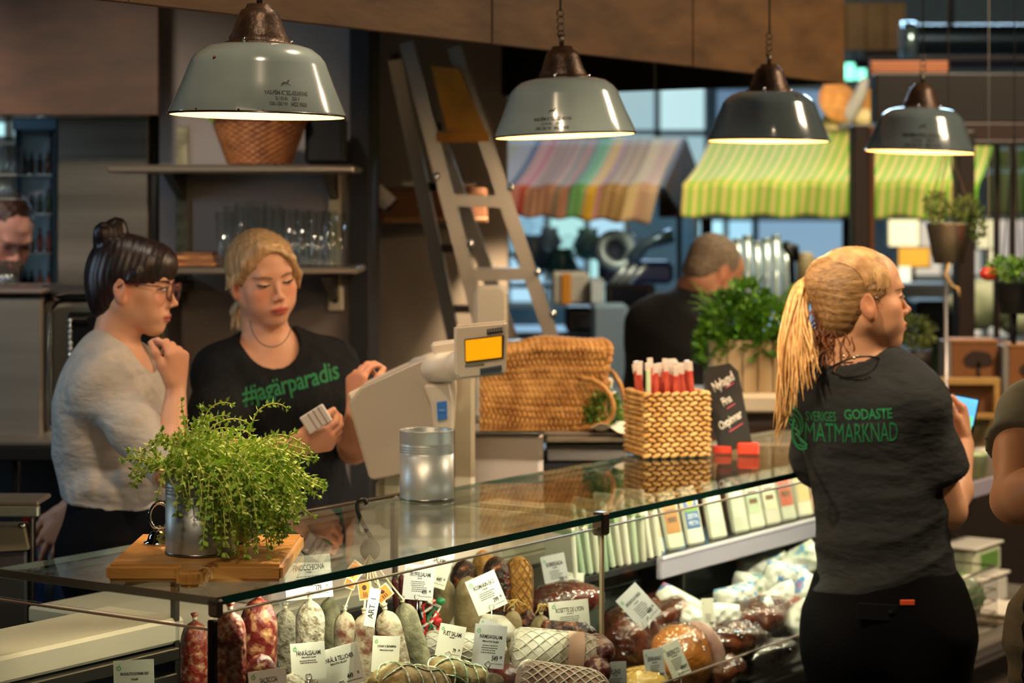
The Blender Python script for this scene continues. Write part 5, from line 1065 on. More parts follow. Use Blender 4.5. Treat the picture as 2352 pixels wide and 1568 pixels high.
def sal_mesh(R, L, seed, tip=True, ribs=0, flat=1.0, nu=40, nz=36):
    f = lump(seed); g = G(); vs = []; prof = []
    for i in range(nz+1):
        t = i/nz; z = L*t; r = 1.0
        e0 = .5*R; e1 = 1.35*R
        if z < e0: r = math.sqrt(max(0, 1-(1-z/e0)**2))*.97+.03
        if z > L-e1: q = (z-(L-e1))/e1; r = math.sqrt(max(0.0, 1-q*q))*.90+.10*(1-q)
        prof.append((max(r, .14 if tip and z > L*.5 else .02), z))
    if tip: prof += [(.12, L+.10*R), (.13, L+.22*R), (.26, L+.40*R), (.30, L+.52*R), (.16, L+.58*R), (.02, L+.60*R)]
    n = len(prof); vs = []
    for r, z in prof:
        for k in range(nu):
            a = 2*PI*k/nu; q = f(a, z)
            if tip and z > L-1.3*R and z < L: q *= 1+.045*math.sin(a*11)*((z-(L-1.3*R))/(1.3*R))
            if ribs: q *= 1+.02*math.sin(z/L*ribs*PI)
            vs.append((R*r*q*math.cos(a), R*r*q*math.sin(a)*flat, z))
    fs = [(j*nu+k, j*nu+(k+1) % nu, (j+1)*nu+(k+1) % nu, (j+1)*nu+k) for j in range(n-1) for k in range(nu)]+[tuple(reversed(range(nu))), tuple((n-1)*nu+k for k in range(nu))]
    g.add(vs, fs, True); return g
def orient(a, b):
    z = (b-a).normalized(); x = z.orthogonal().normalized() if abs(z.z) > .999 else Vector((0, 0, 1)).cross(z).normalized(); y = z.cross(x); return Matrix((x, y, z)).transposed().to_euler()
SAL = 0
def sal_up(u, v, w, n, m, label, lean=0, zb=.912, tip=True, twine=True, name='salami', deck=True, group='salami in the glass case'):
    global SAL; SAL += 1
    p = PN(u, v, n); R = w/2/FPX*p.y; b = Vector((p.x, p.y, zb)); b.x -= math.tan(math.radians(lean))*(p.z-zb); L = (p-b).length
    t = thing(name, label, 'sausage', b, rot=orient(b, p), group=group); sal_mesh(R, L, SAL, tip).build('casing', m, t)
    if twine and tip:
        g = G(); 
        for k in range(3): g.tube([Vector((.14*R*math.cos(a), .14*R*math.sin(a), L+.14*R+k*.0018)) for a in np.linspace(0, 2*PI, 12)], .0011, 5, cap=False)
        g.build('tie', twm, t)
    return t, p, R
def sal_lie(a, b, wpx, m, label, tip=True, name='salami', flat=1.0, ribs=0, group='salami in the glass case'):
    global SAL; SAL += 1
    R = wpx/2/FPX*a.y; L = (b-a).length; t = thing(name, label, 'sausage', a, rot=orient(a, b), group=group); sal_mesh(R, L, SAL, tip, ribs, flat).build('casing', m, t); return t, R, L
def net(t, R, L, m, rings=4, longs=6, r=.0014, e=1.035, flat=1.0, diag=False):
    g = G()
    def pr(z): 
        e0, e1 = .5*R, 1.35*R
        if z < e0: return math.sqrt(max(0, 1-(1-z/e0)**2))
        if z > L-e1: return math.sqrt(max(.02, 1-((z-(L-e1))/e1)**2))
        return 1
    if diag:
        for s_ in (-1, 1):
            for k in range(longs): g.tube([Vector((R*e*pr(z)*math.cos(2*PI*k/longs+s_*z/L*rings), R*e*pr(z)*math.sin(2*PI*k/longs+s_*z/L*rings)*flat, z)) for z in np.linspace(.02*L, .97*L, 26)], r, 4)
    else:
        for k in range(rings):
            z = L*(k+.7)/(rings+.6); g.tube([Vector((R*e*pr(z)*math.cos(a), R*e*pr(z)*math.sin(a)*flat, z+.004*math.sin(a*2))) for a in np.linspace(0, 2*PI, 30)], r, 5, cap=False)
        for k in range(longs): g.tube([Vector((R*e*pr(z)*math.cos(2*PI*k/longs+.1*math.sin(z*60)), R*e*pr(z)*math.sin(2*PI*k/longs+.1*math.sin(z*60))*flat, z)) for z in np.linspace(.01*L, .99*L, 20)], r, 5)
    o = g.build('netting', m, t); tag(o, kind='stuff'); return o
sal_up(528, 1402, 74, .055, M_red, 'bright red mottled salami standing beside the corner post')
sal_up(594, 1372, 84, .115, M_dred, 'dark red marbled salami, widest of the standing row, second from the corner post')
sal_up(447, 1425, 64, .20, M_red, 'dull red salami seen through the side glass left of the corner post')
sal_up(655, 1398, 52, .16, M_wht, 'narrow pale mould salami right behind the dark red one')
sal_up(712, 1378, 66, .10, M_wht, 'plump white mould salami standing under the 179 price card')
sal_up(757, 1372, 48, .19, M_gry, 'grey-green salami half hidden behind the plump white one')
sal_up(792, 1404, 50, .12, M_wht2, 'cream mottled slim salami with a pale tied tip, third of the pale row')
sal_up(836, 1410, 50, .10, M_wht2, 'cream and brown salami under the orange hang tags')
sal_up(884, 1402, 60, .085, M_wht2, 'pinkish cream salami leaning right beside the paper hang tag', lean=-13)
sal_up(925, 1385, 58, .13, M_gry, 'olive grey salami leaning right, last of the standing row', lean=-15)
sal_up(600, 1500, 78, .03, M_dred, 'short dark red marbled salami piece in front of its taller twin', zb=.912, tip=False)
sal_up(672, 1545, 70, .045, M_wht, 'short pale salami in front, behind the lowest price card', tip=False)
for i, (u, v) in enumerate(((906, 1325), (922, 1318), (938, 1328), (950, 1322), (915, 1345), (962, 1345))):
    sal_up(u, v, 15, .24+.012*i, M_wine, 'thin dark red dry sausage hanging in the bunch behind the orange tags', lean=-3+i*1.5, zb=.98, name='dry_sausage', group='thin dry sausages behind the orange tags', twine=False)
for i, u in enumerate((905, 925, 945, 965)):
    sal_up(u, 1392, 17, .26, mat('black_sausage', '171018', .4, coat=.3), 'thin black sausage in the dark bunch below the dry red ones', zb=.96, name='dry_sausage', group='thin black sausages in the dark bunch', twine=False)
# standing rear pieces
sal_up(1075, 1322, 62, .20, M_tan, 'stout tan-grey salami standing behind the tilted 399 card', tip=False); sal_up(1022, 1330, 50, .25, M_tan, 'tan-grey salami half behind the card, left of its stout twin', tip=False)
sal_up(1110, 1262, 54, .36, M_org, 'ochre round-topped salami at the very back of the pile', tip=False); sal_up(1066, 1284, 66, .30, M_pep, 'dark peppercorn salami behind the stout tan one', tip=False)
sal_up(1140, 1276, 66, .25, M_pep, 'tall peppercorn-crusted salami left of the orange netted one', tip=False); t, p, R = sal_up(1192, 1276, 62, .23, M_org, 'tall orange netted salami at the right of the standing group', tip=False)
net(t, R, p.z-.912, mat('orange_net', '7c5426', .7), rings=5, longs=10, r=.0011, diag=True)
for u, v, w, lab in ((1178, 1402, 44, 'grey tied-off sausage end with twine tuft left of the glossy dark one'), (1243, 1412, 50, 'grey tied-off sausage end with twine tuft right of the glossy dark one')):
    t, p, R = sal_up(u, v, w, .14, M_tan, lab, zb=.912, name='tied_sausage')
    g = G(); rs = random.Random(u)
    for k in range(7): g.tube(bez(Vector((0, 0, p.z-.912)), Vector((rs.gauss(0, .01), rs.gauss(0, .01), p.z-.892)), Vector((rs.gauss(0, .02), rs.gauss(0, .01), p.z-.882)), Vector((rs.gauss(0, .02), rs.gauss(0, .01), p.z-.907)), 8), .0011, 4)
    o = g.build('twine_tuft', mat('straw_twine', 'b39350', .8), t); tag(o, kind='stuff')
sal_up(1212, 1400, 46, .17, M_pep, 'glossy dark peppered sausage end between the two grey ones', zb=.912, tip=False, name='tied_sausage')
# lying pieces in front
t, R, L = sal_lie(P(1005, 1590, 3.60), P(868, 1572, 3.44), 108, M_brn, 'brown mould salami tied with green-white twine lying lowest at the front'); net(t, R, L, gtw)
t, R, L = sal_lie(P(1100, 1580, 3.74), P(985, 1545, 3.62), 96, M_brn, 'greyish brown twine-tied salami lying right of its neighbour at the front'); net(t, R, L, gtw)
sal_lie(P(1080, 1536, 3.92), P(1190, 1562, 3.82), 62, M_wine, 'smooth wine-red sausage lying under the 549 card', tip=False)
sal_lie(P(1100, 1580, 3.72), P(1155, 1560, 3.70), 50, M_gry, 'small mould-spotted salami end beside the wine-red sausage', tip=False)
t, R, L = sal_lie(P(985, 1425, 4.02), P(1192, 1452, 3.98), 66, M_pale, 'white paper-wrapped salami with a grey band lying across the middle', tip=False); 
g = G(); g.lathe([(R*1.03, L*.36), (R*1.03, L*.52)], 30); g.build('grey_band', mat('band_grey', '8f8a80', .7), t)
t, R, L = sal_lie(P(975, 1478, 3.90), P(1165, 1492, 3.86), 62, M_pale, 'white netted salami lying under the paper-wrapped one', tip=False); net(t, R, L, mat('white_net', 'cfc8b6', .7), rings=3, longs=9, r=.0012, diag=True)
t, R, L = sal_lie(P(1170, 1492, 3.92), P(1398, 1512, 3.94), 104, M_pale, 'large white netted salami lying beside the joint of the glass', tip=False); net(t, R, L, mat('white_net', 'cfc8b6', .7), rings=4, longs=12, r=.0010, diag=True)
g = G(); g.lathe([(R*1.06, L*.56), (R*1.06, L*.72)], 30); g.build('paper_band', mat('pink_band', 'c9a88e', .6), t)
t, R, L = sal_lie(P(1185, 1560, 3.80), P(1400, 1590, 3.84), 92, mat('netted_pink_meat', '8a6a5c', .6, col2='b7a08a', scale=16), 'pinkish netted meat roll lying in front of the large white one', tip=False); net(t, R, L, mat('white_net', 'cfc8b6', .7), rings=4, longs=14, r=.0015, diag=True)
sal_lie(P(1368, 1480, 3.99), P(1392, 1505, 3.90), 60, mat('salami_cut', '4a1a16', .5, col2='9a7a68', scale=70, lo=.5, hi=.6), 'dark speckled salami end at the glass joint, upper of two', tip=False); sal_lie(P(1362, 1532, 3.92), P(1385, 1548, 3.86), 62, mat('salami_cut', '4a1a16', .5), 'dark speckled salami end at the glass joint, lower of two', tip=False)
sal_lie(P(1240, 1450, 4.02), P(1372, 1460, 4.0), 56, M_pep, 'peppered brown sausage lying beneath the 279 card', tip=False)
# tricolour cord
tc = thing('tricolour_cord', 'red, white and green cord knotted around the paper-wrapped salami', 'cord', P(985, 1440, 3.93)); o = tc.location; rs = random.Random(2)
for c, nm in (('b81f22', 'red_strand'), ('d8d4c4', 'white_strand'), ('1f6a3c', 'green_strand')):
    g = G()
    for k in range(3):
        pts = [P(985+rs.uniform(-14, 18), 1378+i*16+rs.uniform(-4, 4), 3.90+.01*math.sin(i*1.3+k*2)+.01*k)-o+Vector((.010*math.sin(i*1.1+k*2.1), 0, 0)) for i in range(9)]; g.tube(pts, .0030, 5)
    g.build(nm, mat('cord_'+nm, c, .6), tc)
for u, v, c in ((979, 1428, 'c42226'), (1004, 1425, 'c42226'), (978, 1452, 'c42226'), (1012, 1380, '2a7a4a')): g = G(); g.ell(P(u, v, 3.90)-o, (.009, .007, .007), 10, 6); g.build('bead', mat('bead_'+c, c, .4), tc)
# bunch strings with orange tags
bu = thing('hang_tag_bunch', 'cream strings gathered on a hook above the slim cream salami', 'strings', P(848, 1275, 3.78)); o = bu.location
for i, (u, v) in enumerate(((792, 1398), (836, 1402), (838, 1405), (884, 1396), (888, 1398), (928, 1378), (868, 1340), (855, 1350), (842, 1345))):
    g = G(); e = PN(u, v, .10); g.tube(bez(Vector((0, 0, 0)), P(846+(u-848)*.25, 1300, 3.75)-o, P(846+(u-848)*.7, 1350, 3.68)-o, e-o, 10), .0016, 5); g.build('string', twm, bu)
g = G(); g.ell(P(850, 1262, 3.79)-o, (.018, .010, .020), 16, 8); g.build('knot', mat('grey_ribbon', '6a6358', .6), bu)
om = mat('orange_tag', 'c9752a', .6); 
for i, (u, v, w, h, r, lab) in enumerate(((815, 1312, 34, 44, -38, 'orange square hang tag, uppermost of the bunch'), (838, 1355, 30, 44, 8, 'orange hang tag lowest on the strings'), (880, 1362, 40, 32, 38, 'orange hang tag turned sideways at the right of the bunch'), (806, 1335, 26, 34, -20, 'orange hang tag behind, at the left of the bunch'))):
    p = PN(u, v, .08+.01*i); s_ = p.y/FPX; t = thing('hang_tag', lab, 'tag', p, rot=(math.radians(90), 0, 0), group='orange hang tags'); M = rotm(z=r)
    g = G(); g.box((0, 0, 0), (w*s_, h*s_, .0012), M); g.build('card', mat('tag_cream_edge', 'c9c0a0', .6), t); g = G(); g.box((0, 0, .0008), (w*s_*.86, h*s_*.86, .0006), M); g.build('orange_print', om, t)
    g = G(); 
    for k in range(3): g.box(M @ Vector((w*s_*.12*(k-1), -h*s_*.22, .0014)), (w*s_*.05, h*s_*.26, .0004), M)
    g.ell(M @ Vector((0, h*s_*.15, .0014)), (w*s_*.18, h*s_*.14, .0004), 12, 6); g.build('print_marks', mat('tag_ink', '3a1c10', .7), t)
p = PN(855, 1395, .07); t = thing('paper_hang_tag', 'narrow white paper hang tag with black lettering on the strings', 'tag', p, rot=(math.radians(90), math.radians(10), 0)); g = G(); g.box((0, 0, 0), (.018, .062, .001)); g.build('paper', paper, t)
solid_text('ART. 1', .013, ink, t, Matrix.Translation((0, 0, .0008)) @ Matrix.Rotation(PI/2, 4, 'Z'), thick=.0003)
# ================================================================== price cards
def apple(g, c, s, M):
    """outline apple with leaf, flat print"""
    n = 22; vs = []
    for i in range(n+1):
        a = 2*PI*i/n; r = 1-.12*math.cos(a-PI/2)**8
        for q in (.62, 1.0): vs.append(M @ Vector((c[0]+s*q*r*math.cos(a), c[1]+s*1.12*q*r*math.sin(a), c[2])))
    g.add(vs, [(2*i, 2*i+1, 2*i+3, 2*i+2) for i in range(n)]); g.add([M @ Vector((c[0]+x*s, c[1]+y*s, c[2])) for x, y in ((0, 1.05), (.15, 1.5), (.7, 1.75), (.55, 1.3))], [(0, 3, 2, 1)])
    for k in range(3): y = -.3+.3*k; g.add([M @ Vector((c[0]+x*s, c[1]+yy*s, c[2])) for x, yy in ((-.35, y), (.35, y), (.35, y+.12), (-.35, y+.12))], [(0, 1, 2, 3)])
def price_card(u, v, w, h, roll, n, label, title, sub=None, price=None, lines=0, yaw=10, tilt=-6, m=None, pin=True, tsize=.085, d=None):
    p = PN(u, v, n) if d is None else P(u, v, d); s_ = p.y/FPX; W, H = w*s_/math.cos(math.radians(yaw)), h*s_
    R = Matrix.Rotation(math.radians(yaw), 3, 'Z') @ Matrix.Rotation(math.radians(90+tilt), 3, 'X') @ Matrix.Rotation(math.radians(roll), 3, 'Z')
    t = thing('price_card', label, 'price card', p, rot=R.to_euler()); g = G(); g.box((0, 0, 0), (W, H, .0012)); g.build('card', m or paper, t)
    z = .0008; fz = W*.5
    if title:
        me = textmesh(title, 1.0, .012, .55); xs = [q.co.x for q in me.vertices]; wd = max(xs)-min(xs); bpy.data.meshes.remove(me)
        ts = min(W*.70/wd, H*.2); solid_text(title, ts, ink, t, Matrix.Translation((W*.02, H*.22, z)), 'title_lettering', .012, .55, thick=.0002)
    if sub: solid_text(sub, H*.062, ink, t, Matrix.Translation((W*.02, H*.11, z)), 'subtitle_lettering', .01, .7, thick=.0002)
    if lines:
        g = G(); rs = random.Random(u)
        for k in range(lines):
            x = -W*.26+rs.uniform(0, .05)*W; xe = W*.26-rs.uniform(0, .10)*W; y = H*.02-k*H*.055
            while x < xe: l = W*rs.uniform(.02, .07); g.box((x+l/2, y, z+.0001), (l, H*.022, .0002)); x += l+W*.012
        o = g.build('fine_print', mat('print_grey', '4a4a48', .7), t); tag(o, kind='stuff')
    if price:
        a, b = price; solid_text(a, H*.17, ink, t, Matrix.Translation((W*.20, -H*.27, z)), 'price_lettering', .02, .62, thick=.0002); solid_text(b, H*.095, ink, t, Matrix.Translation((W*.385, -H*.235, z)), 'price_lettering', .015, .62, thick=.0002)
        g = G(); g.box((W*.27, -H*.39, z+.0001), (W*.36, H*.012, .0002)); g.build('rule', mat('print_grey', '4a4a48', .7), t)
    g = G(); apple(g, (-W*.37, H*.34, z+.0001), min(W, H)*.06, Matrix.Identity(3)); g.build('apple_mark', inkg, t)
    if pin:
        g = G(); Ri = R.transposed(); c = Vector((-W*.02, -H*.40, .002)); r_ = .0045
        g.tube([c+Vector((r_*math.cos(a), r_*math.sin(a), .001*math.sin(a*.5))) for a in np.linspace(0, 4*PI, 30)], .0005, 5); dn = Ri @ Vector((0, 0, -1)); g.tube([c+dn*r_, c+dn*(r_+.06)], .0007, 5); g.build('wire_clip', chrome, t)
    return t
shade_card = mat('card_cool', 'b9b6b4', .65);  # darker copy of the white card, its shade put into the colour
pc = price_card
pc(308, 1572, 92, 112, 2, .42, 'white card lettered prosciutto di parma behind the side glass', 'PROSCIUTTO DI PARMA EKO', 'ITALIEN', ('549', '00'), m=paper, yaw=4)
pc(617, 1580, 86, 84, 6, .0, 'bottom-most white card left of the fennel cards, mostly cut off below', 'SALSICCIA', None, None, d=3.14)
pc(708, 1518, 78, 84, 3, .04, 'white card lettered fänkålssalami, partly behind the tellicher card', 'FÄNKÅLSSALAMI', 'FERRANTINI, ITALIEN', None, lines=2)
pc(778, 1532, 104, 92, 13, .025, 'largest front white card lettered fänkål and tellicher, priced 449', 'FÄNKÅL & TELLICHER', 'FERRANTINI, HELLBOT', ('449', '00'))
pc(886, 1502, 62, 82, -4, .045, 'white card lettered cognac and grönpeppar on the leaning salami', 'COGNAC & GRÖNPEPPAR', 'FERRANTINI ITALIEN', None)
pc(708, 1325, 106, 98, 4, .14, 'white card lettered finocchiona priced 179 above the plump white salami', 'FINOCCHIONA', 'ITALIEN', ('179', '00'), lines=5, m=paper)
pc(655, 1340, 60, 96, 22, .22, 'blank tilted white card half behind the 179 card', None, pin=False, m=shade_card)
pc(962, 1337, 70, 80, -6, .16, 'grey-shaded card lettered tryffelsalami priced 499', 'TRYFFELSALAMI', 'ITALIEN', ('499', '00'), lines=6, m=shade_card)
pc(1003, 1305, 62, 84, -18, .22, 'white card tilted behind the tryffelsalami card', 'SALAMI', None, ('449', '00'))
pc(1117, 1361, 72, 84, 22, .12, 'white card tilted to the left in front of the stout tan salami, priced 399', 'ROSMARIN EKO', 'ITALIEN', ('399', '00'), lines=4)
pc(1275, 1312, 56, 78, 10, .30, 'grey card at the back between the orange salami and the glass joint', 'SOBRESADA', 'SPANIEN', ('199', '00'), lines=5, m=shade_card)
pc(1322, 1332, 38, 34, -4, .30, 'small pale card at the back just left of the glass joint', None, lines=2, pin=False)
pc(1308, 1417, 92, 76, 4, .08, 'white card lettered rosette de lyon priced 279', 'ROSETTE DE LYON', 'FRANKRIKE', ('279', '00'), lines=4)
pc(1035, 1472, 60, 74, -12, .06, 'white card priced 79 left of the parmesansalami card', 'FUET SALAMI', 'SPANIEN', ('79', '00'))
pc(1124, 1484, 74, 98, -7, .035, 'grey-white card lettered parmesansalami priced 549', 'PARMESANSALAMI', 'FERRANTINI, ITALIEN', ('549', '00'), lines=4, m=shade_card)
pc(1122, 1448, 52, 44, -20, .09, 'pale card corner showing above the parmesansalami card', None, pin=False, m=shade_card)
pc(1352, 1572, 72, 48, 4, .03, 'white card at the bottom just left of the glass joint', 'PASTRAMI RÖKT', None, None)
pc(1412, 1560, 56, 80, 1, .05, 'white card lettered felino just right of the glass joint', 'FELINO', 'ITALIEN', None, lines=6, m=shade_card)
pc(1504, 1530, 46, 80, 6, .07, 'white card against the orange ham, left of a pair', 'SERRANO', 'SPANIEN', ('399', '00'), lines=6, m=shade_card)
pc(1552, 1515, 46, 84, 22, .06, 'white tilted card against the orange ham, right of a pair', 'IBERICO', 'SPANIEN', ('499', '00'), lines=6)
pc(1467, 1392, 62, 92, 42, .16, 'greyish card standing on its corner among the dark glossy bags', 'BRESAOLA RIND', 'ITALIEN', ('449', '00'), lines=6, m=shade_card)
pc(1627, 1412, 26, 76, 8, .12, 'pale card turned almost edge-on beside the white cheese bags', None, None, ('99', '00'), lines=5, yaw=-32)
# ================================================================== hams, bags, dark packages
def blob(name, label, cat, u, v, n, size, m, rot=(0, 0, 0), seed=1, amp=.12, film=None, group=None, d=None, grain=3):
    p = PN(u, v, n) if d is None else P(u, v, d); t = thing(name, label, cat, p, rot=tuple(math.radians(a) for a in rot), group=group); r = random.Random(seed); ks = [(Vector((r.gauss(0, grain), r.gauss(0, grain), r.gauss(0, grain))), r.uniform(0, 6)) for _ in range(6)]
    fn = lambda q: 1+amp*(sum(math.sin(q.dot(k)+ph) for k, ph in ks)/3+.35*math.sin(q.dot(ks[0][0])*3)*math.sin(q.dot(ks[1][0])*3))
    g = G(); g.ell((0, 0, 0), size, 34, 22, fn=fn); g.build('meat' if cat == 'ham' else 'body', m, t)
    if film: g = G(); fn2 = lambda q: fn(q)*(1.05+.035*math.sin(q.dot(ks[0][0])*4+ks[1][1])*math.sin(q.dot(ks[2][0])*5)); g.ell((0, 0, 0), size, 40, 26, fn=fn2); g.build('clear_wrap', film, t)
    return t
film = MATS['clear_film']; hamd = mat('ham_dark', '3a1610', .4, col2='6a2e18', scale=26, lo=.4, hi=.65, bump=1.0, bscale=26, coat=.3); hamo = mat('ham_orange', '9c5a1e', .4, col2='b8742c', scale=12, bump=.3, coat=.4, stretch=(1, 1, 4)); 
ysc = math.degrees(YAW)
t = blob('half_ham', 'half ham with orange rind in clear film behind the pair of cards', 'ham', 1552, 1522, .12, (.088, .07, .075), hamo, (0, -8, ysc-8), 3, .05, film); 
g = G(); g.ell((.070, -.010, -.004), (.022, .064, .073), 26, 16); g.build('cut_face', mat('ham_pink_face', 'a88578', .45, col2='8a6258', scale=24, lo=.4, hi=.65), t)
for args in (('dark_ham', 'dark brown ham in clear wrap left of the orange ham, by the glass joint', 'ham', 1446, 1478, .20, (.075, .07, .075), hamd, (0, 10, ysc), 5, .10, film),
             ('dark_ham', 'dark ham behind the corner-standing grey card', 'ham', 1520, 1425, .28, (.095, .07, .06), hamd, (0, 0, ysc), 6, .12, film),
             ('dark_ham', 'long dark ham beneath the white cheese bags', 'ham', 1705, 1432, .17, (.16, .06, .048), hamd, (0, -4, ysc-6), 7, .10, film),
             ('dark_ham', 'brown ham lying right of the orange ham', 'ham', 1680, 1482, .09, (.12, .05, .050), mat('ham_brown', '6a3216', .4, col2='35130c', scale=24, lo=.4, hi=.6, bump=1.0, bscale=24, coat=.3), (0, 4, ysc), 8, .10, film),
             ('dark_ham', 'lowest brown ham at the right end of the case', 'ham', 1665, 1545, .07, (.085, .045, .045), mat('ham_brown', '6a3216', .35), (0, 6, ysc+10), 9, .10, film),
             ('wrapped_meat', 'dark red packed meat with green label behind the 279 card', 'package', 1290, 1378, .20, (.085, .05, .035), M_wine, (0, 0, ysc-30), 10, .06, film),
             ('wrapped_meat', 'dark packed meat at the bottom right of the case', 'package', 1770, 1500, .05, (.10, .045, .03), mat('meat_black', '160b0a', .4, coat=.3), (0, 0, ysc), 12, .08, film),
             ('cheese_wedge', 'pale yellow cheese piece at the bottom behind the felino card', 'cheese', 1475, 1572, .10, (.06, .05, .035), mat('cheese_yellow', 'd8b25c', .5), (0, 0, ysc), 13, .05, film)):
    blob(*args)
t = blob('package_label', 'green label on the packed dark meat', 'label', 1313, 1368, .185, (.028, .01, .018), mat('green_label', '5c7030', .6), (0, 0, 25), 14, .02)
tr = thing('black_tray_insert', 'black tray insert under the hams in the right part of the case', 'tray', (P0.x, P0.y, .776), YAW); cb(tr, 'base', TJ+.02, TE-.02, .03, .44, .776, .786, black, .003, base=(0, 0, .776)); cb(tr, 'rear_wall', TJ+.02, TE-.02, .425, .44, .786, .92, mat('tray_grey_green', '4f544c', .4), .003, base=(0, 0, .776))
def bagmat(i, a, b, th=None): return mat('bag_print_%d' % i, 'd6d3c8', .35, col2=a, scale=18+i*3, lo=.53, hi=.57, third=b, coat=.4, bump=.5, bscale=30, detail=2)
bm = [bagmat(0, '2f7fb4', 'c23a2c'), bagmat(1, 'd8d6cc', 'c8402e'), bagmat(2, '3c86b8', 'd6d2c4'), bagmat(3, 'b8c8a4', '3a7ab0')]
bags = [(1555, 1385, .26, 60, 24, -28, 0, 'white and red cheese bag with pointed corner nearest the grey card'), (1600, 1425, .20, 52, 22, -24, 1, 'white and red cheese bag sloping beneath the pointed one'), (1655, 1415, .17, 46, 24, -6, 0, 'white cheese bag behind the edge-on card'), (1690, 1375, .24, 56, 26, 8, 2, 'cheese bag with a bright blue star print'),
        (1725, 1345, .30, 50, 24, -8, 3, 'plain whitish cheese bag behind the blue-print one'), (1740, 1405, .16, 44, 24, 12, 0, 'cheese bag with blue and red print in the front row middle'), (1790, 1380, .18, 50, 28, 20, 1, 'cheese bag with red lettering near the customer'), (1805, 1330, .24, 56, 30, -12, 2, 'cheese bag with blue lettering on top of the heap'),
        (1770, 1300, .34, 44, 26, 10, 3, 'shiny cheese bag at the back under the price rail'), (1840, 1290, .28, 50, 28, 30, 3, 'topmost cheese bag beside the customer'), (1850, 1365, .14, 50, 30, 60, 0, 'cheese bag squeezed next to the dark t-shirt'), (1840, 1420, .10, 44, 24, 50, 1, 'lowest white cheese bag by the dark t-shirt'), (1730, 1310, .36, 40, 22, 0, 1, 'small white cheese bag deepest in the case')]
for i, (u, v, n, w, h, r, mi, lab) in enumerate(bags):
    p = PN(u, v, n); s_ = p.y/FPX; t = thing('cheese_bag', lab, 'bag', p, rot=(math.radians(90), math.radians(-r), math.radians(20)), group='cheese bags in the case'); rs = random.Random(i+50); ph = [rs.uniform(0, 6) for _ in range(4)]
    def bf(a, b, sg=1):
        x = (a-.5)*2; y = (b-.5)*2; th = (max(0, 1-x**4)*max(0, 1-y**4))**.6; return Vector((x*w*s_*(1-.08*y*y), y*h*s_*1.3*(1-.06*x*x), sg*(th*.026+.003*math.sin(x*9+ph[0])*math.sin(y*7+ph[1])*th+.0006)+.006*math.sin(x*3+ph[2])))
    g = G(); g.grid(lambda a, b: bf(a, b, 1), 22, 16); g.grid(lambda a, b: bf(1-a, b, -1), 22, 16); g.guv = None; g.build('bag', bm[mi], t)
    if i in (0, 6, 7):
        tm = mat('bag_blue_ink', '2a6fa8', .5) if i != 6 else mat('bag_red_ink', 'b8382a', .5); me_t = 'Mozzarella'; g = G(); sm_ = textmesh(me_t, h*s_*.8, .02, .8); sm_.transform(Matrix.Translation((0, 0, .034))); sm_.materials.clear(); link('printed_lettering', sm_, tm, t)
# wire tray behind the bags
# ---- package shelf
ps = thing('package_shelf', 'inner shelf with a pale price rail carrying the upright packages', 'shelf', (P0.x, P0.y, 0), YAW)
cb(ps, 'shelf_board', 1.18, TE-.02, .30, .45, .985, 1.0, mat('shelf_dark', '2b2a28', .4, .5), .002); cb(ps, 'price_rail', 1.745, TE-.02, .285, .299, .955, 1.003, mat('price_rail_lilac', '9a92a0', .35), .003); cb(ps, 'rail_lip', 1.745, TE-.02, .280, .285, .998, 1.006, mat('price_rail_lip', 'c6bfc8', .3), .001)
for t in (1.25, 1.9, 2.5): cb(ps, 'bracket', t, t+.012, .32, .44, .787, .985, steel_d, .001)
pk = [('c4bfae', 'e0'), ('aeb79c', 'g'), ('cfc9b8', ''), ('8fa083', ''), ('bdb8a4', '')]
for i in range(12):   # narrow upright packages seen edge-on
    u = 1292+i*17.5; b = PN(u, 1290-i*3.2, .34); c = pk[(i*3+i//4) % 5][0]; t = thing('upright_package', 'narrow %s package standing edge-on on the inner shelf near the glass joint' % {'c4bfae': 'cream', 'aeb79c': 'pale green', 'cfc9b8': 'off-white', '8fa083': 'grey-green', 'bdb8a4': 'beige'}[c], 'package', Vector((b.x, b.y, 1.0)), rot=(math.radians(-8), math.radians((i*7) % 9-3), YAW+math.radians(78)), group='edge-on packages by the joint')
    g = G(); h = .128+.012*((i*5) % 3); g.box((0, 0, h/2), (.085, .0125, h), bev=.003); g.build('pack', mat('pack_'+c, c, .4, coat=.4), t); g = G(); g.box((0, 0, h*.78), (.086, .0135, .012)); g.build('green_seal', mat('pack_seal', '6f8a5e', .5), t)
faces = [(1505, 'c9a36a', 'cream package with a tan panel'), (1552, 'a8702e', 'package with a brown-orange label'), (1598, '2f5f96', 'blue package with yellow sun emblem'), (1650, 'b9cbb4', 'pale package with silvery fold'), (1702, 'c3c6ae', 'pale green package'), (1738, 'b3bf9a', 'greenish package with outlined label'), (1775, 'cfc9a8', 'cream package with green line'), (1812, 'b4502c', 'package with orange-red label'), (1850, 'bfae78', 'yellowish package nearest the customer')]
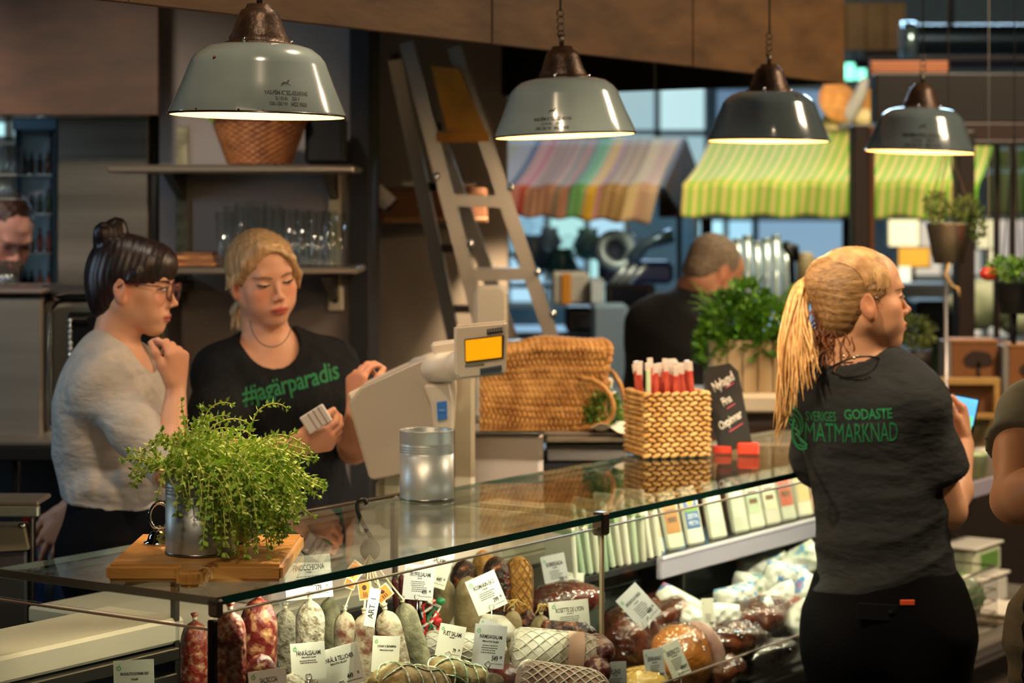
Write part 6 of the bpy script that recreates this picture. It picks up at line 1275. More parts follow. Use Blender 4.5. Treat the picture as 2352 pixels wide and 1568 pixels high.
for i, (u, c, lab) in enumerate(faces):
    b = PN(u, 1262-(u-1505)*.25, .325); t = thing('upright_package', lab+' on the inner shelf', 'package', Vector((b.x, b.y, 1.001)), rot=(math.radians(-12), math.radians(-6), YAW-math.radians(32)), group='upright packages on the inner shelf'); h = .132
    g = G(); g.box((0, 0, h/2), (.046, .016, h), bev=.005); g.build('pack', mat('pack_base_%d' % (i % 3), ('c8c2ae', 'bdbca6', 'd2ccb8')[i % 3], .35, coat=.5), t)
    g = G(); g.box((0, -.0085, h*.55), (.034, .002, h*.55), bev=.0006); g.build('label_panel', mat('label_'+c, c, .4), t)
    if u == 1598:
        g = G(); vs = [(0, 0)]+[((.010 if k % 2 == 0 else .006)*math.cos(k*PI/8), (.010 if k % 2 == 0 else .006)*math.sin(k*PI/8)) for k in range(16)]; g.add([(x, -.0098, h*.72+z) for x, z in vs], [(0, 1+k, 1+(k+1) % 16) for k in range(16)]); g.build('sun_emblem', mat('sun_yellow', 'e0a92a', .5), t)
        g = G(); g.box((0, -.0098, h*.60), (.034, .0008, .010)); g.build('green_band', mat('band_green', '7ea04a', .5), t)
        for k, tx in enumerate(('ZETA', 'FETA')): solid_text(tx, .014, mat('pack_white_ink', 'd8dce0', .5), t, Matrix.Translation((0, -.0100, h*(.48-.12*k))) @ Matrix.Rotation(PI/2, 4, 'X'), bold=.02, sx=.8, thick=.0003)
    elif i in (0, 1, 5, 6, 7):
        g = G(); g.box((0, -.0098, h*.5), (.022, .0006, .012)); g.box((0, -.0098, h*.66), (.024, .0006, .006)); g.build('label_print', mat('label_print_brown', '6a4a2a' if i < 2 else '5a7a44', .5), t)
# white trays and paper stacks on the rear worktop
def rearbox(name, label, cat, u0, u1, v, n0, n1, z0, z1, m):
    a = TN(PN(u0, v, n0))[0]; b = TN(PN(u1, v, n0))[0]; t = thing(name, label, cat, CP(a, n0, z0), YAW); g = G(); g.box(((b-a)/2, (n1-n0)/2, (z1-z0)/2), (b-a, n1-n0, z1-z0), bev=.004); g.build('body', m, t); return t
t = rearbox('white_tray', 'long white tray on the rear worktop seen through the glass behind the cards', 'tray', 900, 1190, 1300, .52, .70, 1.02, 1.065, whitegl); 
t = rearbox('paper_stack', 'stack of white wrapping paper behind the glass joint', 'paper', 1150, 1275, 1260, .50, .66, 1.02, 1.115, mat('paper_warm', 'cfc6ae', .7))
for k in range(4): g = G(); g.box((.08, -.001, .02+k*.022), (.14, .002, .0012)); g.build('sheet_gap', mat('paper_gap', '8f8672', .8), t)
t = rearbox('white_box', 'white box on the rear worktop near the hooks', 'box', 620, 800, 1290, .54, .72, 1.02, 1.08, mat('box_grey_white', 'a8a296', .6)); g = G(); g.box((.12, .08, .068), (.2, .16, .006), bev=.002); g.build('lid', whitegl, t)
# hooks on a rail behind the glass
hr = thing('hook_rail', 'slim dark rail behind the glass top carrying black hooks', 'rail', (P0.x, P0.y, 0), YAW); g = G(); g.tube([(.45, .52, 1.19), (1.12, .52, 1.19)], .0045, 8); g.build('bar', steel_d, hr)
for t in (.47, 1.10): cb(hr, 'upright', t-.006, t+.006, .515, .527, 1.02 if t > .5 else .776, 1.19, steel_d, .001)
def hook(pts, d, lab, r=.0042):
    P_ = [P(u, v, d) for u, v in pts]; t = thing('black_hook', lab, 'hook', P_[0], group='black hooks on the rail'); q = []
    for i in range(len(P_)-1):
        a, b = P_[i], P_[i+1]; p0 = P_[max(i-1, 0)]; p3 = P_[min(i+2, len(P_)-1)]
        for k in range(5): s_ = k/5; q.append(.5*((2*a)+(b-p0)*s_+(2*p0-5*a+4*b-p3)*s_*s_+(3*a-p0-3*b+p3)*s_**3)-P_[0])
    q.append(P_[-1]-P_[0]); g = G(); g.tube(q, r, 8); g.build('hook', mat('black_iron', '0e0c0c', .35), t); return t
hook([(698, 1182), (685, 1170), (682, 1185), (695, 1205), (712, 1228), (722, 1248), (715, 1266), (700, 1268), (690, 1255), (692, 1243)], 4.08, 'large black s-hook hanging left of the empty can'); hook([(666, 1196), (663, 1215), (672, 1228), (668, 1250), (660, 1262)], 4.0, 'black hook half hidden behind the cutting board')
hook([(842, 1158), (835, 1146), (822, 1152), (822, 1175), (835, 1205), (855, 1240), (858, 1262), (845, 1272), (832, 1262)], 3.95, 'long black hook holding the strings of the salami bunch')
# ================================================================== low chiller section beyond the customer
lc = thing('low_chiller', 'low open chiller counter with steel rim behind the ponytail woman', 'chiller', (P0.x, P0.y, 0), YAW)
cb(lc, 'base', 2.68, 3.9, .02, .60, 0, .62, mat('chiller_base', '5a4c44', .5), .01); cb(lc, 'rim', 2.68, 3.9, -.02, .05, .62, .672, steel, .006); cb(lc, 'rim_groove', 2.68, 3.9, -.022, -.018, .640, .648, mat('groove', '4a4642', .5)); cb(lc, 'inner_deck', 2.68, 3.9, .05, .58, .62, .64, mat('chiller_deck', '8a8478', .4, .4)); cb(lc, 'rear_wall', 2.68, 3.9, .58, .61, .62, 1.05, mat('chiller_rear', '7a746a', .4, .5), .006)
cb(lc, 'upper_shelf', 2.9, 3.9, .26, .58, .975, .99, steel, .003); cb(lc, 'shelf_rail', 2.9, 3.9, .250, .258, .955, 1.0, mat('price_rail_lilac', '9a92a0', .35), .002)
# goods beyond the customer
tub = mat('tub_white', 'cdc8bc', .4); 
for i, (t0, n0, z0, c, lab) in enumerate(((2.95, .30, .645, 'cdc8bc', 'white lidded tub lowest in the stack behind the customer'), (2.97, .30, .735, 'c8c4b8', 'white lidded tub on top of the stack behind the customer'), (3.20, .34, .645, 'd2cdbf', 'wide white tub further along the low chiller'), (3.22, .36, .73, 'c9bfae', 'cream tub with orange label on the wide tub'), (3.5, .30, .645, 'cbc8be', 'white tub beside the olive t-shirt'), (3.5, .32, .73, 'b9c0a0', 'pale green tub beside the olive t-shirt'), (3.1, .47, .645, 'b0a898', 'grey-beige tub at the back of the low chiller'), (3.3, .12, .645, 'c6b9a0', 'flat cream package at the chiller rim'))):
    t = thing('food_tub', lab, 'tub', CP(t0, n0, z0), YAW, group='white tubs in the low chiller'); h = .08 if i != 7 else .03
    g = G(); g.box((0, 0, h/2), (.19, .16, h), bev=.012); g.build('tub', mat('tub_'+c, c, .4), t); g = G(); g.box((0, 0, h+.003), (.2, .17, .008), bev=.003); g.build('lid', tub, t)
    if i in (3, 5): g = G(); g.box((.0, -.082, h*.5), (.12, .003, h*.6)); g.build('label', mat('tub_label_%d' % i, 'c8512c' if i == 3 else '5f8a3c', .5), t)
wbk = thing('wire_basket', 'wire basket with packed greens at the rim of the low chiller', 'basket', CP(2.98, .15, .675), YAW)
for k in range(6): 
    g = G(); z = k*.03; g.tube([Vector(p) for p in ((-.12, -.09, z), (.12, -.09, z), (.12, .09, z), (-.12, .09, z), (-.12, -.09, z), (-.11, -.09, z))], .0018 if k < 5 else .0035, 5); g.build('wire_ring', alu, wbk)
for k in range(12):
    g = G(); x = -.12+k*.0218; g.tube([(x, -.09, 0), (x, -.09, .15)], .0014, 5); g.build('upright_wire', alu, wbk); g = G(); g.tube([(x, .09, 0), (x, .09, .15)], .0014, 5); g.build('upright_wire', alu, wbk)
for i, (x, y, c) in enumerate(((-.07, 0, '6f8a58'), (0, .02, '8f8f6a'), (.07, -.01, '5f7a50'))):
    p = CP(2.98+x, .15+y, .68); t = thing('packed_greens', '%s salad bag in the wire basket' % ('grey-green', 'olive', 'dark green')[i], 'bag', p, YAW, group='salad bags in the wire basket'); g = G(); g.ell((0, 0, .065), (.035, .065, .065), 18, 12, fn=lambda q: 1+.08*math.sin(q.x*7+q.z*5)); g.build('bag', mat('greens_'+c, c, .45, col2='3f6a2a', scale=30, coat=.4), t)
for i in range(5):
    p = CP(3.36+i*.12, .33, .991); t = thing('deli_pot', ('cream', 'red-labelled', 'pale green', 'white', 'tan')[i]+' deli pot on the chiller upper shelf', 'pot', p, group='deli pots on the chiller shelf'); c = ('cfc8b4', 'b86a50', '9fb084', 'd4d0c8', 'b59a6c')[i]; g = G(); g.lathe([(.001, 0), (.035, 0), (.042, .06), (.044, .062), (.044, .07), (.001, .072)], 20); g.build('pot', mat('pot_'+c, c, .4), t)
# ================================================================== things standing on the glass and behind it
# cutting board under the thyme
wood = mat('beech_board', 'cf9a52', .42, col2='b57e3c', scale=9, lo=.35, hi=.7, stretch=(1, 7, 7), bump=.12, bscale=60)
bd = thing('wooden_board', 'thick beech board with handle lying on the glass under the thyme can', 'cutting board', (-.474, 3.40, 1.2005))
bme = bmesh.new(); out = [(-.132, -.155), (-.024, -.155), (-.019, -.170), (-.022, -.185), (-.018, -.205), (0, -.212), (.018, -.205), (.022, -.185), (.019, -.170), (.024, -.155), (.132, -.155), (.134, .16), (-.134, .16)]
vs = [bme.verts.new((x, y, 0)) for x, y in out]; f = bme.faces.new(vs); r_ = bmesh.ops.extrude_face_region(bme, geom=[f]); bmesh.ops.translate(bme, vec=(0, 0, .026), verts=[e for e in r_['geom'] if isinstance(e, bmesh.types.BMVert)])
bmesh.ops.recalc_face_normals(bme, faces=bme.faces[:]); bmesh.ops.bevel(bme, geom=[e for e in bme.edges], offset=.0055, segments=3, affect='EDGES', clamp_overlap=True); me = bpy.data.meshes.new('board'); bme.to_mesh(me); bme.free(); link('plank', me, wood, bd)
g = G(); g.tube([Vector((.020+.008*math.cos(a), -.190+.003*math.sin(a*2), .018+.010*math.sin(a))) for a in np.linspace(0, 2*PI, 16)], .0009, 5); g.build('hanging_string', twm, bd)
# tin cans
zinc = mat('galvanised_tin', 'b4b9b8', .4, .6, col2='a0a7a8', scale=14, lo=.4, hi=.6, stretch=(1, 1, .3), bump=.05, bscale=30)
def tin(name, label, loc, R, H, cat='can'):
    t = thing(name, label, cat, loc); pr = [(R*.97, 0), (R, .003), (R, H*.66)]
    for k in range(4): z = H*(.66+.035*k); pr += [(R, z), (R*1.012, z+H*.010), (R*.985, z+H*.022)]
    pr += [(R, H*.82), (R, H-.003), (R*1.012, H-.001), (R*1.0, H), (R*.975, H-.002), (R*.97, .004), (.001, .004)]
    g = G(); g.lathe([(.001, 0)]+pr, 48); g.build('wall', zinc, t); g = G(); g.lathe([(R*.96, 0), (R*1.012, .001), (R*1.012, .004), (R*.99, .005)], 48); g.build('foot_rim', mat('tin_rim', '7a7d7c', .3, 1), t); return t
thy = tin('thyme_can', 'ribbed tin can planted with bushy trailing thyme on the wooden board', (-.4805, 3.357, 1.227), .0535, .136, 'potted plant')
g = G(); g.lathe([(.001, .122), (.051, .120)], 24); g.build('soil', mat('soil', '20140c', .95, bump=.8, bscale=200), thy)
stem = mat('thyme_stem', 'c8d060', .5); lf = mat('thyme_leaf', '78b034', .48, col2='b4d856', scale=60, lo=.3, hi=.7)
gs = G(); glf = [G(), G()]; rs = random.Random(12)
for i in range(400):
    a = rs.uniform(0, 2*PI); r0 = .045*math.sqrt(rs.random()); p = Vector((r0*math.cos(a)+.008, r0*math.sin(a), .122)); 
    bias = Vector((.55, -.05, 0)); d = Vector((math.cos(a)*rs.uniform(.2, .8), math.sin(a)*rs.uniform(.2, .9), rs.uniform(.35, 1.15)))+bias*rs.uniform(.0, 2.0); d.normalize(); L_ = rs.uniform(.06, .165) if d.x > 0 else rs.uniform(.04, .085); n = int(L_/.0085); st = L_/n
    droop = rs.uniform(.07, .20) if i % 7 else .30; pts = [p.copy()]; sgn = rs.uniform(0, 6)
    for k in range(n):
        d = (d+Vector((rs.gauss(0, .10), rs.gauss(0, .10), -droop*(1+k*.07)))).normalized()
        if k > n*.75 and droop < .09: d = (d+Vector((0, 0, .25))).normalized()
        p = p+d*st
        if p.z < .004: break
        rr = math.hypot(p.x, p.y)
        if p.z < .13 and rr < .058: p.x *= .060/rr; p.y *= .060/rr
        pts.append(p.copy())
        if k > 0:
            ax = d.cross(Vector((math.cos(k*1.57+sgn), math.sin(k*1.57+sgn), .3))).normalized()
            for s_ in (-1, 1): leaf(glf[(i+k) % 2], p, (ax*s_+d*.6).normalized(), rs.uniform(.0062, .0118)*(1.5 if i % 17 == 0 else 1), rs, .62)
            if k == n-1:
                for q in range(4): leaf(glf[0], p, (d+Vector((rs.gauss(0, .5), rs.gauss(0, .5), rs.gauss(0, .5)))).normalized(), .008, rs)
    if len(pts) > 1: gs.tube(pts, .0011, 4)
tag(gs.build('stems', stem, thy), kind='stuff'); tag(glf[0].build('leaves', lf, thy), kind='stuff'); tag(glf[1].build('leaves_light', mat('thyme_leaf_light', 'a0c84a', .5, col2='dcea80', scale=50, lo=.35, hi=.7), thy), kind='stuff')
t = tin('small_tin_can', 'small dull can on the wooden board half hidden behind the thyme', (P(556, 1240, 3.50).x, 3.47, 1.227), .026, .085)
bl = thing('bell', 'small chrome counter bell with ring handle on the board beside the thyme can', 'bell', (P(366, 1245, 3.45).x, 3.45, 1.227)); g = G(); g.lathe([(.024, 0), (.025, .003), (.020, .005), (.017, .014), (.010, .021), (.001, .024)], 28); g.build('dome', chrome, bl)
g = G(); g.tube([Vector((.0155*math.cos(a), .003*math.sin(a), .044+.020*math.sin(a))) for a in np.linspace(0, 2*PI, 30)], .0026, 8, cap=False); g.build('ring_handle', chrome, bl); g = G(); g.ell((0, 0, .024), (.005, .005, .005), 12, 8); g.build('knob', chrome, bl)
tin('empty_tin_can', 'tall empty ribbed tin can standing alone on the glass counter', (P(980, 1150, 4.19).x, 4.19, 1.2005), .0520, .134)
# straw sided basket with snack sticks
rope = mat('seagrass_rope', 'd9b070', .62, col2='b58648', scale=26, lo=.35, hi=.65, bump=.3, bscale=200)
bk = thing('seagrass_basket', 'square braided seagrass basket full of red snack sticks on the glass', 'basket', (P(1532, 1050, 4.95).x, 4.955, 1.201), math.radians(17)); H_, W_ = .150, .148
el = G(); el.ell((0, 0, 0), (.0105, .0052, .0058), 8, 6); 
def weave(parent, W1, W2, H_, nrow, seglen, m, name='braid', r=.0055, taper=0):
    g = G(); seg = 0
    for row in range(nrow):
        z = r+(H_-2*r)*row/(nrow-1); k_ = 1+taper*z/H_; per = 2*(W1+W2)*k_; n = int(per/seglen); tl = 34 if row % 2 else -34
        for i in range(n):
            s_ = (i+.5*(row % 2))/n*2*(W1+W2); x, y, yaw = perim(s_, W1, W2); seg += 1
            M = Matrix.Rotation(yaw, 3, 'Z') @ Matrix.Rotation(math.radians(tl*.55), 3, 'Y'); g.ell((x*k_, y*k_, z), (seglen*.56, r*1.0, r*.74), 8, 6, M)
    o = g.build(name, m, parent); tag(o, kind='stuff'); return o
def perim(s, a, b):
    a2, b2 = a/2, b/2; s = s % (2*(a+b))
    if s < a: return -a2+s, -b2, 0
    s -= a
    if s < b: return a2, -b2+s, PI/2
    s -= b
    if s < a: return a2-s, b2, PI
    return -a2, b2-(s-a), -PI/2
weave(bk, W_, W_*.95, H_, 13, .0215, rope, r=.0068); g = G()
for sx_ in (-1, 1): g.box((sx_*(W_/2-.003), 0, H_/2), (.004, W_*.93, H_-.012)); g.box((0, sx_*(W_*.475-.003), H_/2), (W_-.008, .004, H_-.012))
g.box((0, 0, .004), (W_-.01, W_*.93, .006)); g.build('inner_lining', mat('basket_shadow', '2e1a0a', .9), bk)  # dark backing supplies the shade in the gaps of the braid
stk = mat('snack_red', 'a82420', .35, col2='c95a48', scale=40, coat=.5, stretch=(1, 1, .4)); stw = mat('snack_white', 'd0c4ba', .3, coat=.5); stb = mat('snack_dark', '3a1210', .4, coat=.4)
base = None; n = 0; rs = random.Random(8)
for i in range(9):
    for j in range(3):
        x = -.054+i*.0135; y = -.045+j*.04; p = bk.matrix_world.copy() if False else None
        ca, sa = math.cos(math.radians(17)), math.sin(math.radians(17)); wl = Vector((bk.location.x+x*ca-y*sa, bk.location.y+x*sa+y*ca, 1.226)); rot = (math.radians(rs.uniform(-5, 5)), math.radians(rs.uniform(-7, 7)), math.radians(17))
        if base is None:
            t = thing('snack_stick', 'x', 'snack', wl, rot=rot, group='snack sticks in the seagrass basket'); base = t
            g = G(); g.box((0, 0, .085), (.0115, .006, .165), bev=.002); g.build('red_stick', stk, t); g = G(); g.box((0, 0, .178), (.0135, .003, .022), bev=.001); g.build('white_tip', stw, t)
        else: t = dup(base, wl, rot)
        t.scale = (1, 1, rs.uniform(.93, 1.04)); t['label'] = 'red snack stick with clear white tip in the %s row of the seagrass basket' % ('front', 'middle', 'rear')[j]; n += 1
for k, (x, c, nm) in enumerate(((-.063, 'b9c8a4', 'pale green'), (-.0625, '3a1a14', 'dark brown'), (-.062, 'd8cfc0', 'clear white'))):
    y = (-.055, -.05, .0)[k]; wl = Vector((bk.location.x+x*ca-y*sa, bk.location.y+x*sa+y*ca, 1.226)); t = thing('snack_stick', '%s snack stick at the end of the seagrass basket by the straw bag' % nm, 'snack', wl, rot=(0, math.radians(-1), math.radians(17)), group='snack sticks in the seagrass basket')
    g = G(); g.box((0, 0, .088), (.011, .006, .172), bev=.002); g.build('stick', mat('stick_'+c, c, .4), t); g = G(); g.box((0, 0, .18), (.013, .003, .018), bev=.001); g.build('white_tip', stw, t)
# chalk sign
cs = thing('chalk_sign', 'small black chalk board with white script leaning in a red foot on the glass', 'sign', (P(1690, 1052, 4.96).x, 4.96, 1.201), rot=(0, 0, math.radians(-6)))
M = Matrix.Rotation(math.radians(-11), 3, 'Y') @ Matrix.Rotation(math.radians(-10), 3, 'X'); w_, h_ = .039, .195
poly = [(-w_, 0), (w_, 0), (w_, h_-.022), (w_-.016, h_), (-w_+.012, h_), (-w_, h_-.018)]
Mp = M @ Matrix(((1, 0, 0), (0, 0, -1), (0, 1, 0))); g = G(); g.prism(poly, .005, Mp, (0, 0, .012)); g.build('board', mat('chalkboard', '121110', .6), cs)
chalk = mat('chalk_white', 'd8d4cc', .8); pinkc = mat('chalk_pink', 'c8506a', .8); M4 = Matrix.Translation((0, 0, .012)) @ Mp.to_4x4()
for tx, y, sz in (('Nylagad', .155, .0300), ('Fina', .112, .026), ('Oxpinnar', .066, .0270)):
    solid_text(tx, sz, chalk, cs, M4 @ Matrix.Translation((-.001, y, .0052)) @ Matrix.Rotation(math.radians(22), 4, 'Z'), 'chalk_lettering', .022, .60, thick=.0004, shear=.25)
for x, y, l in ((.014, .145, .022), (.008, .098, .022), (.010, .048, .036)):
    g = G(); g.box(M4 @ Vector((x, y, .0055)), (l, .0022, .0007), (M4 @ Matrix.Rotation(math.radians(22), 4, 'Z')).to_3x3()); g.build('chalk_underline', pinkc, cs)
rd = mat('red_foot', 'c23a24', .45); g = G(); g.box((.028, -.004, .014), (.050, .03, .028), bev=.004); g.box((-.030, .006, .010), (.044, .022, .020), bev=.003); g.build('foot', rd, cs)
# straw bag lying on the rear counter
zc = 1.232; rc = thing('rear_counter', 'steel topped rear counter carrying the straw bag behind the glass', 'counter', P(1300, 1000, 5.3)); o = rc.location
pbx(rc, 'counter_top', 1080, 992, 1470, 1002, 5.15, .50, steel, .003); g = G()
pbx(rc, 'front_rail', 1255, 1004, 1440, 1016, 5.12, .03, mat('rail_pale', '9a8f80', .3, .6), .002); pbx(rc, 'drawer_front', 1255, 1018, 1440, 1060, 5.14, .03, steel_d, .003); pbx(rc, 'body', 1090, 1060, 1470, HV+CZ*FPX/5.2, 5.2, .42, plinth, .004)
sb = thing('stainless_box', 'rounded stainless steel bin front under the straw bag', 'bin', P(1165, 1110, 4.95)); pbx(sb, 'front', 1078, 992, 1248, 1160, 4.92, .17, mat('satin_steel', '8f857c', .4, .6), .012); pbx(sb, 'lid_edge', 1076, 990, 1250, 996, 4.91, .18, chrome, .002)
strw = mat('straw_weave', 'c79858', .65, col2='9a6a34', scale=22, lo=.35, hi=.65, bump=.3, bscale=180)
bag = thing('straw_bag', 'large woven straw bag lying on its side on the rear counter', 'bag', P(1240, 992, 5.3))
o = bag.location; BW, BH, BD = .315, .222, .20
g = G()
def wv(u, v):
    # tapered bag seen from its side: narrower bottom (towards the scale), open mouth towards the seagrass basket
    a = 2*PI*v; s_ = u; hh = BH/2*(.78+.22*min(1, s_*2.2))*(1-.03*math.sin(s_*9)); dd = BD/2*(.75+.25*s_)
    e = .5; cx_, sx_ = math.cos(a), math.sin(a); x = -BW*.45+BW*s_*(.96-.04*math.sin(a*2)); y = dd*math.copysign(abs(cx_)**e, cx_); z = BH/2+hh*math.copysign(abs(sx_)**e, sx_)
    k = math.sin(s_*PI*22)*math.cos(a*30+(PI/2 if int(s_*22) % 2 else 0)*2)*.0042; return Vector((x, y*(1+k*9), z+k*(1 if sx_ > 0 else -.3)))
g.grid(wv, 132, 180); ob = g.build('woven_body', strw, bag); md = ob.modifiers.new('th', 'SOLIDIFY'); md.thickness = .006
g = G(); rows = 13                     # raised straw strands on the side facing the camera
for r0 in range(rows):
    for c0 in range(26):
        s_ = (c0+.5*(r0 % 2))/26; zz = (r0+.5)/rows; hh = BH*(.80+.20*min(1, s_*2.2)); z = BH/2-hh/2*.93+hh*.93*zz; x = -BW*.45+BW*.95*s_
        g.ell((x, -BD/2*(.75+.25*s_)*1.0-.0055, z), (.0052, .0060, .0090), 7, 5, rotm(y=14 if r0 % 2 else -14))
tag(g.build('straw_strands', strw, bag), kind='stuff')
g = G(); g.lathe([(.001, 0), (.075, 0)], 24, (-BW*.45+.004, 0, BH/2), rotm(y=-90)); g.build('bottom', strw, bag)
def ropep(pts, r, tw=40): 
    out = []
    for i, p in enumerate(pts): out.append(p)
    return out
g = G(); hp = bez(P(1330, 870, 5.18)-o, P(1400, 860, 5.10)-o, P(1440, 960, 5.10)-o, P(1380, 975, 5.14)-o, 24)+bez(P(1380, 975, 5.14)-o, P(1345, 985, 5.16)-o, P(1330, 985, 5.18)-o, P(1310, 985, 5.2)-o, 8)[1:]
g.tube([p+Vector((0, 0, .0018*math.sin(i*1.9))) for i, p in enumerate(hp)], .0062, 8); g.build('handle', strw, bag)
g = G(); hp = bez(P(1345, 835, 5.34)-o, P(1400, 825, 5.30)-o, P(1452, 880, 5.28)-o, P(1430, 990, 5.25)-o, 24); g.tube([p+Vector((0, 0, .0018*math.sin(i*1.9))) for i, p in enumerate(hp)], .006, 8); g.build('handle', strw, bag)
leafblob(bag, 'greens_spilling_out', P(1385, 945, 5.2)-o, (.045, .04, .055), 900, mat('spill_green', '3f6a22', .55, col2='6c8f3a', scale=30), .014, 4)
for i, (u, v, r) in enumerate(((1392, 880, 10), (1405, 915, -18), (1412, 940, 30))):
    t = thing('spilled_packet', ('small cream packet nearest the mouth of the straw bag', 'small white packet in the middle of the bag opening', 'small grey-white packet lowest in the bag opening')[i], 'packet', P(u, v, 5.22), rot=(0, math.radians(r), 0), group='packets in the bag opening'); g = G(); g.box((0, 0, 0), (.032, .02, .030), bev=.005); g.build('packet', mat('packet_%d' % i, ('cfc6ae', 'd4cec0', '8f8c84')[i], .4, coat=.4), t)
    g = G(); g.box((0, -.0105, 0), (.02, .001, .008)); g.build('band', mat('packet_band_%d' % i, ('8a6a2e', '5a6a3a', '3a3a40')[i], .5), t)
pw = thing('paper_bag', 'crumpled pale paper sheet under the opening of the straw bag', 'paper', P(1410, 990, 5.16)); g = G(); g.grid(lambda a, b: Vector(((a-.5)*.11, (b-.5)*.10, .012+.012*math.sin(a*7)*math.cos(b*6))), 16, 12); ob = g.build('sheet', paper, pw); ob.modifiers.new('t', 'SOLIDIFY').thickness = .001
# white bread-style planter with basil further back
pl = thing('planter_box', 'whitewashed timber planter with bushy basil on the white stand', 'planter', P(1715, 905, 5.95)); o = pl.location; wwood = mat('whitewashed_board', 'bfae8e', .6, col2='93784f', scale=8, lo=.42, hi=.7, stretch=(1, 1, .3))
for i in range(5): g = G(); g.box((-.082+i*.041, -.08, .075), (.038, .012, .15+.004*(i % 2)), bev=.002); g.build('board', wwood, pl)
for i in range(4): g = G(); g.box((-.104, -.055+i*.04, .075), (.012, .037, .15), bev=.002); g.build('board', mat('grey_white_board', 'a8a69c', .6), pl); g = G(); g.box((.104, -.055+i*.04, .075), (.012, .037, .15), bev=.002); g.build('board', wwood, pl)
for i in range(5): g = G(); g.box((-.082+i*.041, .08, .075), (.038, .012, .15), bev=.002); g.build('board', wwood, pl)
g = G(); g.box((0, 0, .13), (.19, .15, .01)); g.build('soil', mat('soil', '20140c', .95), pl)
basil = mat('basil_leaf', '2f6b14', .45, col2='64962c', scale=18, lo=.3, hi=.7)
gs = G(); rs = random.Random(5)
for i in range(46):
    a = Vector((rs.uniform(-.08, .08), rs.uniform(-.06, .06), .135)); gs.tube(bez(a, a+Vector((0, 0, .06)), a*1.3+Vector((0, 0, .08)), Vector((a.x*2, a.y*1.6, .22+rs.random()*.09)), 6), .0018, 4)
tag(gs.build('stems', mat('basil_stem', '5f8a30', .5), pl), kind='stuff')
for k, (cx_, cz_, rx, rz) in enumerate(((-.04, .20, .085, .075), (.06, .19, .07, .07), (.0, .25, .06, .06), (-.09, .13, .05, .05), (.03, .13, .08, .035))): leafblob(pl, 'foliage', (cx_, -.03, cz_), (rx, .07, rz), 340, basil, .030, 20+k)
for i in range(3): g = G(); g.ell((.085-.0*i, -.09, .13-.05*i), (.005, .004, .005), 10, 6); g.build('screw', chrome, pl)
wsn = thing('white_stand', 'pale cream shelf slab under the planter box', 'shelf', P(1715, 950, 5.95)); pbx(wsn, 'slab', 1590, 908, 1830, 948, 5.78, .35, mat('cream_slab', 'cfc4ac', .5), .006); pbx(wsn, 'support', 1610, 948, 1820, HV+CZ*FPX/5.85, 5.85, .25, mat('brown_support', '4a3526', .6), .004)
# label scale
sc = thing('label_scale', 'large white label-printing scale with amber customer display', 'scale', P(930, 1110, 4.65)); o = sc.location
poly = [(800, 925), (830, 888), (975, 822), (1000, 818), (1042, 840), (1046, 900), (1040, 1000), (1000, 1075), (855, 1103), (848, 1098), (806, 950)]
def pxprism(parent, name, poly, d, th, m, bev=.006):
    vs = [P(u, v, d)-parent.location for u, v in poly]; bm_ = bmesh.new(); vv = [bm_.verts.new(v) for v in vs]; f = bm_.faces.new(vv); r_ = bmesh.ops.extrude_face_region(bm_, geom=[f]); bmesh.ops.translate(bm_, vec=(0, th, 0), verts=[e for e in r_['geom'] if isinstance(e, bmesh.types.BMVert)])
    bmesh.ops.recalc_face_normals(bm_, faces=bm_.faces[:])
    if bev: bmesh.ops.bevel(bm_, geom=bm_.edges[:], offset=bev, segments=3, affect='EDGES', clamp_overlap=True)
    me = bpy.data.meshes.new(name); bm_.to_mesh(me); bm_.free(); return link(name, me, m, parent)
wp_ = mat('scale_cream', 'aaa295', .42); wp2 = mat('scale_cream_light', 'c6beb0', .38)
pxprism(sc, 'housing', poly, 4.50, .16, wp_, .008); pxprism(sc, 'front_cover', [(972, 884), (1034, 880), (1043, 930), (1040, 1012), (1030, 1040), (988, 1048), (996, 990), (990, 930)], 4.485, .03, wp2, .004)
g = G(); a = P(962, 852, 4.56)-o; b = P(1052, 838, 4.44)-o; g.tube([a, b], [.030, .030], 24); g.ell(b, (.030, .030, .030), 20, 12); g.build('pivot_roll', wp2, sc)
pxprism(sc, 'arm', [(988, 790), (1045, 782), (1056, 820), (1040, 836), (994, 812)], 4.52, .06, wp2, .004)
pxprism(sc, 'display_shell', [(1042, 748), (1165, 738), (1162, 860), (1055, 872), (1044, 862)], 4.40, .035, wp2, .005)
pxprism(sc, 'display_bezel', [(1066, 779), (1158, 768), (1156, 822), (1068, 833)], 4.394, .01, mat('bezel_dark', '4a3a1c', .4), .001)
pxprism(sc, 'amber_screen', [(1069, 782), (1152, 772), (1152, 820), (1070, 830)], 4.391, .006, mat('amber_lcd', 'd8940a', .3, emit='e89a08', es=.75), 0)
pxprism(sc, 'brand_plate', [(1118, 756), (1155, 751), (1155, 763), (1118, 768)], 4.396, .006, mat('plate_dark', '2c2c30', .4), .0005); pxprism(sc, 'brand_plate', [(1102, 846), (1152, 838), (1152, 856), (1102, 862)], 4.396, .006, mat('plate_blue_grey', '5a6672', .4), .0005)
g = G()
for k in range(8): g.box(P(1107+k*6, 852-k*.9, 4.392)-o, (.0032, .001, .007))
g.build('plate_marks', mat('plate_ink', '1c2a38', .5), sc); g = G()
for k in range(6): g.box(P(1123+k*6, 760-k*.7, 4.392)-o, (.003, .001, .005))
g.build('plate_marks', mat('plate_mark_light', '8a8880', .5), sc)
pxprism(sc, 'green_strip', [(1068, 838), (1112, 834), (1112, 837), (1068, 841)], 4.396, .004, mat('strip_green', '5c7462', .5), 0)
pxprism(sc, 'blue_label', [(1003, 924), (1026, 921), (1027, 962), (1005, 965)], 4.478, .006, mat('label_blue', '2f6fc4', .4), .0005)
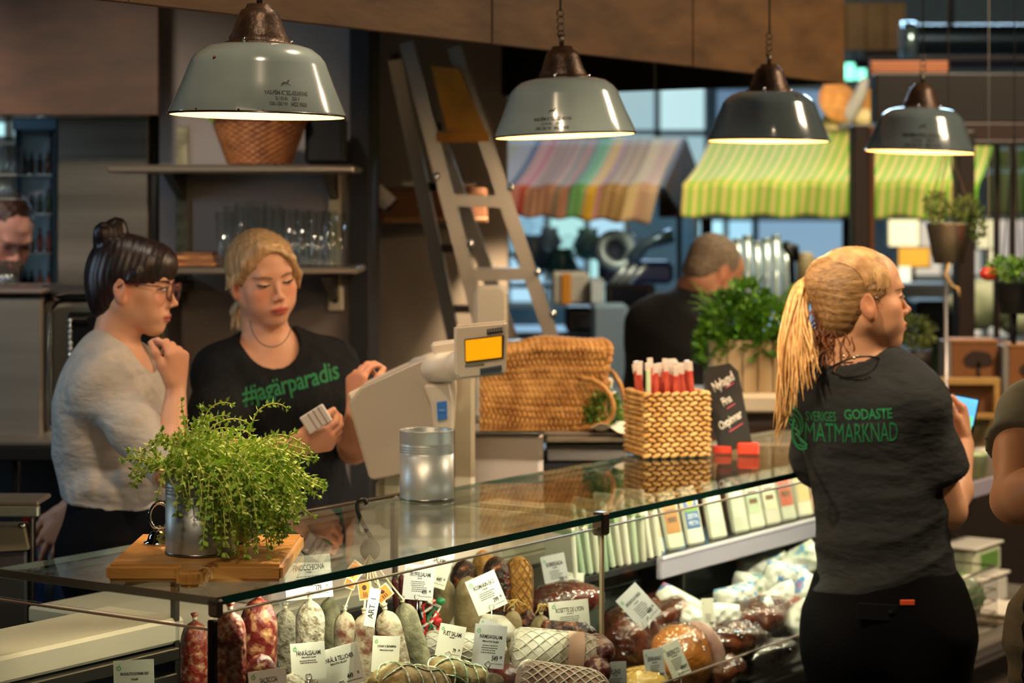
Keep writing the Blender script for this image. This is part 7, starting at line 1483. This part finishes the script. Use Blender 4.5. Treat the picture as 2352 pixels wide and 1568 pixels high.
g = G(); g.box(P(1015, 942, 4.474)-o, (.012, .001, .004)); g.build('label_stripe', mat('label_blue_light', '6a9ad8', .4), sc)
pxbox('column', 1036, 782, 1090, 1140, 4.62, .06, mat('column_beige', 'a89d88', .45), kind=None, parent=None, bev=.008).name = 'scale_column'
col = bpy.data.objects['scale_column']; col.parent = sc; col.location = col.location-o
g = G(); g.box(Vector((P(960, 0, 4.7).x, 4.72, 1.057))-o, (.30, .26, .07), bev=.02); g.build('base', wp_, sc); g = G(); g.box(Vector((P(900, 0, 4.6).x, 4.64, 1.13))-o, (.07, .08, .13), bev=.02); g.build('neck', mat('neck_cream', '8f8a6e', .5), sc)
sp2 = thing('plastic_screen', 'tall rounded white plastic panel behind the scale near the ladder foot', 'panel', P(1125, 1000, 5.6)); pxprism(sp2, 'panel', [(1088, 668), (1100, 656), (1150, 655), (1166, 668), (1168, 990), (1088, 995)], 5.58, .05, mat('panel_cream', 'c3baa6', .45), .008); pbx(sp2, 'foot', 1080, 985, 1180, 1010, 5.56, .2, wp_, .006); pbx(sp2, 'pedestal', 1090, 1010, 1170, HV+CZ*FPX/5.6, 5.58, .16, plinth, .004)
# packet held by the blonde woman, white card, phone
t = thing('folded_receipt', 'folded white receipt held in the blonde woman\u2019s hand', 'paper', P(726, 962, 4.44), rot=(0, math.radians(-32), 0)); g = G(); g.box((0, 0, 0), (.055, .012, .040), bev=.002); g.build('paper', mat('receipt_white', 'c9c2be', .6), t)
for k in range(3): g = G(); g.box((-.008+k*.012, -.0065, 0), (.003, .001, .038)); g.build('stripe', mat('receipt_stripe', '8a7f80', .6), t)
t = thing('printed_packet', 'cream packet with green print held behind the scale', 'packet', P(842, 900, 4.56), rot=(math.radians(-14), math.radians(-26), 0)); g = G(); g.box((0, 0, 0), (.075, .02, .028), bev=.004); g.build('pack', mat('packet_cream', 'cfc2a6', .5), t)
g = G(); g.box((.008, -.0105, .004), (.03, .001, .008)); g.build('green_print', mat('strip_green2', '7f9a6a', .5), t); g = G(); g.box((-.022, -.0105, -.006), (.016, .001, .008)); g.build('red_print', mat('packet_red', 'a8382c', .5), t)
ph = thing('smartphone', 'smartphone with lit blue and green screen held by the ponytail woman', 'phone', P(2208, 958, 4.74), rot=(math.radians(-28), math.radians(10), math.radians(-16))); g = G(); g.box((0, 0, 0), (.062, .008, .105), bev=.003); g.build('case', black, ph)
g = G(); g.box((0, -.0045, .014), (.056, .001, .062)); g.build('screen', mat('screen_blue', '5aa8e8', .2, emit='5cb0f0', es=1.1), ph); g = G(); g.box((.004, -.0052, -.012), (.044, .0008, .034)); g.build('screen_card', mat('screen_green', '6fd0a8', .2, emit='6cd8a8', es=.9), ph)
# ================================================================== right hand background: hanging planter, pots, boxes
hpn = thing('hanging_planter', 'galvanised cone pot with fine herbs hanging on twine right of the lamps', 'planter', P(2180, 605, 6.3)); o = hpn.location
g = G(); g.lathe([(.001, 0), (.044, 0), (.066, .112), (.070, .114), (.066, .117), (.062, .112), (.001, .10)], 32); g.build('pot', mat('pot_zinc', 'a39a88', .35, .85, col2='7d7668', scale=8), hpn)
for k, (u, dd) in enumerate(((2136, .0), (2160, -.05), (2222, .0), (2195, .05))): g = G(); g.tube([Vector((0, 0, 4.19))-Vector((0, 0, o.z)), P(2178, 330, 6.3)-o, P(u, 460, 6.3+dd)-o, P(u+(2180-u)*.2, 520, 6.3+dd)-o], .0016, 5); g.build('twine', mat('brown_twine', '5a4326', .8), hpn)
g = G(); pts = [P(2180, 604, 6.24)-o, P(2172, 630, 6.24)-o, P(2186, 655, 6.24)-o, P(2200, 662, 6.24)-o, P(2204, 682, 6.24)-o]; g.tube(pts, [.004, .006, .004, .006, .003], 6); g.build('knotted_tail', mat('sisal', 'a58a5c', .8), hpn)
for k, (x, z, r1, r2) in enumerate(((0, .13, .07, .035), (-.04, .17, .035, .035), (.05, .16, .04, .035), (.075, .10, .025, .045))): leafblob(hpn, 'foliage', (x, -.01, z), (r1, .06, r2), 300, mat('herb_leaf', '35501c', .55, col2='6a7a3a', scale=30), .014, 40+k)
dp = thing('dark_pot', 'black pot of bushy herbs hanging at the right edge', 'planter', P(2335, 720, 6.1)); o = dp.location; g = G(); g.lathe([(.001, 0), (.045, 0), (.062, .085), (.066, .088), (.001, .086)], 28); g.build('pot', mat('pot_navy', '0c1018', .5), dp)
for k, (x, z) in enumerate(((0, .11), (-.03, .13), (.04, .125))): leafblob(dp, 'foliage', (x, 0, z), (.05, .05, .03), 260, mat('herb_leaf2', '3a6a22', .5, col2='6f9a3c', scale=30), .016, 60+k)
for u in (2300, 2345): g = G(); g.tube([Vector((0, 0, 4.19-o.z)), P(2330, 300, 6.1)-o, P(u, 630, 6.1)-o], .0015, 5); g.build('cord', mat('navy_cord', '10151c', .7), dp)
g = G(); g.tube([P(2330, 720, 6.1)-o, P(2328, 790, 6.1)-o], .008, 6); g.build('drip_stem', black, dp)
to = thing('red_bauble', 'round red ornament hanging beside the dark pot', 'ornament', P(2271, 628, 6.25)); o = to.location; g = G(); g.ell((0, 0, 0), (.027, .027, .0215), 22, 14, fn=lambda q: 1-.12*max(0, q.z)**6); g.build('ball', mat('bauble_red', 'b5301c', .25, coat=.6), to); g = G(); g.tube([Vector((0, 0, .018)), Vector((0, 0, 4.19-o.z))], .0012, 5); g.build('thread', mat('thread_white', 'b9b4ac', .6), to)
for i, (u0, u1, v0, v1, d, lab) in enumerate(((2186, 2292, 780, 885, 6.85, 'brown cardboard box with a dark tree print beside the slim post'), (2318, 2430, 790, 920, 6.8, 'brown cardboard box with a tree print cut by the right edge'))):
    t = thing('cardboard_box', lab, 'box', P((u0+u1)/2, v1, d)); cbm = mat('cardboard', '8a5830', .7, col2='7c4d28', scale=4); pbx(t, 'carton', u0, v0+6, u1, v1, d, .13, cbm, .002); pbx(t, 'lid_flap', u0-1, v0, u1+1, v0+7, d-.004, .136, mat('cardboard_light', 'a57343', .7), .001)
    pbx(t, 'side_edge', u0-14, v0+4, u0-1, v1, d+.002, .12, mat('grey_card_side', '8a8680', .6), .001); o = t.location; c = P((u0+u1)/2+ (8 if i == 0 else 2), (v0+v1)/2+2, d-.002)-o; g = G(); s_ = d/FPX
    rs = random.Random(2); n = 30; vs = [(34*s_*(1+.06*math.sin(k*5))*math.cos(2*PI*k/n), 26*s_*(1+.06*math.sin(k*7))*math.sin(2*PI*k/n)*(1 if k < n/2 else .5)) for k in range(n)]; g.prism(vs, .001, rotm(90), c+Vector((0, -.001, 4*s_))); g.prism([(-5*s_, -42*s_), (5*s_, -42*s_), (3*s_, 0), (-3*s_, 0)], .001, rotm(90), c+Vector((0, -.001, 4*s_))); g.build('tree_print', mat('tree_print_dark', '33241a', .7), t)
bc = thing('brown_carton_dark', 'dark brown upright board between the two cardboard boxes', 'board', P(2305, 880, 6.95)); pbx(bc, 'board', 2294, 780, 2318, 960, 6.95, .1, mat('red_brown_board', '3a1c10', .7), .002)
wf = thing('wooden_frame_crate', 'pale wooden crate with framed front below the tree-print box', 'crate', P(2230, 1000, 6.7)); lw = mat('pale_pine', 'b08a4e', .55, col2='95703a', scale=8, stretch=(.3, 1, 1)); 
for a in ((2120, 868, 2298, 884), (2284, 884, 2298, 960), (2120, 950, 2298, 962)): pbx(wf, 'slat', *a, 6.67, .03, lw, .002)
pbx(wf, 'back_panel', 2120, 880, 2290, 955, 6.71, .02, mat('crate_brown', '6b4526', .7), .001); pbx(wf, 'side_slat', 2120, 962, 2298, 1040, 6.75, .02, mat('crate_dull', '7a6240', .7, col2='8f8a60', scale=9), .001)
sh = thing('produce_stand', 'dark wooden stand under the crate and boxes at the right', 'stand', P(2240, 1040, 6.85)); pbx(sh, 'top', 2100, 962, 2560, 974, 6.79, .4, mat('stand_brown', '4a3320', .6), .003); pbx(sh, 'body', 2110, 1040, 2550, HV+CZ*FPX/6.9, 6.9, .3, mat('stand_dark', '241810', .7), .003)
pl2 = thing('green_bush', 'small dark leafy bush just beyond the ponytail woman\u2019s chin', 'plant', P(2105, 790, 6.9)); leafblob(pl2, 'foliage', (0, 0, .03), (.06, .05, .06), 420, mat('bush_leaf', '4a5a28', .6, col2='6f7a3a', scale=20), .018, 71); g = G(); g.lathe([(.001, -.09), (.035, -.09), (.05, -.02), (.001, -.02)], 20); g.build('pot', mat('pot_dark', '241c18', .6), pl2); g = G(); g.tube([(0, 0, -.09), (0, 0, .005-pl2.location.z)], .012, 8); g.build('pot_stand', steel_d, pl2)
# ================================================================== blurred middle ground under the awnings
mg_ = thing('market_counter', 'pale steel counter of the stall under the striped awning', 'counter', P(1400, 830, 9.0)); pbx(mg_, 'top', 1170, 762, 1960, 772, 8.8, .55, mat('counter_blue_steel', '8fa6b8', .3, .7), .004); pbx(mg_, 'front', 1180, 772, 1950, HV+CZ*FPX/8.9, 8.9, .5, mat('counter_dark', '1a1d24', .6), .004)
def bgbox(name, label, cat, u0, v0, u1, v1, d, th, m, extra=None):
    t = thing(name, label, cat, P((u0+u1)/2, v1, d)); pbx(t, 'body', u0, v0, u1, v1, d, th, m, .01)
    if extra: extra(t, u0, v0, u1, v1, d)
    if name in ('blue_grey_counter', 'low_display_far', 'dark_basket_far', 'navy_box'): pbx(t, 'plinth', u0+4, v1, u1-4, HV+CZ*FPX/d, d+.05, th*.6, mat('plinth_grey', '2a2a2c', .6))
    return t
def face(m, a=.15): return lambda t, u0, v0, u1, v1, d: pbx(t, 'front_panel', u0+(u1-u0)*a, v0+(v1-v0)*a, u1-(u1-u0)*a, v1-(v1-v0)*a, d-.012, .012, m, .003)
bgbox('till_monitor', 'dark flat till monitor under the striped awning', 'monitor', 1390, 652, 1505, 706, 8.68, .05, mat('monitor_black', '0c0e16', .3), face(mat('monitor_face', '10141e', .15)))
g = G(); 
bgbox('till_machine', 'black till machine beneath the dark monitor', 'till', 1300, 706, 1480, 762, 8.6, .3, mat('till_black', '0a0b12', .5), face(mat('till_face', '1a2030', .4)))
bgbox('orange_carton', 'small orange and white carton left of the dark till monitor', 'carton', 1268, 626, 1352, 700, 8.5, .2, mat('carton_white', 'a9a7a0', .6), lambda t, u0, v0, u1, v1, d: pbx(t, 'orange_band', 1290, 628, 1312, 698, d-.01, .01, mat('orange_band', 'c08020', .5), .002))
bgbox('grey_machine', 'pale grey box machine next to the ladder foot', 'machine', 1352, 640, 1388, 705, 8.45, .2, mat('machine_grey', '8c9aa4', .5), face(mat('machine_face', 'b8c6d0', .4)))
bgbox('floor_container', 'pale blue-white container on the far counter by the man in black', 'container', 1362, 700, 1442, 2000, 8.0, .2, mat('container_blue', '7f9ab4', .4, .2), face(mat('container_face', '94b0c6', .3)))
bgbox('yellow_carton', 'yellow carton on the far counter above the cropped grey head', 'carton', 1640, 560, 1676, 590, 8.9, .1, mat('yellow_card', 'c8a22e', .5), face(mat('yellow_face', 'd8b840', .5)))
bgbox('yellow_carton', 'yellow-green carton standing on the jars', 'carton', 1612, 548, 1640, 580, 8.95, .1, mat('yellowgreen_card', 'a8a834', .5), face(mat('yellow_face2', 'c4c04a', .5)))
es = thing('coffee_machine', 'blue-lit coffee machine with round drum under the striped awning', 'coffee machine', P(1440, 650, 8.9)); o = es.location; bmtl = mat('machine_blue_metal', '6f8fae', .3, .6)
pbx(es, 'body', 1380, 600, 1548, 652, 8.9, .3, mat('machine_navy', '2c3c68', .4, .3), .02); g = G(); g.lathe([(.050, -.03), (.080, -.03), (.085, .0), (.080, .03), (.050, .03), (.045, 0), (.050, -.03)], 32, P(1412, 575, 8.86)-o, rotm(78, 0, 20)); g.build('drum_ring', mat('ring_pale', 'a9c4d2', .3, .3), es)
g = G(); g.lathe([(.001, 0), (.05, 0)], 24, P(1412, 575, 8.88)-o, rotm(90)); g.build('drum_mouth', mat('drum_dark', '1c2c48', .5), es); g = G(); g.tube([P(1450, 600, 8.85)-o, P(1480, 560, 8.85)-o, P(1545, 540, 8.85)-o], .03, 12); g.build('feed_pipe', bmtl, es)
for k in range(3): g = G(); g.tube([P(1395+k*18, 660, 8.8)-o, P(1440+k*22, 610, 8.8)-o], .012, 8); g.build('lever', mat('lever_white', 'b8ccd8', .2, .6), es)
for k in range(6): g = G(); g.ell(P(1210+k*48, 520+(k*37) % 40, 8.9)-o, (.03, .03, .03), 14, 10); o2 = g.build('x', MATS['clear_glass']); o2.name = 'glass_globe'; o2.location = o; tag(o2, 'clear glass globe lamp hanging under the striped awning', 'lamp', 'glass globes under the striped awning')
for k, (u, v, r_, c, nm) in enumerate(((1225, 585, 46, '6f8aa8', 'slate blue'), (1290, 610, 40, '5f9a8a', 'green'), (1350, 560, 36, '6faa9a', 'mint'), (1262, 552, 30, '8fa8c0', 'pale blue'), (1320, 645, 30, 'a8b8c4', 'whitish'))):
    t = thing('glass_vase', '%s glass vase on the far side of the striped stall' % nm, 'vase', P(u, v+r_, 10.5)); s_ = 10.5/FPX; g = G(); g.lathe([(.001, 0), (r_*s_*.5, 0), (r_*s_, r_*s_*.9), (r_*s_*.6, r_*s_*1.7), (r_*s_*.7, r_*s_*2), (.001, r_*s_*2)], 20); g.build('glass', mat('vase_'+c, c, .15, coat=.8), t)
pbx(es, 'rear_shelf', 1170, 655, 1395, 662, 10.3, .5, mat('far_shelf', '6c7f92', .5), .004); 
for k in range(7):
    u = 1672+k*22; t = thing('tall_jar', 'tall clear jar in the row on the far counter behind the basil', 'jar', P(u, 690, 8.2), group='tall jars on the far counter'); g = G(); h = .21+.012*(k % 3); g.lathe([(.001, 0), (.016, 0), (.017, .01), (.017, h), (.015, h), (.015, .012), (.001, .012)], 16); g.build('jar', mat('jar_pale_glass', 'a9bcc0', .12, coat=1, metal=.2), t); g = G(); g.lathe([(.001, h), (.018, h), (.018, h+.012), (.001, h+.012)], 16); g.build('lid', mat('jar_lid', '8f9a8a', .3, .6), t)
t = thing('beige_canister', 'beige canister right of the tall jars', 'canister', P(1850, 690, 8.1)); g = G(); g.lathe([(.001, 0), (.035, 0), (.036, .16), (.034, .165), (.001, .168)], 20); g.build('canister', mat('canister_beige', '9a8f6c', .5), t); g = G(); g.lathe([(.001, .165), (.025, .165), (.025, .178), (.001, .18)], 20); g.build('lid', mat('canister_lid', 'b0a684', .5), t)
t = thing('tap_stand', 'black tap on a tall stand between the jars and the ponytail woman', 'tap', P(1822, 690, 8.0)); o = t.location; g = G(); g.tube([Vector((0, 0, 0)), P(1818, 590, 8)-o, P(1806, 562, 8)-o], [.011, .012, .020], 12); g.build('stand', black, t); g = G(); g.tube([P(1800, 560, 8)-o, P(1826, 570, 8)-o, P(1832, 600, 8)-o], [.014, .018, .01], 10); g.build('spout', black, t)
sh2 = thing('far_rack', 'dark shelf board carrying the tall jars', 'shelf', P(1750, 700, 8.1)); pbx(sh2, 'board', 1655, 690, 1950, 700, 7.95, .4, mat('far_board', '3a4454', .5), .004); pbx(sh2, 'post', 1655, 700, 1668, HV+CZ*FPX/8.1, 8.1, .04, steel_d); pbx(sh2, 'post', 1936, 700, 1950, HV+CZ*FPX/8.1, 8.1, .04, steel_d)
nv = thing('navy_banner', 'narrow navy banner beside the left dark timber post', 'banner', P(1945, 600, 9.5)); pbx(nv, 'cloth', 1936, 505, 1962, 720, 9.5, .03, mat('navy_banner', '0c1838', .7), .004); pbx(nv, 'rod', 1930, 500, 1964, 505, 9.49, .03, steel_d, .002); pbx(nv, 'stand', 1947, 720, 1951, HV+CZ*FPX/9.5, 9.5, .03, steel_d, .002)
# right: blurred shop display behind the posts
for i, (u0, v0, u1, v1, c, em, lab) in enumerate(((2042, 505, 2110, 565, 'f4e8b8', 1.1, 'bright cream lit display panel between the timber posts'), (2065, 570, 2135, 612, 'e8a83a', .9, 'lit amber display panel below the cream one'), (2064, 612, 2092, 650, 'f6f4d8', 1.0, 'small bright white lit panel by the forehead'), (2246, 505, 2290, 570, 'e8dcb0', .9, 'lit cream panel right of the second post'), (2296, 505, 2352, 640, 'd8ccc0', .6, 'tall pale lit panel at the right edge'), (2060, 775, 2110, 800, 'f4f0cc', 1.1, 'low bright lit panel beside the chin'))):
    d = 10.5; t = thing('lit_display', lab, 'display', P((u0+u1)/2, v1, d)); pbx(t, 'case', u0-4, v0-4, u1+4, v1+4, d, .08, mat('display_case_grey', '7f8a90', .5), .006); pbx(t, 'lit_face', u0, v0, u1, v1, d-.01, .01, mat('lit_%d' % i, c, .5, emit=c, es=em), .002); pbx(t, 'stand_pole', (u0+u1)/2-3, v1+4, (u0+u1)/2+3, HV+CZ*FPX/d, d+.02, .02, steel_d, .001)
bgbox('navy_box', 'dark navy box on the blue-grey counter behind the forehead', 'box', 2030, 618, 2062, 650, 9.6, .1, mat('navy_box', '141c34', .5), face(mat('navy_face', '1f2a48', .4)))
bgbox('blue_grey_counter', 'blue-grey display counter behind the ponytail woman\u2019s face', 'counter', 2000, 652, 2190, 700, 9.7, .3, mat('bluegrey', '8f969c', .5), face(mat('bluegrey_face', '7c858c', .5), .08))
bgbox('dark_basket_far', 'dark round-shouldered display behind the nose', 'display', 2105, 690, 2190, 800, 9.2, .3, mat('far_black', '0c0d10', .6), face(mat('far_black_face', '16181c', .4)))
bgbox('low_display_far', 'dark low display row under the lit panels', 'display', 2000, 800, 2200, 870, 9.0, .3, mat('far_green_dark', '2c3a30', .6), face(mat('far_green_face', '46583f', .5)))
t = thing('steel_pipe', 'thin pale steel pipe rising behind the tree-print box', 'pipe', P(2178, 820, 6.4)); o = t.location; g = G(); g.tube([P(2178, HV+CZ*FPX/6.4, 6.4)-o, P(2172, 610, 6.4)-o], .006, 8); g.build('pipe', mat('pale_pipe', '98989c', .3, .7), t)
t = thing('white_sack', 'plump white sack on the floor-level display behind the second post', 'sack', P(2285, 720, 8.6)); blobm = mat('sack_white', 'bfc0a8', .7, col2='8fa07a', scale=5); g = G(); g.ell((-.05, 0, .04), (.13, .1, .10), 24, 16, fn=lambda q: 1+.06*math.sin(q.x*5+q.z*4)); g.ell((.09, .02, -.02), (.08, .08, .07), 20, 12); g.build('sack', blobm, t)
for a in (1330, 1880): pass
# ================================================================== pendant lamps
enamel = mat('grey_enamel', '7f8c8c', .16, spec=.6, coat=.6, col2='748080', scale=6); enamel2 = mat('grey_enamel_dark', '5c686c', .16, spec=.6, coat=.6, col2='505b5f', scale=6)
inner = mat('cream_enamel_inside', 'd9b880', .55); rimm = mat('rim_black_enamel', '1c1210', .25, coat=.4); castm = mat('brown_cast_iron', '2e1f17', .42, .5, col2='4a3526', scale=20, bump=.2, bscale=80); rust = mat('rust_chip', '6a3214', .8); hook_m = mat('wire_steel', '5a544c', .35, .9)
bulbm = mat('lit_bulb', 'fff0d0', .4, emit='ffd9a0', es=8)
def lamp(u, v, d, wpx, tilt, label, m=enamel, text=None, chips=(), energy=7):
    R = wpx/2/FPX*d; c = P(u, v, d); t = thing('pendant_lamp', label, 'lamp', c, rot=(0, math.radians(tilt), 0), group='enamel pendant lamps over the counter')
    out = [(1.0, 0), (.995, .03), (.86, .34), (.775, .56), (.755, .61), (.70, .68), (.60, .755), (.48, .79), (.36, .80)]
    g = G(); g.lathe([(r*R, z*R) for r, z in out], 64); sh = g.build('shade', m, t)
    g = G(); g.lathe([(r*R*.985-.001, z*R-.0015) for r, z in out]+[(.001, .79*R)], 48); g.build('reflector', inner, t)
    g = G(); g.lathe([(R*(1.004+.012*math.cos(a)), R*.012*math.sin(a)) for a in np.linspace(0, 2*PI, 9)], 64); g.build('rim', rimm, t)
    g = G(); g.lathe([(.38*R, .785*R), (.385*R, .815*R), (.33*R, .82*R), (.335*R, .87*R), (.30*R, .93*R), (.235*R, 1.12*R), (.205*R, 1.18*R), (.16*R, 1.20*R), (.14*R, 1.25*R), (.001, 1.255*R)], 36); g.build('socket_cap', castm, t)
    for k in range(3): a = 2*PI*k/3+.2; g = G(); g.lathe([(.001, .80*R), (.022*R, .80*R), (.022*R, .85*R), (.001, .855*R)], 8, (.37*R*math.cos(a), .37*R*math.sin(a), 0)); g.build('bolt', chrome, t)
    g = G(); ln = 2.2/math.cos(math.radians(tilt)); g.tube([Vector((0, 0, 1.25*R)), Vector((0, 0, 1.42*R))], .005*R/.147, 8); 
    for k in range(4): g.tube([Vector((.05*R*math.cos(a), .012*R*math.sin(a*2), (1.42+k*.10)*R+.05*R*math.sin(a))) for a in np.linspace(0, 2*PI, 14)], .0016, 5)
    g.build('hook_chain', hook_m, t)
    Ri = Matrix.Rotation(math.radians(-tilt), 3, 'Y'); top = Ri @ (Vector((0, 0, 4.2))-Vector((0, 0, c.z))+Vector((.0, 0, 0))); g = G(); g.tube([Vector((0, 0, 1.75*R)), Vector((top.x, 0, top.z))], .0024, 6); g.build('cable', mat('cable_grey', '3a3630', .5), t)
    g = G(); g.ell((0, 0, .36*R), (.22*R, .22*R, .24*R), 20, 14); g.lathe([(.09*R, .56*R), (.10*R, .79*R)], 16); g.build('bulb', bulbm, t)
    l = light('pendant_bulb', 'POINT', c+Vector((0, 0, .02*R)), energy, (1, .70, .40), .03)
    bv = BVHTree.FromPolygons([v_.co for v_ in sh.data.vertices], [p.vertices[:] for p in sh.data.polygons])
    for (az, zz, s_) in chips:
        a = math.radians(az); dv = Vector((math.sin(a), -math.cos(a), 0)); h = bv.ray_cast(dv*R*2+Vector((0, 0, zz*R)), -dv)
        if h[0]: g = G(); g.ell(h[0], (.018*R*s_, .012*R, .014*R*s_), 9, 6, fn=lambda q: 1+.3*math.sin(q.x*9+q.z*7)); g.build('rust_chip', rust, t)
    if text:
        az, zz, k, mm = text; a = math.radians(az)
        for line, dz, sz, sx_ in (('VAS-F\u00c9M KTSZ.-SZARVAS', .0, .062, .70), ('21101/A     250 V', -.062, .052, .70), ('100-150 W   MSZ 9500', -.122, .058, .72)):
            me = textmesh(line, sz*R*k, .03, sx_)
            for vtx in me.vertices:
                al = a+vtx.co.x/(.83*R); dv = Vector((math.sin(al), -math.cos(al), 0)); z = (zz+dz*k)*R+vtx.co.y; h = bv.ray_cast(dv*R*2+Vector((0, 0, z)), -dv); vtx.co = (h[0]+dv*.0006) if h[0] else dv*.8*R+Vector((0, 0, z))
            me.materials.clear(); link('printed_lettering', me, mm, t)
        # leaping antelope mark
        g = G(); pts = [(-.05, -.005), (-.02, .012), (.01, .01), (.03, .03), (.045, .028), (.03, .012), (.02, .0), (.06, -.02), (.015, -.008), (-.01, -.004), (-.06, -.03), (-.03, -.004)]
        vs = []
        for x, z in pts:
            al = a+x*1.3*k; dv = Vector((math.sin(al), -math.cos(al), 0)); zq = (zz+.11*k+z*1.2*k)*R; h = bv.ray_cast(dv*R*2+Vector((0, 0, zq)), -dv); vs.append(h[0]+dv*.0007)
        g.add(vs, [(11, 10, 9), (11, 9, 0), (0, 9, 1), (1, 9, 8), (1, 8, 2), (2, 8, 6), (2, 6, 5), (2, 5, 3), (3, 5, 4), (6, 8, 7)]); g.build('antelope_mark', mm, t)
    return t
tin_k = mat('print_black', '15181a', .6)
lamp(591, 265, 3.60, 408, 1.1, 'nearest and largest grey enamel pendant lamp, over the thyme', text=(27, .215, 1.0, tin_k), chips=((-32, .60, 1.3), (20, .77, .5), (-35, .03, .6), (-5, .02, .7), (10, .015, .5)))
lamp(1298, 311, 4.49, 327, -2.2, 'second grey enamel pendant lamp, before the ladder', text=(-12, .20, 1.05, tin_k), energy=8)
lamp(1765, 323, 5.25, 280, .6, 'third darker pendant lamp with rust spots, before the green awning', enamel2, chips=((-18, .38, 1.4), (36, .70, 1.6), (8, .69, .6), (50, .40, 1.2)), energy=8)
lamp(2113, 348, 5.88, 250, 2.0, 'fourth and farthest pendant lamp, at upper right before the timber beam', enamel2, text=(-8, .26, 1.5, mat('print_smudge', '0c0e10', .6)), energy=8)
person_bun(); person_blonde(); person_pony(); person_edge(); person_far(); person_left()
